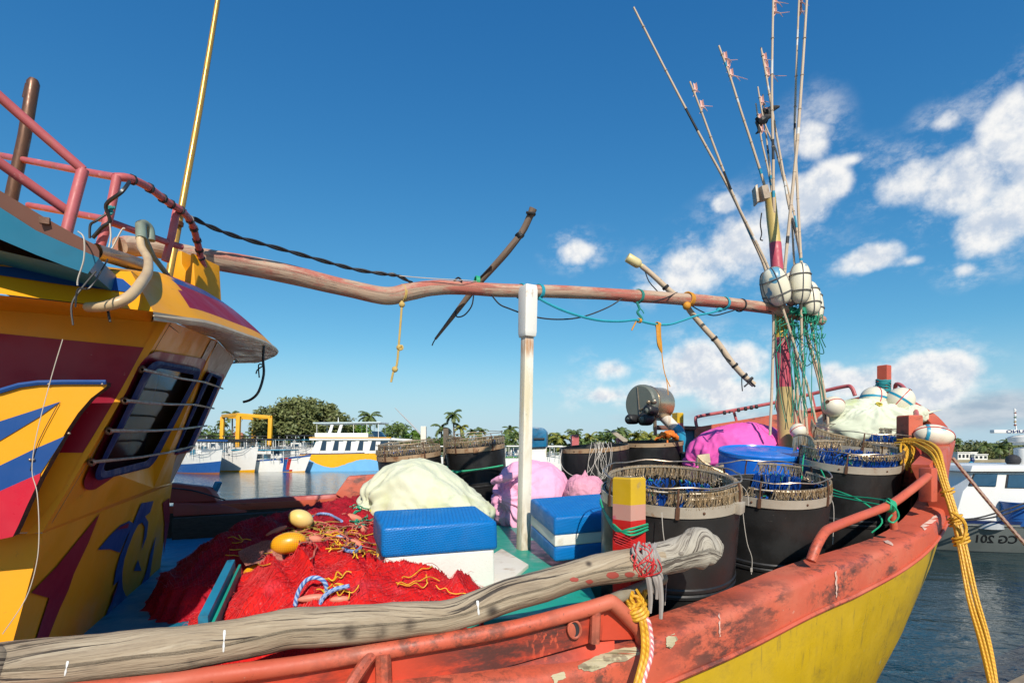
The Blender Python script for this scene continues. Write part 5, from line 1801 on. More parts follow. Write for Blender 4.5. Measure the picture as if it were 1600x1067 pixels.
def tub(label, c, R, h, lean=9, left=0, hoop=.12, stays=5, runs=(), lines=(), rusty=False, group='black longline tubs on the deck', seed=1, spin=0., lug=None, band=.042, ribs=True):
    """runs: (radius share, height, from deg, to deg, count, length); lines likewise. Angles: 270 faces the quay."""
    rg = random.Random(seed)
    T, _ = tilt_frame(c, lean, left, spin)
    base = T(V((0, 0, -h)))
    t = empty('longline_tub', base, label, 'tub', group)

    def fin(mb, name, m, par=t, **k):
        mb.v = [T(p) for p in mb.v]; return mb.build(name, m, par, **k)
    mb = MB()
    Rb = R * .965
    pr = [(0, -h), (Rb * .97, -h), (Rb, -h + .02)]
    if ribs:
        for zz in (.52, .56):
            pr += [(R * .985, -h * zz - .012), (R * 1.008, -h * zz - .006), (R * 1.008, -h * zz + .006), (R * .988, -h * zz + .012)]
    pr += [(R, -.06), (R, -.002), (R - .012, 0), (R - .016, -.03), (R - .03, -h + .05), (0, -h + .045)]
    mb.lathe(pr, V((0, 0, 0)), seg=56)
    for q in mb.v:
        q += V((q.x, q.y, 0)).normalized() * (.006 * noise.noise(V((q.x * 3, q.y * 3, q.z * 4 + seed)))) if (q.x or q.y) else V()
    fin(mb, 'barrel', m_tub)
    mb = MB(); bh = band
    mb.lathe([(R + .001, -bh), (R + .006, -bh), (R + .006, .002), (R + .001, .002)], V((0, 0, 0)), seg=56)
    for k in range(7):
        a = k * math.tau / 7 + .4
        mb.ball(V((math.cos(a), math.sin(a), 0)) * (R + .006) + V((0, 0, -bh / 2)), .006, .006, .006, seg=7, rings=5, m=1)
    fin(mb, 'rim_band', [m_bandr if rusty else m_band, m_rust])
    if lug is not None:
        a = math.radians(lug); o = V((math.cos(a), math.sin(a), 0)); s = V((-o.y, o.x, 0))
        mb = MB(); mb.box(o * (R + .014) + V((0, 0, -bh * .55)), s * .024, o * .012, V((0, 0, bh * .55))); fin(mb, 'band_lug', m_bandr if rusty else m_band, bevel=.003)
    if hoop:
        mb = MB(); mb.tube([V((R * .99 * math.cos(k * math.tau / 48), R * .99 * math.sin(k * math.tau / 48), hoop + .004 * math.sin(k * 1.1))) for k in range(48)], .0034, 6, closed=True); fin(mb, 'hoop', m_hookd if rusty else m_metal)
        for k in range(stays):
            a = k * math.tau / stays + .35; o = V((math.cos(a), math.sin(a), 0))
            mb = MB(); mb.tube([o * (R + .009) + V((0, 0, -bh - .004)), o * (R + .007) + V((0, 0, hoop * .5)), o * (R * .99) + V((0, 0, hoop))], .0042, 6)
            mb.box(o * (R + .009) + V((0, 0, -bh * .5)), V((-o.y, o.x, 0)) * .008, o * .003, V((0, 0, bh * .55)))
            fin(mb, 'stay', m_rust)
    if runs:
        mb = MB()
        for (k, z, a0, a1, n, ln) in runs:
            nseg = max(6, int(abs(a1 - a0) / 6))
            full = abs(a1 - a0) > 355
            pts = [V((R * k * math.cos(math.radians(a0 + (a1 - a0) * i / nseg)), R * k * math.sin(math.radians(a0 + (a1 - a0) * i / nseg)), z)) for i in range(nseg if full else nseg + 1)]
            mb.tube(pts, .0046, 5, m=0, closed=full)
            hooks(mb, rg, R * k, z, a0, a1, n, ln, inward=.004, mi=1 if rusty else 0)
            hooks(mb, rg, R * k * 1.012, z, a0, a1, n, ln * .8, inward=-.006, mi=1)
        for (k, z, a0, a1, n, ln) in lines:
            snoods(mb, rg, R * k, z, a0, a1, n, ln)
        tag(fin(mb, 'hook_row', [m_hook, m_hookd, m_snood, m_snoodg, m_snoodw]), kind='stuff')
    return t, T


tubs = {}
tubs['a'] = tub('nearest black tub with white rim band and full hook ring behind the yellow topped post', P(1046, 765, 2.36), .288, .66, 10, 0, .075, 6,
                [(.985, .032, 268, 395, 170, .042), (.90, .050, -100, 260, 380, .058), (.93, .050, 270, 380, 130, .030)],
                [(.86, .03, 200, 300, 260, .12), (.80, .0, 20, 200, 110, .05), (.97, .005, 262, 290, 60, .06)], seed=3, lug=318)
tubs['b'] = tub('black tub with half empty hook ring, second from the yellow topped post', P(1203, 760, 2.92), .285, .66, 10.5, 1, .085, 5,
                [(.985, .045, 225, 385, 190, .045), (.93, .07, 30, 80, 40, .060), (.97, .07, 128, 160, 30, .05)],
                [(.86, .02, 25, 85, 110, .10), (.97, .01, 230, 380, 60, .03)], seed=5)
tubs['c'] = tub('black tub heaped with blue snoods, tied to the near rail with green cord', P(1327, 717, 3.55), .290, .66, 10, 0, .08, 5,
                [(.95, .075, -10, 200, 240, .062), (.98, .068, 235, 350, 70, .03)],
                [(.90, .045, 180, 356, 520, .10), (.84, .03, 0, 180, 160, .06)], seed=7)
tubs['d'] = tub('black tub nearest the bow, in front of the pale green bag', P(1350, 692, 3.98), .33, .60, 9, -2, .10, 5,
                [(.98, .04, 170, 395, 200, .045), (.9, .09, 10, 90, 70, .055)],
                [(.82, .05, 0, 80, 160, .07)], seed=9, lug=335)
tubs['e'] = tub('rusty banded black tub at the far rail behind the pale bag, leftmost of the tubs', P(639, 708, 5.2), .298, .62, 5, 5, .105, 5,
                [(1.0, .055, 0, 360, 240, .048), (.92, .10, 40, 330, 90, .040)], [(.9, .05, 180, 360, 60, .03)], True, seed=11, lug=290)
tubs['f'] = tub('black tub tied round with green cord, just left of the white post', P(742, 696, 5.35), .288, .66, 5, 5, .115, 5,
                [(1.0, .06, 0, 360, 240, .048), (.93, .10, 150, 250, 60, .045)], [(.9, .05, 180, 360, 50, .03)], True, seed=13, lug=275)
tubs['g'] = tub('open black tub with loops of pale wire hanging down its side', P(928, 697, 4.82), .300, .66, 4, 4, 0, 0, rusty=True, seed=15, band=.034, ribs=False)
tubs['h'] = tub('open black tub with an orange rag on its rim, under the steel line hauler', P(1017, 690, 5.15), .290, .66, 4, 2, 0, 0, rusty=True, seed=17, band=.034, ribs=False)
# loose hook strips that have slipped off their rings
def hook_strip(label, pts, width, seed, fan=False):
    rg = random.Random(seed)
    mb = MB(); pp_ = smooth_path(pts, 10)
    mb.tube(pp_, .006, 5, m=1)
    for i, p in enumerate(pp_[:-1]):
        for f in (0, .33, .66):
            q = p.lerp(pp_[i + 1], f)
            for k in range(2):
                e = q - UP * width * rg.uniform(.7, 1.1) + V((rg.uniform(-.01, .01), rg.uniform(-.012, .012), 0))
                mb.tube([q + UP * .006, q.lerp(e, .6), e], [.003, .0024, .0016], 3, m=0 if rg.random() < .6 else 1)
    return tag(mb.build('hook_strip', [m_hook, m_hookd]), label, 'hook strip', 'loose strips of hooks')


hook_strip('strip of hooks leaning out between the two nearest tubs', [P(1090, 712, 2.62), P(1100, 722, 2.60), P(1115, 731, 2.58), P(1135, 741, 2.56), P(1150, 752, 2.55)], .05, 21)
mb = MB()
for k in range(16):
    a_ = P(1087 + k * 1.5, 727 - k * .25, 2.64 + .004 * k); b_ = P(1091 + k * 1.1, 711 - k * .15, 2.67 + .004 * k)
    mb.tube([a_, b_], .0032, 4)
tag(mb.build('cane_bundle', mat('cane_ends', (.60, .50, .33), .7, col2=(.42, .33, .2), nscale=20)), 'bundle of pale cane ends poking up between the two nearest tubs', 'bundle')
hook_strip('dark strip of hooks curling up behind the bow tubs toward the poles', [P(1268, 655, 4.2), P(1276, 668, 4.15), P(1295, 676, 4.1), P(1325, 683, 4.05), P(1352, 690, 3.95)], .09, 22)
hook_strip('strip of hooks and blue snoods draped over the left of the heaped tub', [P(1240, 683, 3.72), P(1250, 679, 3.68), P(1266, 682, 3.62), P(1274, 694, 3.55)], .10, 23)

# ---- blue barrel
bc = P(1191, 704, 3.92)
T, _ = tilt_frame(bc, 9, 0)
t = empty('plastic_barrel', T(V((0, 0, -.7))), 'bright blue plastic barrel with a flat lid standing between the tubs and the magenta bag', 'barrel')
m_bar = mat('barrel_blue', (.007, .13, .58), .38, col2=(.007, .11, .52), nscale=3, layers=[dirt((.25, .35, .55), 14, .66, .72, .4)])
mb = MB(); mb.lathe([(0, -.7), (.27, -.7), (.285, -.66), (.29, -.4), (.284, -.37), (.29, -.34), (.292, -.06), (.287, -.03)], V(), seg=48); mb.v = [T(p) for p in mb.v]; mb.build('barrel_body', m_bar, t)
mb = MB(); mb.lathe([(.287, -.03), (.297, -.026), (.299, -.004), (.293, .004), (.281, .004), (.276, -.006), (.12, -.004), (.11, .0), (.03, 0), (0, .0)], V(), seg=48)
mb.ball(V((.10, .05, 0)), .030, .030, .008, seg=12, rings=5); mb.v = [T(p) for p in mb.v]
mb.build('lid', mat('barrel_lid', (.012, .19, .64), .35, col2=(.012, .12, .50), nscale=3, layers=[dirt((.45, .55, .7), 12, .68, .72, .5)]), t)


# ---- cloth bags
def bag(name, label, c, rad, mats, rotz=0., tie=None, tlen=.1, ta=50, npl=16, pleat=.05, lump=.10, fold=.035, seed=1, flat=-.55, squash=1.0, cord=None, group=None, lf=1.5, ff=4.0, tie2=None, skew=0.0):
    bm = bmesh.new(); bmesh.ops.create_icosphere(bm, subdivisions=6, radius=1)
    Rz = Matrix.Rotation(rotz, 3, 'Z')
    ties = []
    for tt in (tie, tie2):
        if tt: ties.append(V(tt).normalized())
    sd = V((seed * 3.7, seed * 1.3, seed * 2.1))
    for w in bm.verts:
        d = w.co.normalized()
        r = 1 + lump * noise.noise(d * lf + sd) + lump * .5 * noise.noise(d * lf * 2.2 + sd)
        wv = noise.noise(d * 1.3 + sd) * 1.2
        rid = 1 - abs(noise.noise(V((d.x * ff * .8 + wv, d.y * ff * .8 - wv, d.z * ff * .28 + wv)) + sd)) * 2
        r += fold * .8 * (rid ** 4 if rid > 0 else 0) - fold * .3
        r += fold * .12 * noise.noise(d * 9 + sd)
        cz = noise.noise(V((d.x * 2.6 + wv * .6, d.y * 2.6, d.z * 1.1 - wv * .5)) + sd * 2); r -= fold * .55 * max(0, 1 - abs(cz) * 9) ** 1.5
        cz = noise.noise(V((d.x * 5.5 - wv * .5, d.y * 5.5 + wv, d.z * 3)) + sd * 3); r -= fold * .30 * max(0, 1 - abs(cz) * 8)
        p = V((d.x * rad[0], d.y * rad[1], d.z * rad[2])) * r
        for td in ties:
            ang = d.angle(td); a0 = math.radians(ta)
            if ang < a0:
                f = 1 - ang / a0
                x = td.orthogonal().normalized(); y = td.cross(x)
                ph = math.atan2(d.dot(y), d.dot(x))
                tp = V((td.x * rad[0], td.y * rad[1], td.z * rad[2]))
                pl = math.cos(npl * ph + 3 * noise.noise(d * 2 + sd)) * .6 + .4 * math.cos(npl * 1.7 * ph + 2)
                neck = f * f * (3 - 2 * f)
                p = p * (1 + pleat * pl * min(1, f * 2.4) * (1 - .3 * f))
                ax = td * p.dot(td); ra = p - ax
                p = ax + ra * (1 - .35 * neck) + td * tlen * max(0, f - .72) / .28 - td * .12 * rad[2] * math.exp(-((f - .72) / .14) ** 2)
                if f > .93: p = p + td * tlen * .4
        if skew: p.z *= 1 - skew * max(0, d.x + .15); p.y *= 1 + skew * .2 * max(0, d.x)
        p = Rz @ p
        fz = flat * rad[2]
        if p.z < fz: p.z = fz + (p.z - fz) * .12; p.x *= 1.02; p.y *= 1.02
        w.co = p
    me = bpy.data.meshes.new(name); bm.to_mesh(me); bm.free()
    zmin = min(q.co.z for q in me.vertices)
    for q in me.vertices: q.co.z -= zmin
    for m_ in mats: me.materials.append(m_)
    me.polygons.foreach_set('use_smooth', [True] * len(me.polygons))
    o = bpy.data.objects.new(name, me); COL.objects.link(o)
    o.location = c + V((0, 0, zmin)); WO[o] = o.location.copy()
    tag(o, label, 'bag', group)
    if cord:
        td = Rz @ ties[0]; k = cord
        q = c + Rz @ V((ties[0].x * rad[0], ties[0].y * rad[1], ties[0].z * rad[2])) * k[0]
        x = td.orthogonal().normalized(); y = td.cross(x)
        mb = MB()
        for j in range(3):
            mb.tube([q + td * (.008 * (j - 1)) + (x * math.cos(a) + y * math.sin(a)) * k[1] for a in [i * math.tau / 14 for i in range(14)]], .006, 5, closed=True)
        mb.build('tie_cord', k[2], o)
    return o


m_bagg = mat('bag_pale_green', (.66, .67, .52), .85, col2=(.60, .63, .44), nscale=1.6, layers=[dirt((.54, .57, .20), 2.2, .52, .74, .6), dirt((.40, .52, .58), 15, .70, .74, .6)], bump=.004, bscale=16, sss=.0)
m_bagp = mat('bag_pink', (.84, .35, .54), .78, col2=(.86, .41, .58), nscale=2.5, layers=[dirt((.68, .22, .40), 5, .55, .75, .4)], bump=.005, bscale=14)
m_bagm = mat('bag_magenta', (.86, .12, .46), .7, col2=(.82, .10, .41), nscale=2, layers=[dirt((.86, .16, .48), 5, .55, .75, .4)], bump=.006, bscale=11)
m_ykn = mat('yellow_twine', (.60, .48, .06), .7, col2=(.45, .36, .05), nscale=30)
bag('cloth_bag', 'big pale green cloth bag slumped behind the nearest blue lidded box', P(663, 802, 3.72), (.47, .40, .40), [m_bagg], math.radians(8), skew=.42, tie=(-1, -.35, .05), tlen=.02, ta=60, npl=11, pleat=.045, lump=.09, fold=.03, seed=4, flat=-.62, cord=(.97, .028, m_ykn))
bag('cloth_bag', 'pale pink knotted bundle behind the white post', P(830, 782, 4.32), (.33, .30, .33), [m_bagp], 0, tie=(-.80, -.85, .10), tlen=.02, ta=75, npl=12, pleat=.06, lump=.07, fold=.032, seed=8, flat=-.8)
mb = MB(); mb.tube([P(770, 753, 4.17), P(780, 749, 4.10), P(794, 746, 4.055), P(812, 740, 4.05)], [.02, .028, .034, .02], 12, sub=5, wob=.35, seed=4)
tag(mb.build('bag_knot', m_bagp), 'twisted pink cloth knot on the front of the pale pink bundle', 'cloth knot')
bag('cloth_bag', 'small pale pink bundle peeking over the second blue box', P(914, 768, 4.0), (.15, .16, .135), [mat('bag_rose', (.76, .33, .44), .75, nscale=3)], 0, tie=(0, 0, 1), tlen=.02, ta=60, npl=9, pleat=.05, lump=.1, fold=.04, seed=6, flat=-.6)
bag('cloth_bag', 'large bright magenta bag behind the blue barrel', P(1158, 722, 4.72), (.50, .42, .34), [m_bagm], math.radians(-4), tie=(-.9, -.4, -.15), tlen=.02, ta=60, npl=10, pleat=.03, lump=.09, fold=.022, seed=12, flat=-.75)
bag('cloth_bag', 'pale green cloth bag tied at its middle, lying among the floats at the bow', P(1352, 668, 4.42), (.37, .28, .235), [mat('bag_white_green', (.63, .66, .53), .85, col2=(.57, .61, .45), nscale=2, layers=[dirt((.46, .54, .12), 3, .56, .74, .5)], bump=.004, bscale=16)], 0, tie=(.0, -.62, .78), tlen=-.03, ta=62, npl=11, pleat=.05, lump=.12, fold=.035, seed=15, flat=-.7, cord=(.93, .02, m_ykn))
bag('cloth_bag', 'white end of a sack lying between the bow floats and the red bitt', P(1424, 649, 4.35), (.12, .10, .09), [mat('bag_white_green', (.66, .70, .56), .8)], 0, tie=(1, 0, .2), lump=.1, fold=.05, seed=19, flat=-.6)

# ---- foam boxes
m_bx = mat('foam_box_blue', (.003, .215, .64), .45, col2=(.003, .185, .58), nscale=2.5, layers=[dirt((.55, .65, .78), 9, .71, .735, .6, st=(1.6, 1.6, .35)), dirt((.006, .10, .36), 2.6, .56, .80, .45)])
# embossed weave on the lids
_nt = m_bx.node_tree; _b = _nt.nodes['Principled BSDF']
_tc = nd(_nt, 'ShaderNodeTexCoord'); _br = nd(_nt, 'ShaderNodeTexBrick'); _br.inputs['Scale'].default_value = 30; _br.inputs['Mortar Size'].default_value = .05; _br.inputs['Mortar Smooth'].default_value = .8
_br.inputs['Brick Width'].default_value = .75; _br.inputs['Row Height'].default_value = .32
_cmb = nd(_nt, 'ShaderNodeVectorMath', operation='MULTIPLY_ADD'); _cmb.inputs[1].default_value = (1, 1, 1)
_sx = nd(_nt, 'ShaderNodeSeparateXYZ'); _cx = nd(_nt, 'ShaderNodeCombineXYZ'); _ad = nd(_nt, 'ShaderNodeMath', operation='ADD'); _ad2 = nd(_nt, 'ShaderNodeMath', operation='MULTIPLY_ADD'); _ad2.inputs[1].default_value = .6
_nt.links.new(_tc.outputs['Object'], _sx.inputs[0]); _nt.links.new(_sx.outputs[0], _ad.inputs[0]); _nt.links.new(_sx.outputs[1], _ad.inputs[1])
_nt.links.new(_sx.outputs[1], _ad2.inputs[0]); _nt.links.new(_sx.outputs[2], _ad2.inputs[2])
_nt.links.new(_ad.outputs[0], _cx.inputs[0]); _nt.links.new(_ad2.outputs[0], _cx.inputs[1]); _nt.links.new(_cx.outputs[0], _br.inputs['Vector'])
_bp = nd(_nt, 'ShaderNodeBump'); _bp.invert = True; _bp.inputs['Strength'].default_value = .9; _bp.inputs['Distance'].default_value = .010
_nt.links.new(_br.outputs['Fac'], _bp.inputs['Height']); _nt.links.new(_bp.outputs[0], _b.inputs['Normal'])
m_foam = mat('foam_white', (.78, .77, .72), .8, col2=(.68, .66, .60), nscale=3, layers=[dirt((.50, .42, .3), 6, .6, .76, .5), dirt((.35, .3, .24), 30, .68, .72, .4)], bump=.003, bscale=70)


def foam_box(label, f0, ax, ay, az, parts):
    """f0: near top corner; ax, ay: full edge vectors; az: unit up; parts: (name, top, bottom, inset, material)."""
    c0 = f0 + ax / 2 + ay / 2
    t = empty('foam_box', c0 - az * parts[-1][2], label, 'box', 'blue and white foam boxes')
    for (nm, z0, z1, ins, m, bev) in parts:
        mb = MB()
        hx, hy = ax * .5 * (1 - ins), ay * .5 * (1 - ins)
        top = [c0 + hx * i * .985 + hy * j * .985 - az * z0 for i, j in ((-1, -1), (1, -1), (1, 1), (-1, 1))]
        bot = [c0 + hx * i + hy * j - az * z1 for i, j in ((-1, -1), (1, -1), (1, 1), (-1, 1))]
        mb.loft([bot, top], closed=True); mb.poly(top); mb.poly(bot[::-1])
        mb.build(nm, m, t, bevel=bev, seg=3)
    return t


FL, FRr, BL, BRr = P(595, 824, 2.20), P(779, 813, 2.34), P(574, 801, 2.46), P(727, 783, 2.70)
ax = FRr - FL; ay = (BL - FL); ay = ay - ax * ay.dot(ax) / ax.length_squared * .6
azv = ax.cross(ay).normalized()
foam_box('nearest foam box with a scuffed blue lid over a white base, beside the red nets', FL, ax * 1.0, ay * 1.18, azv,
         [('lid', 0, .132, 0, m_bx, .022), ('base', .128, .30, .045, m_foam, .012)])
FC = P(866, 808, 2.72); lb = P(827, 778, 3.14)
ay = lb - FC; ax = V((.44, .10, .02)); ax = ax - ay * ax.dot(ay) / ay.length_squared
azv = ax.cross(ay).normalized()
foam_box('blue foam box with a white stripe, standing right of the white post', FC, ax, ay, azv,
         [('lid', 0, .100, 0, m_bx, .020), ('stripe', .097, .155, .02, m_foam, .006), ('base', .152, .235, .0, m_bx, .02)])

# ---- nets
GZ = EYE - .605
HEAPS_A = [(-.80, 2.24, .27, .22, .22), (-.50, 2.05, .24, .18, .15), (-.24, 2.10, .19, .14, .10), (-.88, 2.02, .17, .18, .14), (-.68, 1.88, .28, .14, .13), (-.92, 2.58, .26, .2, .12)]
HEAPS_B = [(-1.37, 2.76, .22, .30, .19), (-1.36, 3.25, .32, .42, .26), (-1.42, 3.95, .36, .42, .22), (-1.32, 4.40, .26, .30, .17), (-1.0, 2.85, .26, .28, .20), (-.92, 3.4, .26, .36, .22), (-.95, 3.95, .24, .35, .18), (-1.1, 4.40, .22, .28, .13)]


def heap(hs, x, d, sd):
    h = 0
    for (cx, cy, sx, sy, a) in hs:
        q = ((x - cx) / sx) ** 2 + ((d - cy) / sy) ** 2
        h = max(h, a * math.exp(-q ** 1.5 * .55)) if False else h + a * math.exp(-q * 1.05) * .72
    n1_ = noise.noise(V((x * 3.2, d * 3.2, sd)))
    rid = 1 - 2 * abs(noise.noise(V((x * 6 + d * 2.2 + n1_ * 1.2, d * 2.4 - x * 1.2 - n1_, sd + 4))))
    rid2 = 1 - 2 * abs(noise.noise(V((x * 13 + n1_ * 2, d * 11, sd + 9))))
    k = min(1, h / .06)
    return h + k * (.022 * n1_ + .058 * rid * abs(rid) + .016 * rid2 + .007 * noise.noise(V((x * 40, d * 40, sd))))


def net_mesh(name, hs, x0, x1, d0, d1, st, m, sd, cut=.02):
    nx, ny = int((x1 - x0) / st), int((d1 - d0) / st)
    idx, vs, fs = {}, [], []
    H = [[heap(hs, x0 + i * st, d0 + j * st, sd) for j in range(ny + 1)] for i in range(nx + 1)]
    def vid(i, j):
        if (i, j) not in idx:
            x, d = x0 + i * st, d0 + j * st
            wx = .5 * st * noise.noise(V((x * 30, d * 30, 3))); wy = .5 * st * noise.noise(V((x * 30, d * 30, 8)))
            idx[(i, j)] = len(vs); q = H[i][j] - cut
            vs.append(V((x + wx, d + wy, GZ + max(-.02, q) - (.10 * (1 - max(0, q) / .018) if q < .018 else 0))))
        return idx[(i, j)]
    for i in range(nx):
        for j in range(ny):
            if max(H[i][j], H[i + 1][j], H[i][j + 1], H[i + 1][j + 1]) > cut * .8:
                fs.append((vid(i, j), vid(i + 1, j), vid(i + 1, j + 1), vid(i, j + 1)))
    mb = MB(); mb.add(vs, fs)
    return mb.build(name, m, angle=180)


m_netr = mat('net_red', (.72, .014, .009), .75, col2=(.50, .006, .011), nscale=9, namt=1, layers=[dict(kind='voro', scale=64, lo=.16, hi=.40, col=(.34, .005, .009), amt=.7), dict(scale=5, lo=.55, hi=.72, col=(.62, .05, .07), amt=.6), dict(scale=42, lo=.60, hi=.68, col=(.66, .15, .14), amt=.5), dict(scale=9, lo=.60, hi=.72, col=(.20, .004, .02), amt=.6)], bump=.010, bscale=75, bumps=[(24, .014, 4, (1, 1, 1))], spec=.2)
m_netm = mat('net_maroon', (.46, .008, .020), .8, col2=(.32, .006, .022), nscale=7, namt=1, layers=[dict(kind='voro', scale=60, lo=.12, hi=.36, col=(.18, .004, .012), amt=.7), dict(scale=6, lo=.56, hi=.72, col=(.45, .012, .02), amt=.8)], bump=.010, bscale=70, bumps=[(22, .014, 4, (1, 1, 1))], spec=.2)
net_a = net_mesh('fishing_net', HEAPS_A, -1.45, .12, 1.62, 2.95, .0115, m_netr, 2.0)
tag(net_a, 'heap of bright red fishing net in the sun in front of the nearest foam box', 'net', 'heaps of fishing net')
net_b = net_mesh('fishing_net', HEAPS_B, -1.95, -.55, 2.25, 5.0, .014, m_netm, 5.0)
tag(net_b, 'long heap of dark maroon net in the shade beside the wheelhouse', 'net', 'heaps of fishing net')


def net_z(x, d):
    return GZ + max(0, heap(HEAPS_A, x, d, 2.0) - .02 if (-1.45 < x < .12 and 1.62 < d < 2.95) else 0, heap(HEAPS_B, x, d, 5.0) - .02 if (-1.95 < x < -.55 and 2.25 < d < 5) else 0)


def hit(px, py, lift=0.0):
    d = 1.7
    while d < 5.2:
        p = P(px, py, d)
        if p.z <= net_z(p.x, d) + lift: return p
        d += .01
    return G(px, py, -.6)


def fibres(name, hs, n, m, sd, par, x0, x1, d0, d1):
    rg = random.Random(sd); mb = MB(); k = 0
    while k < n:
        x, d = rg.uniform(x0, x1), rg.uniform(d0, d1)
        h = heap(hs, x, d, 2.0 if sd == 1 else 5.0)
        if h < .035: continue
        k += 1
        p = V((x, d, GZ + h - .02)); L = rg.uniform(.010, .032)
        a = rg.uniform(0, math.tau); dv = V((math.cos(a), math.sin(a), 0))
        mb.tube([p - UP * .005, p + dv * L * .5 + UP * rg.uniform(.002, .009), p + dv * L + UP * rg.uniform(-.006, .004)], [.0008, .0008, .0005], 3, cap=False)
    return tag(mb.build(name, m, par), kind='stuff')


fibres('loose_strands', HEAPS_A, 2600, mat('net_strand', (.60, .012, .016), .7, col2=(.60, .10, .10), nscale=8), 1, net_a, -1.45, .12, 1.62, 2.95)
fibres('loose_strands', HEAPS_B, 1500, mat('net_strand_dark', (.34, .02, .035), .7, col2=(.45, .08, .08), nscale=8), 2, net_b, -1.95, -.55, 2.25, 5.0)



def net_threads(name, hs, sd, sp, m, par, x0, x1, d0, d1):
    """The net's own threads: two sets of lines crossing in diamonds over the folds."""
    mb = MB()
    for sgn in (-1, 1):
        c = x0 - (d1 - d0)
        while c < x1 + (d1 - d0):
            run = []; d = d0
            while d <= d1:
                x = c + sgn * (d - d0) * .8 + (0 if sgn > 0 else (d1 - d0) * .5)
                x += .05 * noise.noise(V((x * 3, d * 3, sd))); h = heap(hs, x, d, sd)
                if x0 < x < x1 and h > .03: run.append(V((x, d, GZ + h - .02 + .0025 + .002 * noise.noise(V((x * 50, d * 50, 1))))))
                else:
                    if len(run) > 2: mb.tube(run, .0011, 3, cap=False)
                    run = []
                d += .017
            if len(run) > 2: mb.tube(run, .0011, 3, cap=False)
            c += sp
    return tag(mb.build(name, m, par), kind='stuff')


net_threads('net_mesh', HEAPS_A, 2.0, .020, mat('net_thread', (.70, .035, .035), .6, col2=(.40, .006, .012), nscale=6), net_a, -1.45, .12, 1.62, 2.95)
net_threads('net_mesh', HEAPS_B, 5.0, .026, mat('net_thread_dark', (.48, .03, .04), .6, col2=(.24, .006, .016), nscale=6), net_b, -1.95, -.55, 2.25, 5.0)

# ---- floats lying in the nets
m_fy = mat('float_yellow', (.78, .42, .008), .35, col2=(.72, .36, .01), nscale=4, layers=[dict(kind='wave', scale=26, dir='X', lo=.86, hi=.97, col=(.60, .14, .02), amt=.7), dict(kind='wave', scale=26, dir='Z', lo=.86, hi=.97, col=(.60, .14, .02), amt=.7)])
m_fc = mat('float_cream', (.74, .58, .28), .45, col2=(.78, .50, .10), nscale=4, layers=[dirt((.55, .35, .1), 8, .6, .75, .4)])
m_fs = mat('float_salmon', (.66, .20, .12), .6, col2=(.58, .22, .15), nscale=8, layers=[dirt((.40, .14, .08), 14, .58, .7, .5)])


def rot_to(dv):
    return V((0, 0, 1)).rotation_difference(dv.normalized()).to_matrix()


def net_float(label, x, y, half_px, rpx, ang, m, d=None, cap=True):
    p = hit(x, y) if d is None else P(x, y, d)
    k = p.y / F
    dv = V((math.cos(math.radians(ang)), .25, math.sin(math.radians(ang)) * .9))
    t = empty('net_float', p, label, 'float', 'floats in the nets')
    mb = MB(); mb.ball(p, rpx * k, rpx * k, half_px * k, rot_to(dv), 18, 14); mb.build('float_body', m, t)
    if cap:
        mb = MB(); e = p + dv.normalized() * half_px * k * .97; mb.tube([e - dv.normalized() * .01, e + dv.normalized() * .012], .012, 8)
        mb.build('end_cap', mat('float_plug', (.30, .16, .08), .7), t)


net_float('largest yellow net float with a netted skin, on top of the bright red net', 451, 848, 27, 17, 10, m_fy, 2.46)
net_float('cream egg shaped float lying above the yellow netted one', 470, 810, 19, 14, -24, m_fc, 2.78, False)
net_float('flat yellow float half buried left of the bright red net', 405, 886, 24, 8, 22, m_fy, 2.42, False)
for i, (x, y, h, r, a, lb_) in enumerate(((432, 829, 17, 4.2, 28, 'salmon spindle float left of the cream float'), (492, 842, 11, 6, -8, 'stubby salmon float right of the yellow netted float'), (549, 808, 17, 6, -16, 'salmon spindle float near the pale green bag'),
                                          (566, 826, 8, 6, -60, 'short salmon float against the corner of the blue lid'), (562, 851, 17, 5, -36, 'salmon spindle float pointing down beside the blue lid'), (517, 832, 12, 4, -10, 'thin salmon float under the yellow strands'),
                                          (488, 934, 22, 6, 4, 'salmon float under the arched blue rope'), (531, 936, 16, 5.5, 0, 'salmon float right of the arched blue rope'), (470, 828, 9, 4, 15, 'small salmon float below the cream float'))):
    net_float(lb_, x, y, h, r, a, m_fs, None if i != 5 else None, False)
# brown mesh sacking folded beside the blue coaming
mb = MB(); m_sack = mat('mesh_sacking', (.48, .20, .15), .85, col2=(.36, .13, .10), nscale=8, layers=[dict(kind='voro', scale=70, lo=.08, hi=.3, col=(.16, .05, .04), amt=.8)], bump=.008, bscale=60)
pts = [[(372, 862), (395, 852), (420, 846), (438, 850)], [(376, 874), (398, 868), (422, 866), (440, 866)], [(384, 884), (402, 880), (424, 880), (442, 876)]]
rows = [smooth_path([P(x, y, 2.5 - .07 * j + .03 * math.sin(i * 2.1 + j)) for i, (x, y) in enumerate(r)], 6) for j, r in enumerate(pts)]
rows = list(zip(*[smooth_path(list(c), 6) for c in zip(*rows)]))
mb.loft([[p + V((0, 0, .016 * noise.noise(p * 9))) for p in r] for r in rows])
rows_b = [[p - V((0, -.04, .05)) for p in r] for r in rows]
mb.loft([[p for p in r] for r in rows_b])
tag(mb.build('mesh_sack', m_sack), 'fold of brown mesh sacking beside the yellow float', 'sack')


# ---- ropes and cords in the nets
def rope_mat(name, c1, c2, sc=34, rough=.6):
    return mat(name, c1, rough, col2=tuple(q * .85 for q in c1), nscale=8, coord='UV', layers=[dict(kind='wave', scale=sc, lo=.35, hi=.6, col=c2, amt=.9)], rvar=.1)


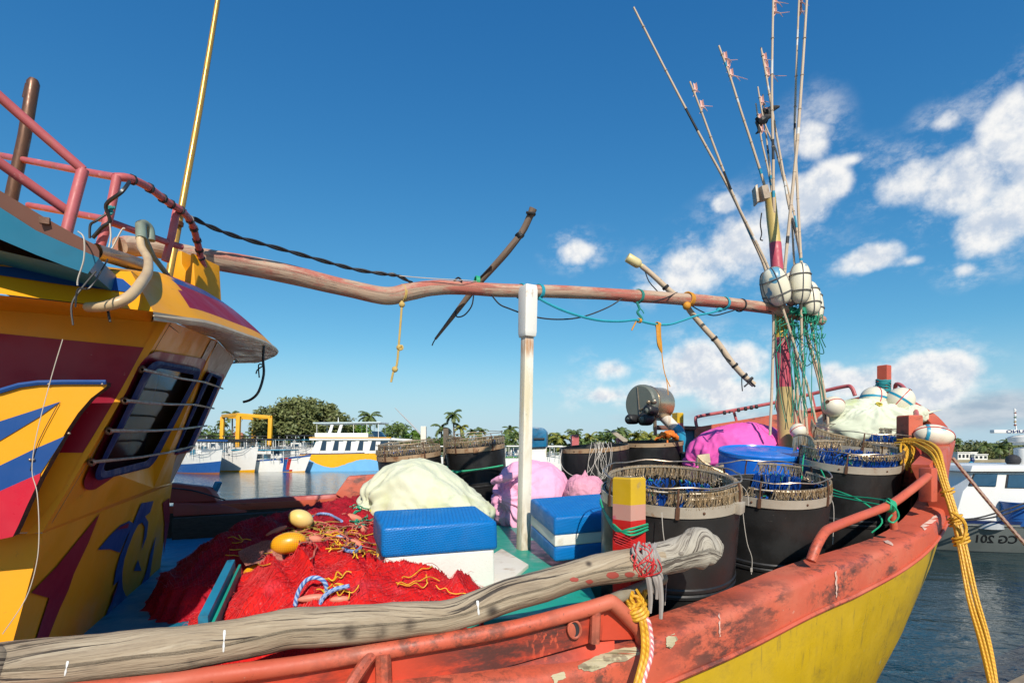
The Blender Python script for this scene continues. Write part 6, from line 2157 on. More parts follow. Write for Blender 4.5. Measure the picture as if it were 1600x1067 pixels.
m_rblue = rope_mat('rope_blue', (.06, .16, .46), (.38, .50, .68))
m_ryel = rope_mat('rope_yellow', (.74, .42, .03), (.48, .22, .01), 30)
m_rpw = rope_mat('rope_pink_white', (.80, .62, .58), (.60, .10, .12), 28)
m_tw = mat('twine_yellow', (.78, .46, .02), .6, col2=(.66, .33, .02), nscale=20)
m_tg = mat('twine_green', (.02, .26, .14), .6, col2=(.02, .34, .22), nscale=20)
m_tr = mat('twine_red', (.62, .03, .035), .6)
m_tb = mat('twine_black', (.015, .015, .017), .6)
m_grn = mat('cord_green', (.01, .30, .13), .55, col2=(.02, .38, .20), nscale=15)
m_trope = mat('teal_rope', (.02, .26, .28), .7)


def on_net(pts, lift):
    return [hit(x, y) + UP * lift for x, y in pts]


for lb_, pts, r, m in (('blue twisted rope arching up out of the bright red net', [(461, 946, 0), (466, 925, .02), (478, 907, .05), (493, 902, .055), (506, 908, .045), (510, 920, .03), (504, 932, .015), (497, 944, 0)], .0075, m_rblue),
                       ('blue twisted rope lying beside the arched one', [(499, 944, .01), (508, 930, .014), (524, 920, .016), (546, 915, .012)], .0075, m_rblue)):
    mb = MB(); mb.tube([P(x, y, hit(493, 925).y - .035 + .006 * i) for i, (x, y, l) in enumerate(pts)], r, 8, sub=6); tag(mb.build('rope', m), lb_, 'rope', 'ropes in the nets')
for lb_, pts, r, m in (('grey blue rope curving beside the corner of the blue lid', [(535, 862), (545, 866), (558, 866), (564, 858)], .008, m_rblue),
                       ('grey blue rope crossing the yellow strands', [(526, 842), (540, 844), (550, 848), (556, 856)], .008, m_rblue),
                       ('pale blue rope on the maroon net right of the cream float', [(486, 811), (500, 806), (514, 807), (524, 812), (534, 818)], .008, m_rblue)):
    mb = MB(); mb.tube(on_net(pts, .014), r, 7, sub=6); tag(mb.build('rope', m), lb_, 'rope', 'ropes in the nets')
rg = random.Random(31)


def tangle(name, label, box, n, r, m, lift=.012, seed=1, steps=6, amp=9):
    rg = random.Random(seed); mb = MB()
    for _ in range(n):
        x, y = rg.uniform(box[0], box[2]), rg.uniform(box[1], box[3]); a = rg.uniform(-.6, .9)
        pts = []
        for k in range(steps):
            pts.append(hit(x, y) + UP * (lift + rg.uniform(0, lift)))
            a += rg.uniform(-.9, .9); x += amp * math.cos(a); y += amp * .45 * math.sin(a)
        mb.tube(pts, r, 4, sub=5)
    return tag(mb.build(name, m), label, 'twine')


tangle('twine_tangle', 'tangle of yellow twine between the yellow float and the blue lid', (500, 838, 565, 868), 24, .0026, m_tw, seed=2, steps=8, amp=6)
tangle('twine_tangle', 'yellow and olive twine looping around the cream float', (440, 822, 520, 842), 16, .0024, mat('twine_olive', (.42, .34, .06), .7), seed=3)
tangle('twine_tangle', 'tangle of green twine beside the pale green bag', (545, 795, 575, 822), 12, .004, m_tg, seed=4, amp=6)
tangle('twine_tangle', 'orange twine loops on the front of the bright red net', (480, 915, 560, 940), 7, .0022, m_tw, .022, seed=5, amp=8, steps=7)
tangle('twine_tangle', 'orange twine loops at the right end of the bright red net', (575, 905, 690, 940), 4, .0020, m_tw, .02, seed=9, amp=11, steps=8)
tangle('twine_tangle', 'thin yellow twine strewn over the dark maroon net', (330, 845, 430, 890), 8, .0022, m_tw, seed=7, amp=8)
tangle('twine_tangle', 'salmon and pink cords strewn over the middle of the nets', (440, 815, 560, 860), 30, .0034, mat('cord_salmon', (.60, .17, .12), .6), seed=8, amp=11)
tangle('twine_tangle', 'yellow plastic strip by the left end of the pale green bag', (556, 785, 576, 800), 8, .006, mat('yellow_strip', (.68, .58, .06), .5), seed=10, amp=5)

# ---- foreground log
m_log = mat('driftwood', (.40, .315, .215), .8, col2=(.26, .20, .135), nscale=2.0, coord='UV', stretch=(7, .9, 1), namt=.7,
            layers=[dict(scale=4.5, lo=.45, hi=.72, col=(.47, .395, .285), amt=.75, st=(9, .8, 1)),
                    dict(scale=16, lo=.52, hi=.66, col=(.21, .155, .105), amt=.35, st=(7, .42, 1), dist=.3), dict(scale=44, lo=.50, hi=.62, col=(.20, .15, .10), amt=.55, st=(6, .28, 1), dist=.2),
                    dict(scale=5.2, lo=.600, hi=.612, col=(.03, .022, .017), amt=.95, st=(13, .26, 1), dist=.2), dict(scale=9, lo=.625, hi=.638, col=(.04, .03, .022), amt=.9, st=(13, .36, 1), dist=.25), dict(scale=3, lo=.58, hi=.70, col=(.19, .145, .10), amt=.6, st=(3, .8, 1))] + [dict(scale=14, lo=.30, hi=.55, col=(.05, .036, .027), amt=.95, st=(1, 1, 1), at=(*P(x, y, d), r)) for x, y, d, r in ((138, 1046, 1.22, .035), (302, 1030, 1.34, .022), (545, 990, 1.46, .035), (592, 985, 1.50, .035), (640, 975, 1.52, .026), (920, 880, 1.72, .016), (770, 955, 1.6, .03))] + [
                    dict(scale=5, lo=.66, hi=.74, col=(.09, .065, .05), amt=.7, st=(3, 1.6, 1))],
            bump=.006, bscale=9, bumps=[(16, .006, 6, (8, .5, 1)), (40, .003, 5, (8, .3, 1))])
m_loge = mat('driftwood_grey', (.44, .40, .33), .8, col2=(.34, .30, .24), nscale=3, coord='UV', stretch=(6, 1, 1), layers=[dict(scale=12, lo=.50, hi=.64, col=(.15, .125, .10), amt=.8, st=(6, .6, 1), dist=1.4), dict(scale=34, lo=.52, hi=.62, col=(.16, .13, .10), amt=.6, st=(6, .4, 1), dist=.6), dict(scale=7, lo=.58, hi=.60, col=(.06, .045, .035), amt=.9, st=(9, .6, 1), dist=1.0)], bump=.008, bscale=9, bumps=[(14, .006, 6, (6, .8, 1))])
lg = [(-90, 1052, 1.12, 41), (-40, 1046, 1.16, 40), (0, 1043, 1.2, 39), (100, 1034, 1.26, 39), (200, 1022, 1.32, 37), (300, 1011, 1.38, 37), (400, 993, 1.43, 34), (460, 981, 1.46, 32), (560, 976, 1.52, 31), (640, 968, 1.56, 28), (700, 960, 1.60, 26), (760, 942, 1.645, 27), (812, 925, 1.68, 27), (885, 902, 1.735, 25), (935, 890, 1.77, 25)]
lg2 = [(935, 890, 1.77, 25), (975, 884, 1.79, 26), (1000, 879, 1.81, 26), (1030, 873, 1.83, 25), (1052, 868, 1.845, 25), (1072, 862, 1.855, 28), (1090, 857, 1.865, 31.5), (1104, 858, 1.87, 28), (1115, 862, 1.875, 20), (1120, 866, 1.878, 9)]
t = empty('driftwood_log', P(560, 1010, 1.52), 'long weathered grey log laid along the near rail, ending in a knobbly head', 'log')
mb = MB(); mb.tube([P(x, y, d) for x, y, d, r in lg + lg2[1:4]], [r * .95 * d / F for x, y, d, r in lg + lg2[1:4]], 40, sub=6, wob=.10, seed=3, cap=False); roughen(mb, 7, .005, 26, .0015); bv_log = bvh_of(mb); mb.build('log_shaft', m_log, t, angle=80)
mb = MB(); mb.tube([P(x, y, d) for x, y, d, r in lg2[2:]], [(r + .5) * d / F for x, y, d, r in lg2[2:]], 40, sub=6, wob=.16, seed=5)
mb.ball(P(1080, 846, 1.85), .037, .04, .034, seg=20, rings=12); mb.ball(P(1094, 850, 1.83), .020, .014, .020, seg=14, rings=8); mb.ball(P(1066, 865, 1.80), .016, .012, .010, seg=14, rings=8)
roughen(mb, 12, .007, 34, .003); mb.build('log_head', m_loge, t, angle=80)
m_wh = mat('bird_dropping', (.75, .75, .73), .7)
for (x0, y0, x1, y1) in ((351, 984, 349, 1018), (106, 1032, 101, 1055), (746, 938, 748, 960)):
    mb = MB(); pts = []
    for k in range(17):
        f = k / 16; x, y = x0 + (x1 - x0) * f, y0 + (y1 - y0) * f
        hw = .5 + 1.7 * abs(math.sin(f * 5.2 + .6)) * (1 - .4 * f) + .6 * noise.noise(V((f * 9, x0, 0)))
        q = [cast(bv_log, x - hw, y), cast(bv_log, x, y), cast(bv_log, x + hw, y)]
        if all(q): pts.append(q)
    if len(pts) > 2: mb.loft(pts); mb.build('chalk_streak', m_wh, t)
for (x, y, s) in ((957, 898, 10), (921, 908, 6), (897, 905, 7), (984, 897, 8)):
    mb = MB(); c = cast(bv_log, x, y)
    ri = [cast(bv_log, x + s * math.cos(a) * (1 + .3 * noise.noise(V((a, x, 0)))), y + s * .5 * math.sin(a) * (1 + .4 * noise.noise(V((a * 1.7, x, 3))))) for a in [i * math.tau / 16 for i in range(16)]]
    if c is None or not all(ri): continue
    mb.add([c] + ri, [(0, 1 + i, 1 + (i + 1) % 16) for i in range(16)]); mb.build('red_paint_spot', mat('old_red_paint', (.40, .07, .05), .7), t)
# lashing on the log head: grey rags and red twine
mb = MB(); rg = random.Random(5)
for k in range(16):
    x = 1000 + rg.uniform(-8, 20)
    mb.tube([P(x + rg.uniform(-6, 6), 850 + rg.uniform(-3, 3), 1.80), P(x + rg.uniform(-5, 9), 862, 1.745), P(x + 8 + rg.uniform(-8, 8), 880, 1.742), P(1022 + rg.uniform(-10, 14), 902, 1.765), P(1024 + rg.uniform(-8, 8), 915 + rg.uniform(-4, 12), 1.785)], rg.uniform(.003, .006), 5, sub=4)
for x, y0, y1 in ((1030, 905, 966), (1013, 905, 957), (1024, 905, 935)):
    mb.tube([P(x - 4, y0 - 10, 1.76), P(x, y0, 1.76), P(x + 3, (y0 + y1) / 2, 1.77), P(x + 2, y1, 1.775)], [.006, .009, .008, .006], 6, sub=4, wob=.3)
tag(mb.build('rag_lashing', mat('grey_rag', (.38, .34, .31), .85, col2=(.26, .23, .21), nscale=12)), 'frayed grey rags lashed around the log near its head', 'lashing')
mb = MB()
for k in range(13):
    pts = [P(995 + rg.uniform(-12, 32), 852 + rg.uniform(-4, 5), 1.775), P(1000 + rg.uniform(-14, 30), 868 + rg.uniform(-6, 6), 1.738), P(998 + rg.uniform(-8, 36), 885 + rg.uniform(-8, 8), 1.738), P(1000 + rg.uniform(-10, 20), 901, 1.755)]
    mb.tube(pts, .0020, 4, sub=5)
for k in range(5):
    mb.tube([P(960 + rg.uniform(-2, 3), 832 + 4 * k, 1.88), P(985, 842 + 4 * k, 1.84), P(1004, 852 + 2 * k, 1.79)], .0016, 4, sub=3)
tag(mb.build('twine_lashing', m_tr), 'thin red twine wound around the log and the painted post', 'twine')
# green cord round the painted post and the nearest tub
mb = MB()
for k in range(3):
    dy = k * 3.2
    mb.tube([P(938, 786 - dy, 2.22), P(945, 800 + dy * .3, 2.10), P(962, 822 + dy, 1.935), P(985, 836 - dy * 1.6, 1.868), P(1010, 828 - dy * 1.4, 1.945), P(1008, 827 - dy, 1.99), P(985, 824, 2.04)], .0038, 6, sub=6)
tag(mb.build('tie_line', m_grn), 'green cord tied round the yellow and red post and the nearest tub', 'cord')
# yellow and pink ropes hanging over the near rail
t = empty('mooring_rope', P(1000, 1120, 1.66), 'yellow and pink striped ropes knotted under the log and hanging over the red gunwale', 'rope')
for nm, dx, m in (('strand', 0, m_ryel), ('strand', 7, m_ryel), ('strand', 14, m_rpw)):
    mb = MB(); mb.tube([P(978 + dx, 930, 1.86), P(984 + dx, 946, 1.79), P(996 + dx * .6, 958, 1.755), P(1002 + dx * .8, 972, 1.742), P(1005 + dx * .9, 1000, 1.735), P(1004 + dx * .9, 1025, 1.69), P(998 + dx * .8, 1050, 1.66), P(991 + dx * .8, 1080, 1.64), P(985 + dx * .8, 1140, 1.63)], .0078, 8, sub=6)
    mb.build(nm, m, t)
mb = MB()
for k in range(3):
    c = P(994 + k * 3, 951 + k * 5, 1.755); q = .024
    mb.tube([c + V((q * math.cos(a), q * .6 * math.sin(a), .012 * math.sin(a + 1))) for a in [i * math.tau / 12 for i in range(12)]], .0075, 7, closed=True)
for k in range(6):
    mb.tube([P(985 + rnd.uniform(-6, 26), 925 + rnd.uniform(-5, 6), 1.82 + rnd.uniform(-.03, .03)), P(992 + rnd.uniform(-6, 18), 938, 1.80), P(996 + rnd.uniform(-6, 10), 950, 1.77)], .0065, 6, sub=4)
mb.build('knot', m_ryel, t)
# green cord from the tub to the near bow rail
t = empty('rail_cord', P(1392, 812, 2.76), 'bright green cord stretched from the tubs and coiled round the near bow rail', 'cord')
mb = MB()
for pts in ([P(1288, 766, 3.3), P(1320, 774, 3.10), P(1360, 778, 2.92), P(1386, 782, 2.78)], [P(1290, 772, 3.2), P(1330, 780, 3.0), P(1384, 790, 2.76)], [P(1300, 764, 3.3), P(1345, 782, 3.1), P(1378, 812, 3.0), P(1362, 832, 3.0)], [P(1262, 700, 3.62), P(1256, 712, 3.55), P(1253, 740, 3.5), P(1252, 758, 3.4)], [P(1262, 700, 3.62), P(1272, 716, 3.5), P(1284, 736, 3.4), P(1296, 762, 3.2)]):
    mb.tube(pts, .0042, 6, sub=6)
mb.build('line', m_grn, t)
mb = MB()
cr = P(1390, 788, 2.76)
for k in range(7):
    c = cr + V((.006 * (k - 3), .003 * (k - 3), -.004 * k * .5))
    mb.tube([c + V((.006 * math.sin(a), .028 * math.cos(a), .029 * math.sin(a))) for a in [i * math.tau / 12 for i in range(12)]], .0048, 6, closed=True)
mb.tube([P(1384, 782, 2.73), P(1398, 792, 2.72), P(1404, 806, 2.72), P(1396, 816, 2.73), P(1388, 812, 2.73), P(1394, 804, 2.73)], .0048, 6, sub=5)
mb.build('coil', m_grn, t)
mb = MB(); mb.tube([P(698, 736, 5.09), P(720, 736, 5.06), P(750, 733, 5.055), P(786, 727, 5.12)], .009, 6, sub=4); mb.tube([P(698, 729, 5.10), P(704, 738, 5.07), P(720, 737, 5.05)], .008, 6, sub=3)
tag(mb.build('green_band', m_grn), 'green cord tied around the black tub left of the white post', 'cord')

# pale wire loops
mb = MB(); rg = random.Random(9)
for k in range(7):
    x = 925 + k * 4 + rg.uniform(-3, 3)
    mb.tube([P(x, 690, 4.52), P(x - 2, 700, 4.48), P(x + rg.uniform(-14, 8), 725, 4.47), P(x + rg.uniform(-10, 12), 745 + rg.uniform(-6, 6), 4.45), P(x + rg.uniform(2, 22), 730, 4.46), P(x + rg.uniform(0, 12), 705, 4.48), P(x + 3, 691, 4.52)], .0019, 5, sub=6)
mb.tube([P(878, 702, 4.7), P(876, 722, 4.62), P(884, 736, 4.55), P(900, 744, 4.5), P(918, 738, 4.47), P(930, 722, 4.46), P(942, 698, 4.5)], .0028, 5, sub=6)
tag(mb.build('wire_loops', mat('pale_wire', (.55, .50, .44), .45)), 'loops of pale wire hanging from the rim of the open black tub', 'wire')
for k, (pts, lb_) in enumerate((([P(1160, 790, 2.62), P(1163, 820, 2.60), P(1168, 850, 2.59), P(1175, 872, 2.585), P(1174, 897, 2.58)], 'thin pale line hanging down the second tub'), ([P(1034, 800, 2.055), P(1036, 830, 2.05), P(1040, 860, 2.05), P(1042, 890, 2.06), P(1039, 945, 2.06)], 'thin pale line hanging down the largest tub'), ([P(1288, 770, 3.1), P(1299, 780, 3.0), P(1303, 800, 2.95), P(1301, 850, 2.9)], 'thin pale line hanging between the second and third tub'),
                                 ([P(1075, 735, 2.62), P(1110, 741, 2.6), P(1145, 747, 2.6), P(1156, 755, 2.62), P(1160, 770, 2.64)], 'thin wire arching from the largest tub to the second tub'), ([P(1098, 735, 2.65), P(1135, 744, 2.65), P(1165, 765, 2.66), P(1170, 790, 2.66)], 'second thin wire arching toward the second tub'))):
    mb = MB(); mb.tube(pts, .0015, 5, sub=5)
    if k == 0: mb.tube([pts[-1] + UP * .03, pts[-1] + UP * .012], .005, 5)
    tag(mb.build('loose_line', mat('pale_wire', (.55, .50, .44), .45)), lb_, 'line')

# ---- round floats at the bow
m_fw = mat('buoy_white', (.72, .68, .55), .4, col2=(.66, .60, .46), nscale=3, layers=[dirt((.45, .33, .2), 6, .62, .74, .5), dirt((.05, .35, .45), 7, .68, .70, .7)])
m_fb = mat('buoy_band', (.015, .30, .46), .5)


def buoy(label, x, y, d, rx, rl, axis, band=True):
    c = P(x, y, d); k = d / F
    ax_ = V(axis).normalized(); R_ = rot_to(ax_)
    t = empty('bow_float', c - UP * rx * k, label, 'float', 'white floats at the bow')
    mb = MB(); mb.ball(c, rx * k, rx * k, rl * k, R_, 28, 18); mb.build('float_body', m_fw, t)
    if band:
        mb = MB()
        for q in band if isinstance(band, tuple) else (.1,):
            rr = rx * k * math.sqrt(1 - q * q) * 1.012
            mb.lathe([(rr * .98, -.008), (rr, -.009), (rr, .009), (rr * .98, .008)], c + ax_ * rl * k * q, ax_, 28)
        mb.build('paint_band', m_fb, t)
    mb = MB(); e = c + ax_ * rl * k; mb.tube([e - ax_ * .02, e + ax_ * .004], .016, 10); mb.build('end_hole', m_rust, t)
    mb = MB(); a0 = ax_.orthogonal().normalized()
    a0 = (V((.1, -.75, .65)) - ax_ * V((.1, -.75, .65)).dot(ax_)).normalized()
    mb.tube([c + (ax_ * math.cos(th) * rl * k + a0 * math.sin(th) * rx * k) * 1.012 for th in [i * math.pi / 14 for i in range(15)]], .0035, 5); mb.build('seam_line', m_tr, t)


buoy('white float with dark blotches at the foot of the marker poles', 1302, 635, 4.30, 16, 17, (-.7, -.4, .35), False)
buoy('small white float half hidden between the mast foot and the magenta bag', 1247, 673, 4.2, 12, 12, (1, 0, .2), False)
buoy('round white float with a blue line directly below the red stem post', 1365, 623, 4.5, 19, 19, (.2, .1, 1), (.02,))
buoy('white float with a blue band right of the stem post', 1406, 626, 4.4, 20, 21, (.55, -.3, .8), (.1,))
buoy('long white float with a broad blue band resting on the bow knee', 1459, 680, 3.62, 17, 27, (.93, -.30, -.16), (-.45, -.40))
mb = MB(); rg = random.Random(3)
cs = P(1380, 600, 4.85)
for k in range(9):
    c = cs + UP * (.035 - .013 * k)
    mb.tube([c + V((.052 * math.cos(a), .052 * math.sin(a), .012 * math.sin(a + k) + rg.uniform(-.004, .004))) for a in [i * math.tau / 14 for i in range(14)]], .009, 6, closed=True)
mb.tube([cs + V((-.05, 0, -.02)), P(1362, 606, 4.85), P(1350, 620, 4.85)], .008, 6, sub=3); mb.tube([cs + V((.05, 0, -.06)), P(1398, 612, 4.85), P(1404, 616, 4.85)], .008, 6, sub=3)
tag(mb.build('stem_rope', m_trope), 'teal rope wound in turns around the red stem post', 'rope')
mb = MB()
for k in range(5):
    c = P(1379, 616 + k * 3, 4.8); mb.tube([c + V((.06 * math.cos(a), .05 * math.sin(a), .016 * math.sin(2 * a + k))) for a in [i * math.tau / 12 for i in range(12)]], .011, 6, closed=True)
tag(mb.build('brown_rope', mat('rope_brown', (.25, .14, .05), .8)), 'old brown rope below the teal turns on the stem post', 'rope')
# mooring bundle of yellow ropes over the bow
t = empty('mooring_rope', P(1553, 1080, 2.46), 'bundle of yellow ropes running from the bow bitt down to the quay corner', 'rope')
main = [(1412, 692, 3.55), (1432, 691, 3.45), (1448, 697, 3.33), (1461, 708, 3.20), (1468, 726, 3.12), (1477, 758, 3.05), (1490, 800, 2.97), (1503, 850, 2.90), (1519, 930, 2.77), (1538, 1000, 2.62), (1552, 1070, 2.48), (1555, 1110, 2.44)]
for k in range(8):
    rg = random.Random(k)
    ang = k * math.tau / 8
    rr = [14, 9, 10, 8, 6, 5, 5, 6, 8, 8, 6, 4]
    pts = [P(x + rr[i] * math.cos(ang + i * .25), y + rr[i] * .5 * math.sin(ang) * (1 if i < 4 else .3), d + .012 * math.sin(ang + i * .25)) for i, (x, y, d) in enumerate(main)]
    mb = MB(); mb.tube(pts, .0066, 6, sub=5); mb.build('strand', m_ryel, t)
mb = MB()
for (x, y, d, w, n) in ((1480, 766, 3.03, 8, 2), (1492, 808, 2.95, 9, 3), (1500, 838, 2.91, 10, 3)):
    for k in range(n):
        c = P(x + k * 1.5, y + k * 5, d); q = w * d / F
        mb.tube([c + V((q * math.cos(a), q * .8 * math.sin(a), q * .45 * math.cos(a + .5))) for a in [i * math.tau / 14 for i in range(14)]], .0068, 6, closed=True)
        if k == n - 1: mb.build('wrapping', m_ryel, t); mb = MB()
mb.tube([P(1488, 800, 2.92), P(1504, 812, 2.88), P(1509, 826, 2.88), P(1505, 842, 2.88), P(1496, 850, 2.9)], .0085, 7, sub=5)
mb.build('loose_turn', m_ryel, t)
mb = MB(); rg = random.Random(14)
for k in range(12):
    x = 1421 + rg.uniform(-9, 12)
    mb.tube([P(x, 687 + rg.uniform(-3, 3), 3.60), P(x + rg.uniform(-8, 10), 694, 3.50), P(x + rg.uniform(-10, 8), 708, 3.42), P(x + rg.uniform(-10, 8), 725 + rg.uniform(-8, 18), 3.40), P(x + rg.uniform(-4, 8), 712, 3.42), P(x + rg.uniform(-4, 8), 692, 3.50)], .007, 6, sub=5)
tag(mb.build('hanging_rope', m_ryel), 'yellow rope hung in loops from the red bow bitt', 'rope')
mb = MB(); mb.tube([P(1488, 715, 3.6), P(1510, 742, 3.55), P(1548, 788, 3.45), P(1600, 848, 3.3), P(1700, 960, 3.1)], .011, 7, sub=4)
tag(mb.build('bow_line', rope_mat('rope_mixed', (.40, .27, .16), (.16, .05, .06), 20)), 'thin brown and green line running from the bow down to the right', 'rope')
# ---- line hauler
hp = P(1012, 640, 5.35)
t = empty('line_hauler', P(1045, 690, 5.4), 'drum shaped steel line hauler with grey disc, black rollers and white and blue arm', 'line hauler')
axd = V((-.80, -.60, -.02)).normalized()
m_chr = mat('hauler_steel', (.66, .54, .36), .24, .75, col2=(.50, .38, .24), nscale=3, layers=[dirt((.16, .09, .05), 3, .56, .68, .6)])
m_disc = mat('hauler_disc', (.15, .165, .14), .5, col2=(.11, .125, .105), nscale=4)
k = 5.35 / F
c0 = P(1020, 631, 5.35)
mb = MB(); mb.lathe([(0, -.14), (25 * k, -.14), (26 * k, -.12), (26 * k, .10), (27 * k, .105), (27 * k, .12), (26 * k, .125)], c0, axd, 36); mb.build('housing', m_chr, t)
mb = MB(); mb.lathe([(26 * k, .12), (28 * k, .13), (29 * k, .15), (28.5 * k, .19), (26 * k, .205), (0, .207)], c0, axd, 36); mb.build('disc', m_disc, t)
mb = MB()
upd = UP; sd_ = axd.cross(UP).normalized()
mb.tube([c0 + axd * .211 + (UP * .9 + sd_ * .1) * 28 * k * f for f in (-1, 0, 1)], .006, 6); mb.tube([c0 + axd * .10 + (sd_ * math.cos(a) + UP * math.sin(a)) * 27.6 * k for a in [i * math.tau / 30 for i in range(30)]], .004, 5, closed=True)
mb.build('trim', m_metal, t)
for (x, y, r, d) in ((1015, 641, 8.5, 5.12), (1007, 655, 9.5, 5.12), (986, 655, 7.5, 5.16)):
    mb = MB(); c = P(x, y, d); kk = d / F
    mb.lathe([(0, -.07), (r * kk, -.07), (r * kk * 1.04, -.04), (r * kk * 1.04, .03), (r * kk * .85, .045), (r * kk * .6, .05), (r * kk * .58, .04)], c, axd, 20); w = mb.build('roller', m_black, t)
    mb = MB(); mb.lathe([(r * kk * .58, .04), (r * kk * .3, .052), (0, .055)], c, axd, 16); mb.build('hub', m_disc, w)
mb = MB()
for (x, y, s, d) in ((1013, 628, 3.4, 5.1), (1022, 627, 4.4, 5.1), (1024, 640, 3.2, 5.14), (1026, 646, 3.6, 5.16), (1020, 652, 2.6, 5.15), (1029, 636, 3, 5.2)):
    mb.ball(P(x, y, d), s * k, s * k, s * k, seg=9, rings=6)
mb.tube([P(1023, 654, 5.3), P(1024, 680, 5.32)], .018, 8); mb.tube([P(1000, 640, 5.2), P(1015, 632, 5.15), P(1030, 640, 5.2)], .010, 6)
mb.build('fittings', mat('brass_fitting', (.42, .26, .12), .35, .7, col2=(.30, .32, .28), nscale=12), t)
mb = MB(); mb.tube([P(1034, 648, 5.35), P(1050, 664, 5.38), P(1055, 670, 5.38)], 8.2 * k, 16); mb.build('arm', m_wpaint, t)
mb = MB(); mb.tube([P(1053, 667, 5.38), P(1060, 675, 5.38), P(1064, 686, 5.38), P(1064, 698, 5.38), P(1066, 708, 5.38)], [8.6 * k, 9.5 * k, 8 * k, 6 * k, 4 * k], 16, sub=4); mb.build('arm_sleeve', mat('sleeve_blue', (.03, .33, .55), .4), t)
mb = MB(); mb.tube([P(1065, 696, 5.38), P(1068, 760, 5.4)], 4 * k, 10); mb.build('pedestal', m_wpaint, t)
mb = MB(); rg = random.Random(2)
mb.tube([P(1026, 689, 5.0), P(1034, 681, 4.98), P(1044, 678, 4.98), P(1054, 681, 5.0), P(1060, 687, 5.02)], [.010, .028, .034, .030, .010], 10, sub=5, wob=.9, seed=3); roughen(mb, 22, .02)
mb.tube([P(1043, 684, 4.95), P(1043, 694, 4.92), P(1046, 702, 4.9)], [.009, .008, .004], 6, sub=3)
tag(mb.build('orange_rag', mat('rag_orange', (.76, .20, .012), .7, col2=(.6, .12, .01), nscale=10)), 'bright orange rag bunched on the rim of the open tub below the hauler', 'rag')
mb = MB(); mb.prism([P(954, 675, 5.05), P(958, 671, 5.05), P(981, 687, 5.05), P(980, 690, 5.05), P(974, 690, 5.05)], V((.01, .05, 0))); tag(mb.build('board', mat('grey_board', (.42, .36, .28), .8, nscale=8)), 'short pale board leaning between the two open black tubs', 'board')
mb = MB(); mb.tube([P(1066, 708, 5.0), P(1068, 722, 4.95)], .03, 8, wob=.3); tag(mb.build('black_boot', m_black), 'black rubber piece by the foot of the hauler arm', 'rubber piece')
mb = MB(); q = [P(831, 667, 6.1), P(848, 668, 6.1), P(854, 674, 6.1), P(854, 698, 6.1), P(829, 699, 6.1), P(829, 670, 6.1)]
mb.prism(q, V((.03, .22, 0)));
t = tag(mb.build('water_tank', mat('tank_blue', (.008, .12, .25), .4, col2=(.01, .16, .32), nscale=5, layers=[dirt((.02, .04, .08), 4, .58, .7, .6)]), bevel=.018), 'dark blue plastic tank standing right of the white post at the far rail', 'tank')
mb = MB(); mb.prism([P(834, 684, 6.09), P(851, 684, 6.09), P(851, 686.5, 6.09), P(834, 686.5, 6.09)], V((0, -.008, 0))); mb.build('strap', m_black, t)
mb = MB(); mb.prism([P(829, 698, 6.15), P(854, 698, 6.15), P(852, 760, 6.0), P(831, 760, 6.0)], V((0, .12, 0))); tag(mb.build('tank_stand', m_wpaint), 'pale stand under the dark blue plastic tank', 'stand')
# ================================================================ spar, poles and lines overhead
m_spar = mat('spar_wood', (.40, .27, .19), .75, col2=(.48, .36, .26), nscale=2, coord='UV', stretch=(6, .8, 1), namt=.8,
             layers=[dict(scale=2.2, lo=.46, hi=.60, col=(.40, .075, .055), amt=.8, st=(2.5, .8, 1), ro=.78), dict(scale=12, lo=.54, hi=.66, col=(.20, .13, .09), amt=.6, st=(6, .4, 1)), dict(scale=9, lo=.64, hi=.67, col=(.05, .035, .03), amt=.8, st=(9, .4, 1))],
             bump=.005, bscale=10, bumps=[(14, .004, 6, (7, .5, 1))])
sp_ = [(187, 384, 2.30, 14), (205, 385, 2.35, 15), (240, 388, 2.42, 14), (300, 400, 2.56, 15), (350, 409, 2.66, 15), (400, 418, 2.77, 15), (450, 428, 2.87, 15), (500, 440, 2.97, 14), (550, 452, 3.06, 13), (590, 461, 3.12, 13.5), (615, 462, 3.16, 13.5), (640, 456, 3.20, 13), (680, 450, 3.27, 11.5), (720, 450, 3.34, 10.5), (770, 453, 3.40, 10), (824, 455, 3.46, 10), (900, 457, 3.60, 9.5), (1000, 463, 3.80, 9.3), (1100, 470, 4.0, 9), (1180, 479, 4.18, 8.6), (1225, 486, 4.28, 9), (1270, 498, 4.38, 8), (1284, 501, 4.42, 7.5), (1288, 502, 4.43, 4)]
t = empty('wooden_spar', P(824, 467, 3.46), 'long crooked wooden spar lashed overhead from the wheelhouse to the mast', 'spar')
mb = MB(); mb.tube([P(x, y, d) for x, y, d, r in sp_], [r * d / F for x, y, d, r in sp_], 24, sub=5, wob=.10, seed=6)
mb.build('spar_shaft', m_spar, t, angle=60)
mb = MB(); mb.lathe([(0, 0), (.034, -.002)], P(186.5, 384, 2.296), V((-.9, -.4, .05)), 16); mb.build('cut_end', mat('end_grain', (.42, .28, .14), .9, col2=(.2, .12, .07), nscale=14), t)


def wrap(mb, x, y, d, r, ax_, n=3, th=.005, gap=.008, m=0):
    c = P(x, y, d); ax_ = ax_.normalized(); a0 = ax_.orthogonal().normalized(); b0 = ax_.cross(a0)
    for k in range(n):
        o = c + ax_ * gap * (k - (n - 1) / 2)
        mb.tube([o + (a0 * math.cos(q) + b0 * math.sin(q)) * r for q in [i * math.tau / 16 for i in range(16)]], th, 6, m=m, closed=True)


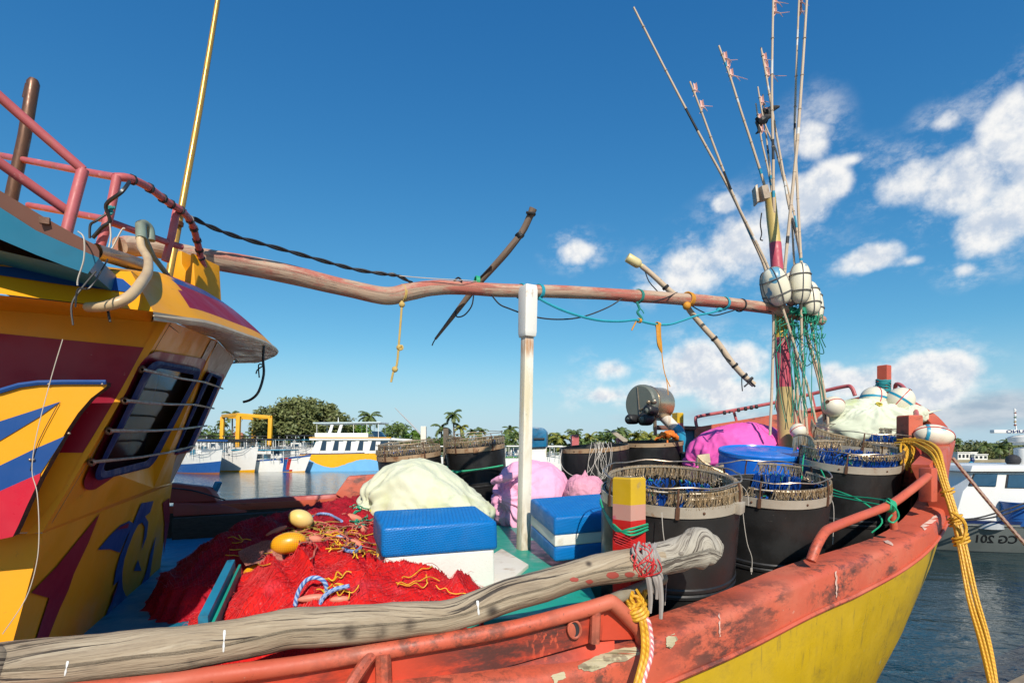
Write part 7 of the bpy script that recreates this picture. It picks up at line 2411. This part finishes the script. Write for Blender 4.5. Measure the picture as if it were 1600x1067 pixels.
spd = V((.75, .65, -.02))
m_tl = mat('line_teal', (.015, .27, .36), .55, col2=(.02, .33, .42), nscale=20)
m_or = mat('tape_orange', (.66, .30, .02), .7, col2=(.5, .2, .02), nscale=15)
mb = MB()
wrap(mb, 814, 455, 3.44, .046, spd, 2); wrap(mb, 842, 456, 3.49, .046, spd, 3)
mb.tube([P(842, 466, 3.45), P(856, 474, 3.46), P(880, 485, 3.48), P(910, 495, 3.52), P(940, 501, 3.58), P(970, 502, 3.64), P(994, 500, 3.70), P(1010, 504, 3.72), P(1026, 507, 3.76), P(1045, 507, 3.80), P(1063, 502, 3.84), P(1089, 493, 3.90), P(1110, 489, 3.95), P(1125, 484, 4.0)], [.0085] * 14, 6, sub=4)
wrap(mb, 1131, 474, 4.06, .047, spd, 3); mb.ball(P(1124, 484, 4.0), .026, .02, .016, seg=10, rings=6)
tag(mb.build('teal_line', m_tl), 'teal line sagging under the spar from the white post toward the mast', 'line')
mb = MB(); wrap(mb, 997, 463, 3.79, .046, spd, 3, .0045)
mb.tube([P(995, 472, 3.74), P(999, 482, 3.73), P(996, 488, 3.73), P(1002, 496, 3.72), P(1004, 503, 3.72)], .009, 6, sub=4, wob=.3); mb.tube([P(998, 480, 3.73), P(1004, 486, 3.73), P(1006, 490, 3.73)], .004, 5)
tag(mb.build('green_tie', mat('tie_green', (.02, .24, .20), .6, nscale=20)), 'knotted green tie hanging from the spar to the sagging teal line', 'tie')
mb = MB(); wrap(mb, 1075, 468, 3.95, .049, spd, 4, .007, .010); mb.ball(P(1073, 478, 3.92), .03, .03, .03, seg=10, rings=6)
tag(mb.build('orange_lashing', m_or), 'orange lashing where the cane with the bottle crosses the spar', 'lashing')
mb = MB(); wrap(mb, 1028, 507, 3.765, .014, spd, 4, .004)
mb.tube([P(1028, 508, 3.765), P(1029, 525, 3.76), P(1031, 540, 3.76), P(1034, 551, 3.76)], [.020, .018, .017, .006], 7, sub=4, wob=.5, seed=2)
mb.tube([P(1034, 550, 3.76), P(1036, 570, 3.76), P(1040, 588, 3.76), P(1047, 604, 3.76)], .0035, 5, sub=4); mb.tube([P(1040, 586, 3.76), P(1043, 604, 3.76), P(1044, 617, 3.76)], .003, 5, sub=3)
mb.tube([P(994, 502, 3.70), P(990, 510, 3.70), P(987, 516, 3.70)], .006, 5, sub=2); wrap(mb, 999, 501, 3.71, .013, spd, 3, .004)
tag(mb.build('orange_strip', m_or), 'orange strip dangling from the teal line with a thin twig below it', 'strip')
# dark stick and cane that cross the spar
t = empty('cross_stick', P(680, 530, 3.55), 'dark crooked stick tied across the spar near the white post', 'stick')
mb = MB(); mb.tube([P(833, 326, 3.30), P(828, 338, 3.31), P(815, 364, 3.34), P(795, 390, 3.37), P(770, 418, 3.42), P(750, 440, 3.46), P(728, 468, 3.50), P(705, 498, 3.53), P(680, 530, 3.56)], [.0235, .021, .021, .021, .0205, .019, .017, .014, .008], 12, sub=4, wob=.15, seed=3)
mb.build('stick_shaft', mat('dark_stick', (.13, .085, .06), .75, col2=(.20, .14, .10), nscale=4, coord='UV', stretch=(6, .8, 1), bump=.004, bscale=12), t)
def binding(fn, par):
    mb = MB(); fn(mb); mb.build('binding', m_tb, par)


binding(lambda mb: wrap(mb, 812, 368, 3.345, .0235, V((-.05, 0, .09)), 5, .004, .006), t)
binding(lambda mb: wrap(mb, 830, 336, 3.31, .025, V((-.03, 0, .09)), 2, .004), t)
mb = MB(); mb.tube([P(822, 332, 3.28), P(835, 334, 3.28)], .008, 6); mb.build('peg', m_tb, t)
mb = MB(); mb.tube([P(680, 530, 3.56), P(677, 535, 3.56), P(675, 540, 3.56)], .004, 5); mb.build('tip_wire', m_tb, t)
mb = MB(); mb.tube([P(768, 416, 3.39), P(752, 432, 3.43), P(742, 444, 3.45)], .006, 5, sub=3); mb.build('wire', m_tb, t)
mb = MB(); mb.tube([P(740, 462, 3.36), P(737, 478, 3.36), P(726, 492, 3.40), P(714, 495, 3.46), P(712, 486, 3.49)], .0045, 5, sub=4); mb.build('wire', m_tb, t)
mb = MB(); wrap(mb, 745, 440, 3.40, .03, V((1, .4, -.1)), 3, .006); tag(mb.build('stick_tie', m_grn), 'green tie holding the dark stick to the spar', 'tie')
t = empty('cane_pole', P(1175, 600, 4.1), 'pale cane slung across the spar with a yellow plastic bottle on its upper end', 'cane')
m_cane = mat('cane', (.56, .44, .32), .6, col2=(.46, .34, .23), nscale=3, coord='UV', stretch=(3, 2, 1), layers=[dict(kind='noise', scale=10, lo=.62, hi=.68, col=(.22, .14, .09), amt=.6, st=(.3, 4, 1))])
mb = MB(); mb.tube([P(1003, 416, 3.95), P(1020, 430, 3.97), P(1046, 454, 4.0), P(1068, 470, 4.02), P(1078, 486, 4.03), P(1100, 512, 4.05), P(1120, 534, 4.06), P(1140, 562, 4.08), P(1158, 583, 4.09), P(1178, 601, 4.1)], [.019, .019, .020, .020, .021, .021, .021, .022, .021, .021], 12, sub=3, wob=.12); mb.build('cane_shaft', m_cane, t)
mb = MB(); a_, b_ = P(980, 402, 3.93), P(1005, 417, 3.95); ad = (b_ - a_).normalized()
mb.lathe([(0, 0), (.030, 0), (.034, .006), (.034, .09), (.028, .105), (.016, .115), (.016, .135), (0, .137)], a_, ad, 18); mb.build('bottle', mat('bottle_yellow', (.62, .48, .17), .35, col2=(.68, .60, .36), nscale=8), t)
cd_ = V((.1, 0, -.13))
for x, y, d in ((1040, 449, 3.99), (1116, 529, 4.06), (1148, 571, 4.085), (1163, 587, 4.09)):
    binding(lambda mb: wrap(mb, x, y, d, .0225, cd_, 3, .004, .006), t)
mb = MB(); mb.tube([P(1168, 596, 4.06), P(1176, 590, 4.06)], .012, 6); mb.build('peg', m_tb, t)
mb = MB(); mb.tube([P(1163, 604, 4.06), P(1172, 596, 4.06), P(1180, 604, 4.06)], .007, 6); mb.build('peg', m_tb, t)
for pts in ([P(1159, 588, 4.07), P(1159, 600, 4.07), P(1160, 611, 4.07)], [P(1128, 545, 4.05), P(1130, 556, 4.05), P(1142, 564, 4.06)], [P(1008, 424, 3.94), P(1014, 440, 3.95), P(1028, 456, 3.97)]):
    mb = MB(); mb.tube(pts, .0042, 5, sub=3); mb.build('wire', m_tb, t)
# dangling twine
mb = MB(); wrap(mb, 628, 459, 3.18, .052, spd, 2, .004)
mb.tube([P(628, 470, 3.13), P(627, 490, 3.13), P(623, 540, 3.13), P(620, 570, 3.13), P(615, 580, 3.13), P(611, 597, 3.13)], .0065, 6, sub=4)
for x, y in ((628, 476), (624, 543), (617, 577)): mb.ball(P(x, y, 3.13), .018, .015, .018, seg=9, rings=6)
mb.tube([P(624, 543, 3.12), P(628, 540, 3.12), P(629, 545, 3.12), P(624, 547, 3.12)], .006, 5, sub=3)
tag(mb.build('knotted_twine', mat('twine_straw', (.56, .40, .12), .75, col2=(.44, .30, .09), nscale=25)), 'straw coloured knotted twine dangling from the bend in the spar', 'twine')
mb = MB()
for o in (0, 3.14159):
    base = smooth_path([P(300, 340, 2.42), P(330, 355, 2.5), P(370, 370, 2.6), P(420, 384, 2.72), P(470, 398, 2.84), P(520, 412, 2.95), P(560, 422, 3.03), P(600, 428, 3.1), P(622, 431, 3.14), P(645, 443, 3.2)], 8)
    mb.tube([p + V((0, .006 * math.cos(i * .55 + o), .006 * math.sin(i * .55 + o))) for i, p in enumerate(base)], .0062, 5)
tag(mb.build('twisted_cable', m_tb), 'black twisted cable sloping from the pink rail down to the spar', 'cable')
mb = MB(); mb.tube([P(624, 431, 3.14), P(670, 435, 3.2), P(725, 438, 3.28), P(745, 440, 3.36)], .0028, 5, sub=3); tag(mb.build('pale_cord', mat('pale_line', (.55, .48, .40), .6)), 'thin pale cord stretched above the bend in the spar', 'cord')
mb = MB(); mb.tube([P(768, 461, 3.36), P(780, 475, 3.36), P(795, 482, 3.38), P(830, 494, 3.44), P(870, 499, 3.5), P(910, 495, 3.6), P(950, 480, 3.68), P(975, 464, 3.72), P(985, 455, 3.78)], .0048, 5, sub=5)
mb.tube([P(1018, 472, 3.78), P(1040, 466, 3.8), P(1058, 457, 3.9)], .0045, 5, sub=3); mb.tube([P(1078, 476, 3.95), P(1095, 486, 3.98), P(1115, 493, 4.0), P(1140, 487, 4.06), P(1165, 480, 4.12), P(1190, 488, 4.15), P(1205, 487, 4.2)], .0048, 5, sub=5)
mb.tube([P(708, 441, 3.3), P(716, 434, 3.3), P(722, 440, 3.3)], .006, 5, sub=4)
wrap(mb, 1157, 477, 4.12, .046, spd, 1, .006)
tag(mb.build('black_wire', m_tb), 'thin black wire looping under the spar past the white post', 'wire')

# ---- marker poles with floats around the mast
m_cn = [mat('bamboo_pale', (.56, .45, .33), .55, col2=(.48, .36, .25), nscale=4), mat('bamboo_tape_blue', (.015, .30, .46), .5), mat('bamboo_tape_black', (.02, .02, .022), .5), mat('bamboo_tape_white', (.72, .70, .66), .5)]
m_flagp = mat('flag_pink', (.70, .36, .32), .8, col2=(.76, .52, .46), nscale=15)
m_flt = mat('pole_float_white', (.74, .70, .56), .45, col2=(.68, .62, .46), nscale=4, layers=[dict(scale=5, lo=.60, hi=.62, col=(.02, .22, .38), amt=.9, ro=.4)])
POLES = [  # sighted path (x, y, distance), radii, float(s), flags, label
    ([(990, 12, 3.9), (1040, 110, 3.95), (1090, 205, 4.0), (1140, 297, 4.1), (1172, 365, 4.15), (1197, 425, 4.2), (1208, 488, 4.25), (1207, 580, 4.25), (1203, 680, 4.25)], .0125, [(1201, 452, 4.26, 11, 27)], [], 'longest marker pole, leaning furthest left with a bare tip'),
    ([(1078, 128, 4.0), (1096, 175, 4.02), (1120, 240, 4.05), (1150, 315, 4.1), (1180, 376, 4.13), (1203, 425, 4.15), (1228, 498, 4.2), (1248, 562, 4.24), (1262, 604, 4.28), (1275, 660, 4.3)], .0125, [(1213, 448, 4.13, 18.5, 30)], [(1079, 140, 12), (1092, 168, 22)], 'marker pole second from the left, with pink threads and the front left float'),
    ([(1123, 72, 4.4), (1140, 118, 4.4), (1158, 175, 4.4), (1176, 230, 4.42), (1197, 300, 4.45), (1212, 380, 4.46), (1232, 470, 4.46), (1239, 503, 4.45), (1246, 617, 4.45), (1256, 690, 4.45)], .014, [], [(1132, 88, 24), (1140, 101, 8), (1143, 119, 30)], 'marker pole with three pink ribbons, third from the left'),
    ([(1181, 162, 4.5), (1190, 220, 4.5), (1201, 270, 4.5), (1210, 330, 4.5), (1225, 430, 4.5), (1238, 520, 4.5), (1252, 620, 4.5), (1256, 690, 4.5)], .011, [], [(1186, 190, 10), (1188, 207, 18)], 'short marker pole with a dark rag left of the tall upright ones'),
    ([(1184, 136, 4.52), (1194, 190, 4.52), (1212, 235, 4.52), (1224, 280, 4.52), (1236, 330, 4.5), (1242, 420, 4.45), (1256, 507, 4.4), (1280, 600, 4.4), (1288, 660, 4.4)], .0105, [(1236, 452, 4.42, 13, 26)], [(1192, 160, 16)], 'thin marker pole crossing behind the upright poles, striped black near its middle'),
    ([(1192, 148, 4.55), (1196, 200, 4.55), (1202, 255, 4.55), (1208, 310, 4.55), (1220, 400, 4.5), (1233, 500, 4.5), (1232, 690, 4.5)], .011, [], [(1196, 178, 14)], 'short marker pole with a black plastic rag at its top'),
    ([(1189, 75, 4.48), (1197, 118, 4.48), (1206, 170, 4.48), (1222, 260, 4.48), (1232, 318, 4.46), (1247, 380, 4.42), (1254, 430, 4.40), (1258, 507, 4.38), (1284, 600, 4.35), (1292, 660, 4.35)], .013, [], [(1192, 92, 14), (1197, 105, 12), (1201, 119, 34)], 'marker pole with a torn pink flag just left of the tall upright one'),
    ([(1209, -40, 4.3), (1207, 60, 4.3), (1206, 150, 4.3), (1208, 240, 4.32), (1209, 320, 4.34), (1216, 420, 4.42), (1226, 520, 4.45), (1240, 620, 4.45), (1247, 690, 4.45)], .0145, [], [(1208, 3, 26), (1208, 14, 28)], 'upright marker pole flying a pink flag at the top edge of the view'),
    ([(1250, -40, 4.22), (1246, 60, 4.22), (1243, 150, 4.22), (1242, 210, 4.22), (1246, 300, 4.22), (1250, 380, 4.2), (1252, 420, 4.2), (1252, 505, 4.22), (1256, 600, 4.28), (1262, 690, 4.3)], .0125, [(1250, 443, 4.14, 15.5, 31)], [(1247, 8, 18), (1247, 18, 16)], 'upright marker pole running straight into the tallest front float'),
    ([(1263, -40, 4.15), (1257, 60, 4.15), (1251, 150, 4.15), (1245, 230, 4.15), (1237, 310, 4.15), (1228, 400, 4.15), (1225, 440, 4.16)], .0150, [], [], 'tan marker pole crossing in front, ending low between the two front floats'),
    ([(1219, 250, 4.5), (1240, 330, 4.45), (1248, 380, 4.4), (1257, 440, 4.36), (1266, 500, 4.3), (1280, 568, 4.3), (1292, 640, 4.3), (1294, 690, 4.3)], .0115, [(1266, 466, 4.24, 14, 27), (1274, 474, 4.36, 11, 26)], [], 'short marker pole farthest right, carrying a pair of floats')]
for i, (pts, r, fl, flags, lb_) in enumerate(POLES):
    rg = random.Random(i + 40)
    base = P(*pts[-1])
    r *= .84
    t = empty('marker_pole', base, lb_, 'marker pole', 'marker poles lashed to the mast')
    pp_ = smooth_path([P(*q) for q in pts], 8)
    n = len(pp_)
    mb = MB()
    # cane in short lengths so that the tape turns read as bands
    rows, mid = [], []
    L = 0
    band = 0; left = rg.uniform(.2, .5)
    for j in range(n):
        if j: L += (pp_[j] - pp_[j - 1]).length
    mb.tube(pp_, [r * (.62 + .38 * min(1, j / (n * .5))) for j in range(n)], 8)
    seg = 8; nf = (n - 1) * seg
    j = 0
    while j < n - 1:
        run = rg.randint(5, 15) if band == 0 else rg.randint(1, 3)
        if band:
            for q in range(j, min(n - 1, j + run)):
                for s_ in range(seg): mb.m[q * seg + s_] = band
        j += run
        band = 0 if band else rg.choice((1, 1, 2, 2, 3)) if rg.random() < .8 else 0
    for j in range(3, n, 5):
        d_ = (pp_[j] - pp_[j - 1]); mb.tube([pp_[j], pp_[j] + d_.normalized() * .004], r * 1.08, 7, m=4)
    mb.build('cane', m_cn + [mat('cane_joint', (.40, .30, .21), .7)], t)
    for (x, y, d, wpx, hpx) in fl:
        k = d / F; c = P(x, y, d)
        q = min(range(1, n), key=lambda z: (pp_[z] - c).length); ax_ = (pp_[q - 1] - pp_[q]).normalized()
        R_ = rot_to(ax_)
        h = hpx * k; w = wpx * k
        f_ = MB(); prof = []
        for z in range(17):
            a = -math.pi / 2 + math.pi * z / 16
            prof.append((w * (max(0, math.cos(a)) ** .66), h * math.sin(a)))
        f_.lathe(prof, c, ax_, 24)
        fb = f_.build('float', m_flt, t)
        g_ = MB(); xa = ax_.orthogonal().normalized(); ya = ax_.cross(xa)
        for s_ in (-.42, .40):
            rr = w * 1.015
            g_.tube([c + ax_ * h * s_ + (xa * math.cos(a) + ya * math.sin(a)) * rr for a in [z * math.tau / 20 for z in range(20)]], .0045, 5, closed=True)
        for qn in range(4):
            a = qn * math.pi / 2 + .6
            g_.tube([c + ax_ * pz * 1.01 + (xa * math.cos(a) + ya * math.sin(a)) * (pr_ * 1.02 + .002) for pr_, pz in prof], .0035, 4)
        g_.build('cord_harness', mat('harness_grey', (.16, .15, .15), .8), fb)
    for (x, y, ln) in flags:
        q = min(range(n), key=lambda z: (pp_[z] - P(x, y, pts[0][2])).length); c = pp_[q]; k = pts[0][2] / F
        mb = MB()
        mb.tube([c, c + V((ln * k * .4, .01, ln * k * rg.uniform(-.1, .25))), c + V((ln * k, .02, ln * k * rg.uniform(-.15, .3)))], [.008, .004, .002], 4, sub=4)
        mb.tube([c, c + V((ln * k * .3, -.01, -ln * k * .1)), c + V((ln * k * .55, .0, -ln * k * .3))], [.006, .004, .002], 4, sub=3)
        wdt = .022
        a_ = [c + V((wdt * f + .01 * math.sin(f * 5), .012 * math.sin(f * 3), .055)) for f in (0, .6, 1.2)]
        b_ = [c + V((wdt * f * .7, .010 * math.sin(f * 4 + 1), -.045 + .02 * f)) for f in (0, .6, 1.2)]
        mb.loft([a_, [p.lerp(q_, .5) + V((.014, .01, 0)) for p, q_ in zip(a_, b_)], b_]); mb.loft([[p + V((.001, .004, 0)) for p in r_] for r_ in (b_, [p.lerp(q_, .5) + V((.014, .01, 0)) for p, q_ in zip(a_, b_)], a_)])
        mb.build('pink_ribbon', m_flagp, t)
    if i in (3, 5):
        mb = MB(); c = P(*pts[0]) - UP * .12
        mb.tube([c, c + V((.04, 0, -.03)), c + V((.09, .01, .01)), c + V((.14, 0, .02))], [.012, .03, .024, .008], 7, sub=4, wob=.5, seed=i); mb.tube([c - UP * .03, c + V((.03, 0, -.1)), c + V((.0, 0, -.13))], [.01, .016, .006], 6, sub=3, wob=.5)
        mb.build('black_rag', m_tb, t)
# green cord tangle round the pole bundle
mb = MB(); rg = random.Random(77)
for k in range(38):
    x, y = 1226 + rg.uniform(-4, 54), 478 + rg.uniform(0, 45)
    pts = [P(x, y, 4.28)]
    for q in range(5):
        x += rg.uniform(-12, 12); y += rg.uniform(-8, 18)
        pts.append(P(max(1212, min(1290, x)), min(y, 640), 4.28 + rg.uniform(-.10, .08)))
    mb.tube(pts, .0036, 5, sub=5)
for (x0, y0, x1, y1) in ((1240, 500, 1240, 660), (1258, 500, 1246, 650), (1240, 560, 1262, 650), (1268, 490, 1285, 590), (1275, 500, 1284, 640), (1212, 490, 1216, 600), (1214, 560, 1228, 660), (1236, 540, 1258, 650), (1250, 520, 1236, 660), (1262, 540, 1246, 640), (1222, 500, 1262, 640), (1230, 490, 1244, 640), (1246, 500, 1272, 650), (1256, 495, 1256, 655), (1270, 505, 1268, 650), (1280, 520, 1290, 640), (1218, 495, 1210, 640)):
    mb.tube([P(x0, y0, 4.24), P((x0 + x1) / 2 + rg.uniform(-5, 5), (y0 + y1) / 2, 4.22), P(x1, y1, 4.26)], .0030, 5, sub=4)
wrap(mb, 1228, 488, 4.32, .075, UP, 4, .006, .012); wrap(mb, 1252, 487, 4.24, .035, UP, 6, .005, .008); wrap(mb, 1270, 498, 4.3, .03, UP, 5, .005, .008)
tag(mb.build('cord_tangle', mat('cord_dark_green', (.012, .20, .10), .6, col2=(.02, .28, .20), nscale=12)), 'tangle of green cord binding the marker poles to the mast below the floats', 'cord')
mb = MB(); mb.tube([P(1190, 333, 4.3), P(1188, 350, 4.3), P(1190, 365, 4.3), P(1188, 374, 4.3), P(1192, 376, 4.3)], .005, 5, sub=4); tag(mb.build('lamp_wire', m_tb), 'short black wire dangling from the lamp on the mast top', 'wire')

# ================================================================ quay edge in the right corner
m_quay = mat('quay_concrete', (.36, .30, .22), .9, col2=(.26, .21, .15), nscale=2, layers=[dirt((.12, .09, .06), 4, .55, .75, .6)], bump=.006, bscale=12)
q0 = P(1562, 1067, 2.465); q1 = P(1600, 1046, 2.60)
qd = (q1 - q0); qd.z = 0; qd.normalize(); zq = EYE - 1.05
qp = [V((q0.x, q0.y, zq)) + qd * s for s in (-5.5, 6.0)]
mb = MB()
back = V((qd.y, -qd.x, 0))
mb.prism([qp[0], qp[1], qp[1] + back * 6, qp[0] + back * 6], V((0, 0, -1.9)))
tag(mb.build('quay', m_quay, bevel=.03), kind='structure')
# ================================================================ to metres
done = set()
for o in list(scene.objects):
    o.location = o.location * UNIT
    if o.type == 'MESH' and o.data.name not in done:
        done.add(o.data.name)
        o.data.transform(Matrix.Scale(UNIT, 4))
for m_ in bpy.data.materials:
    m_.use_backface_culling = False
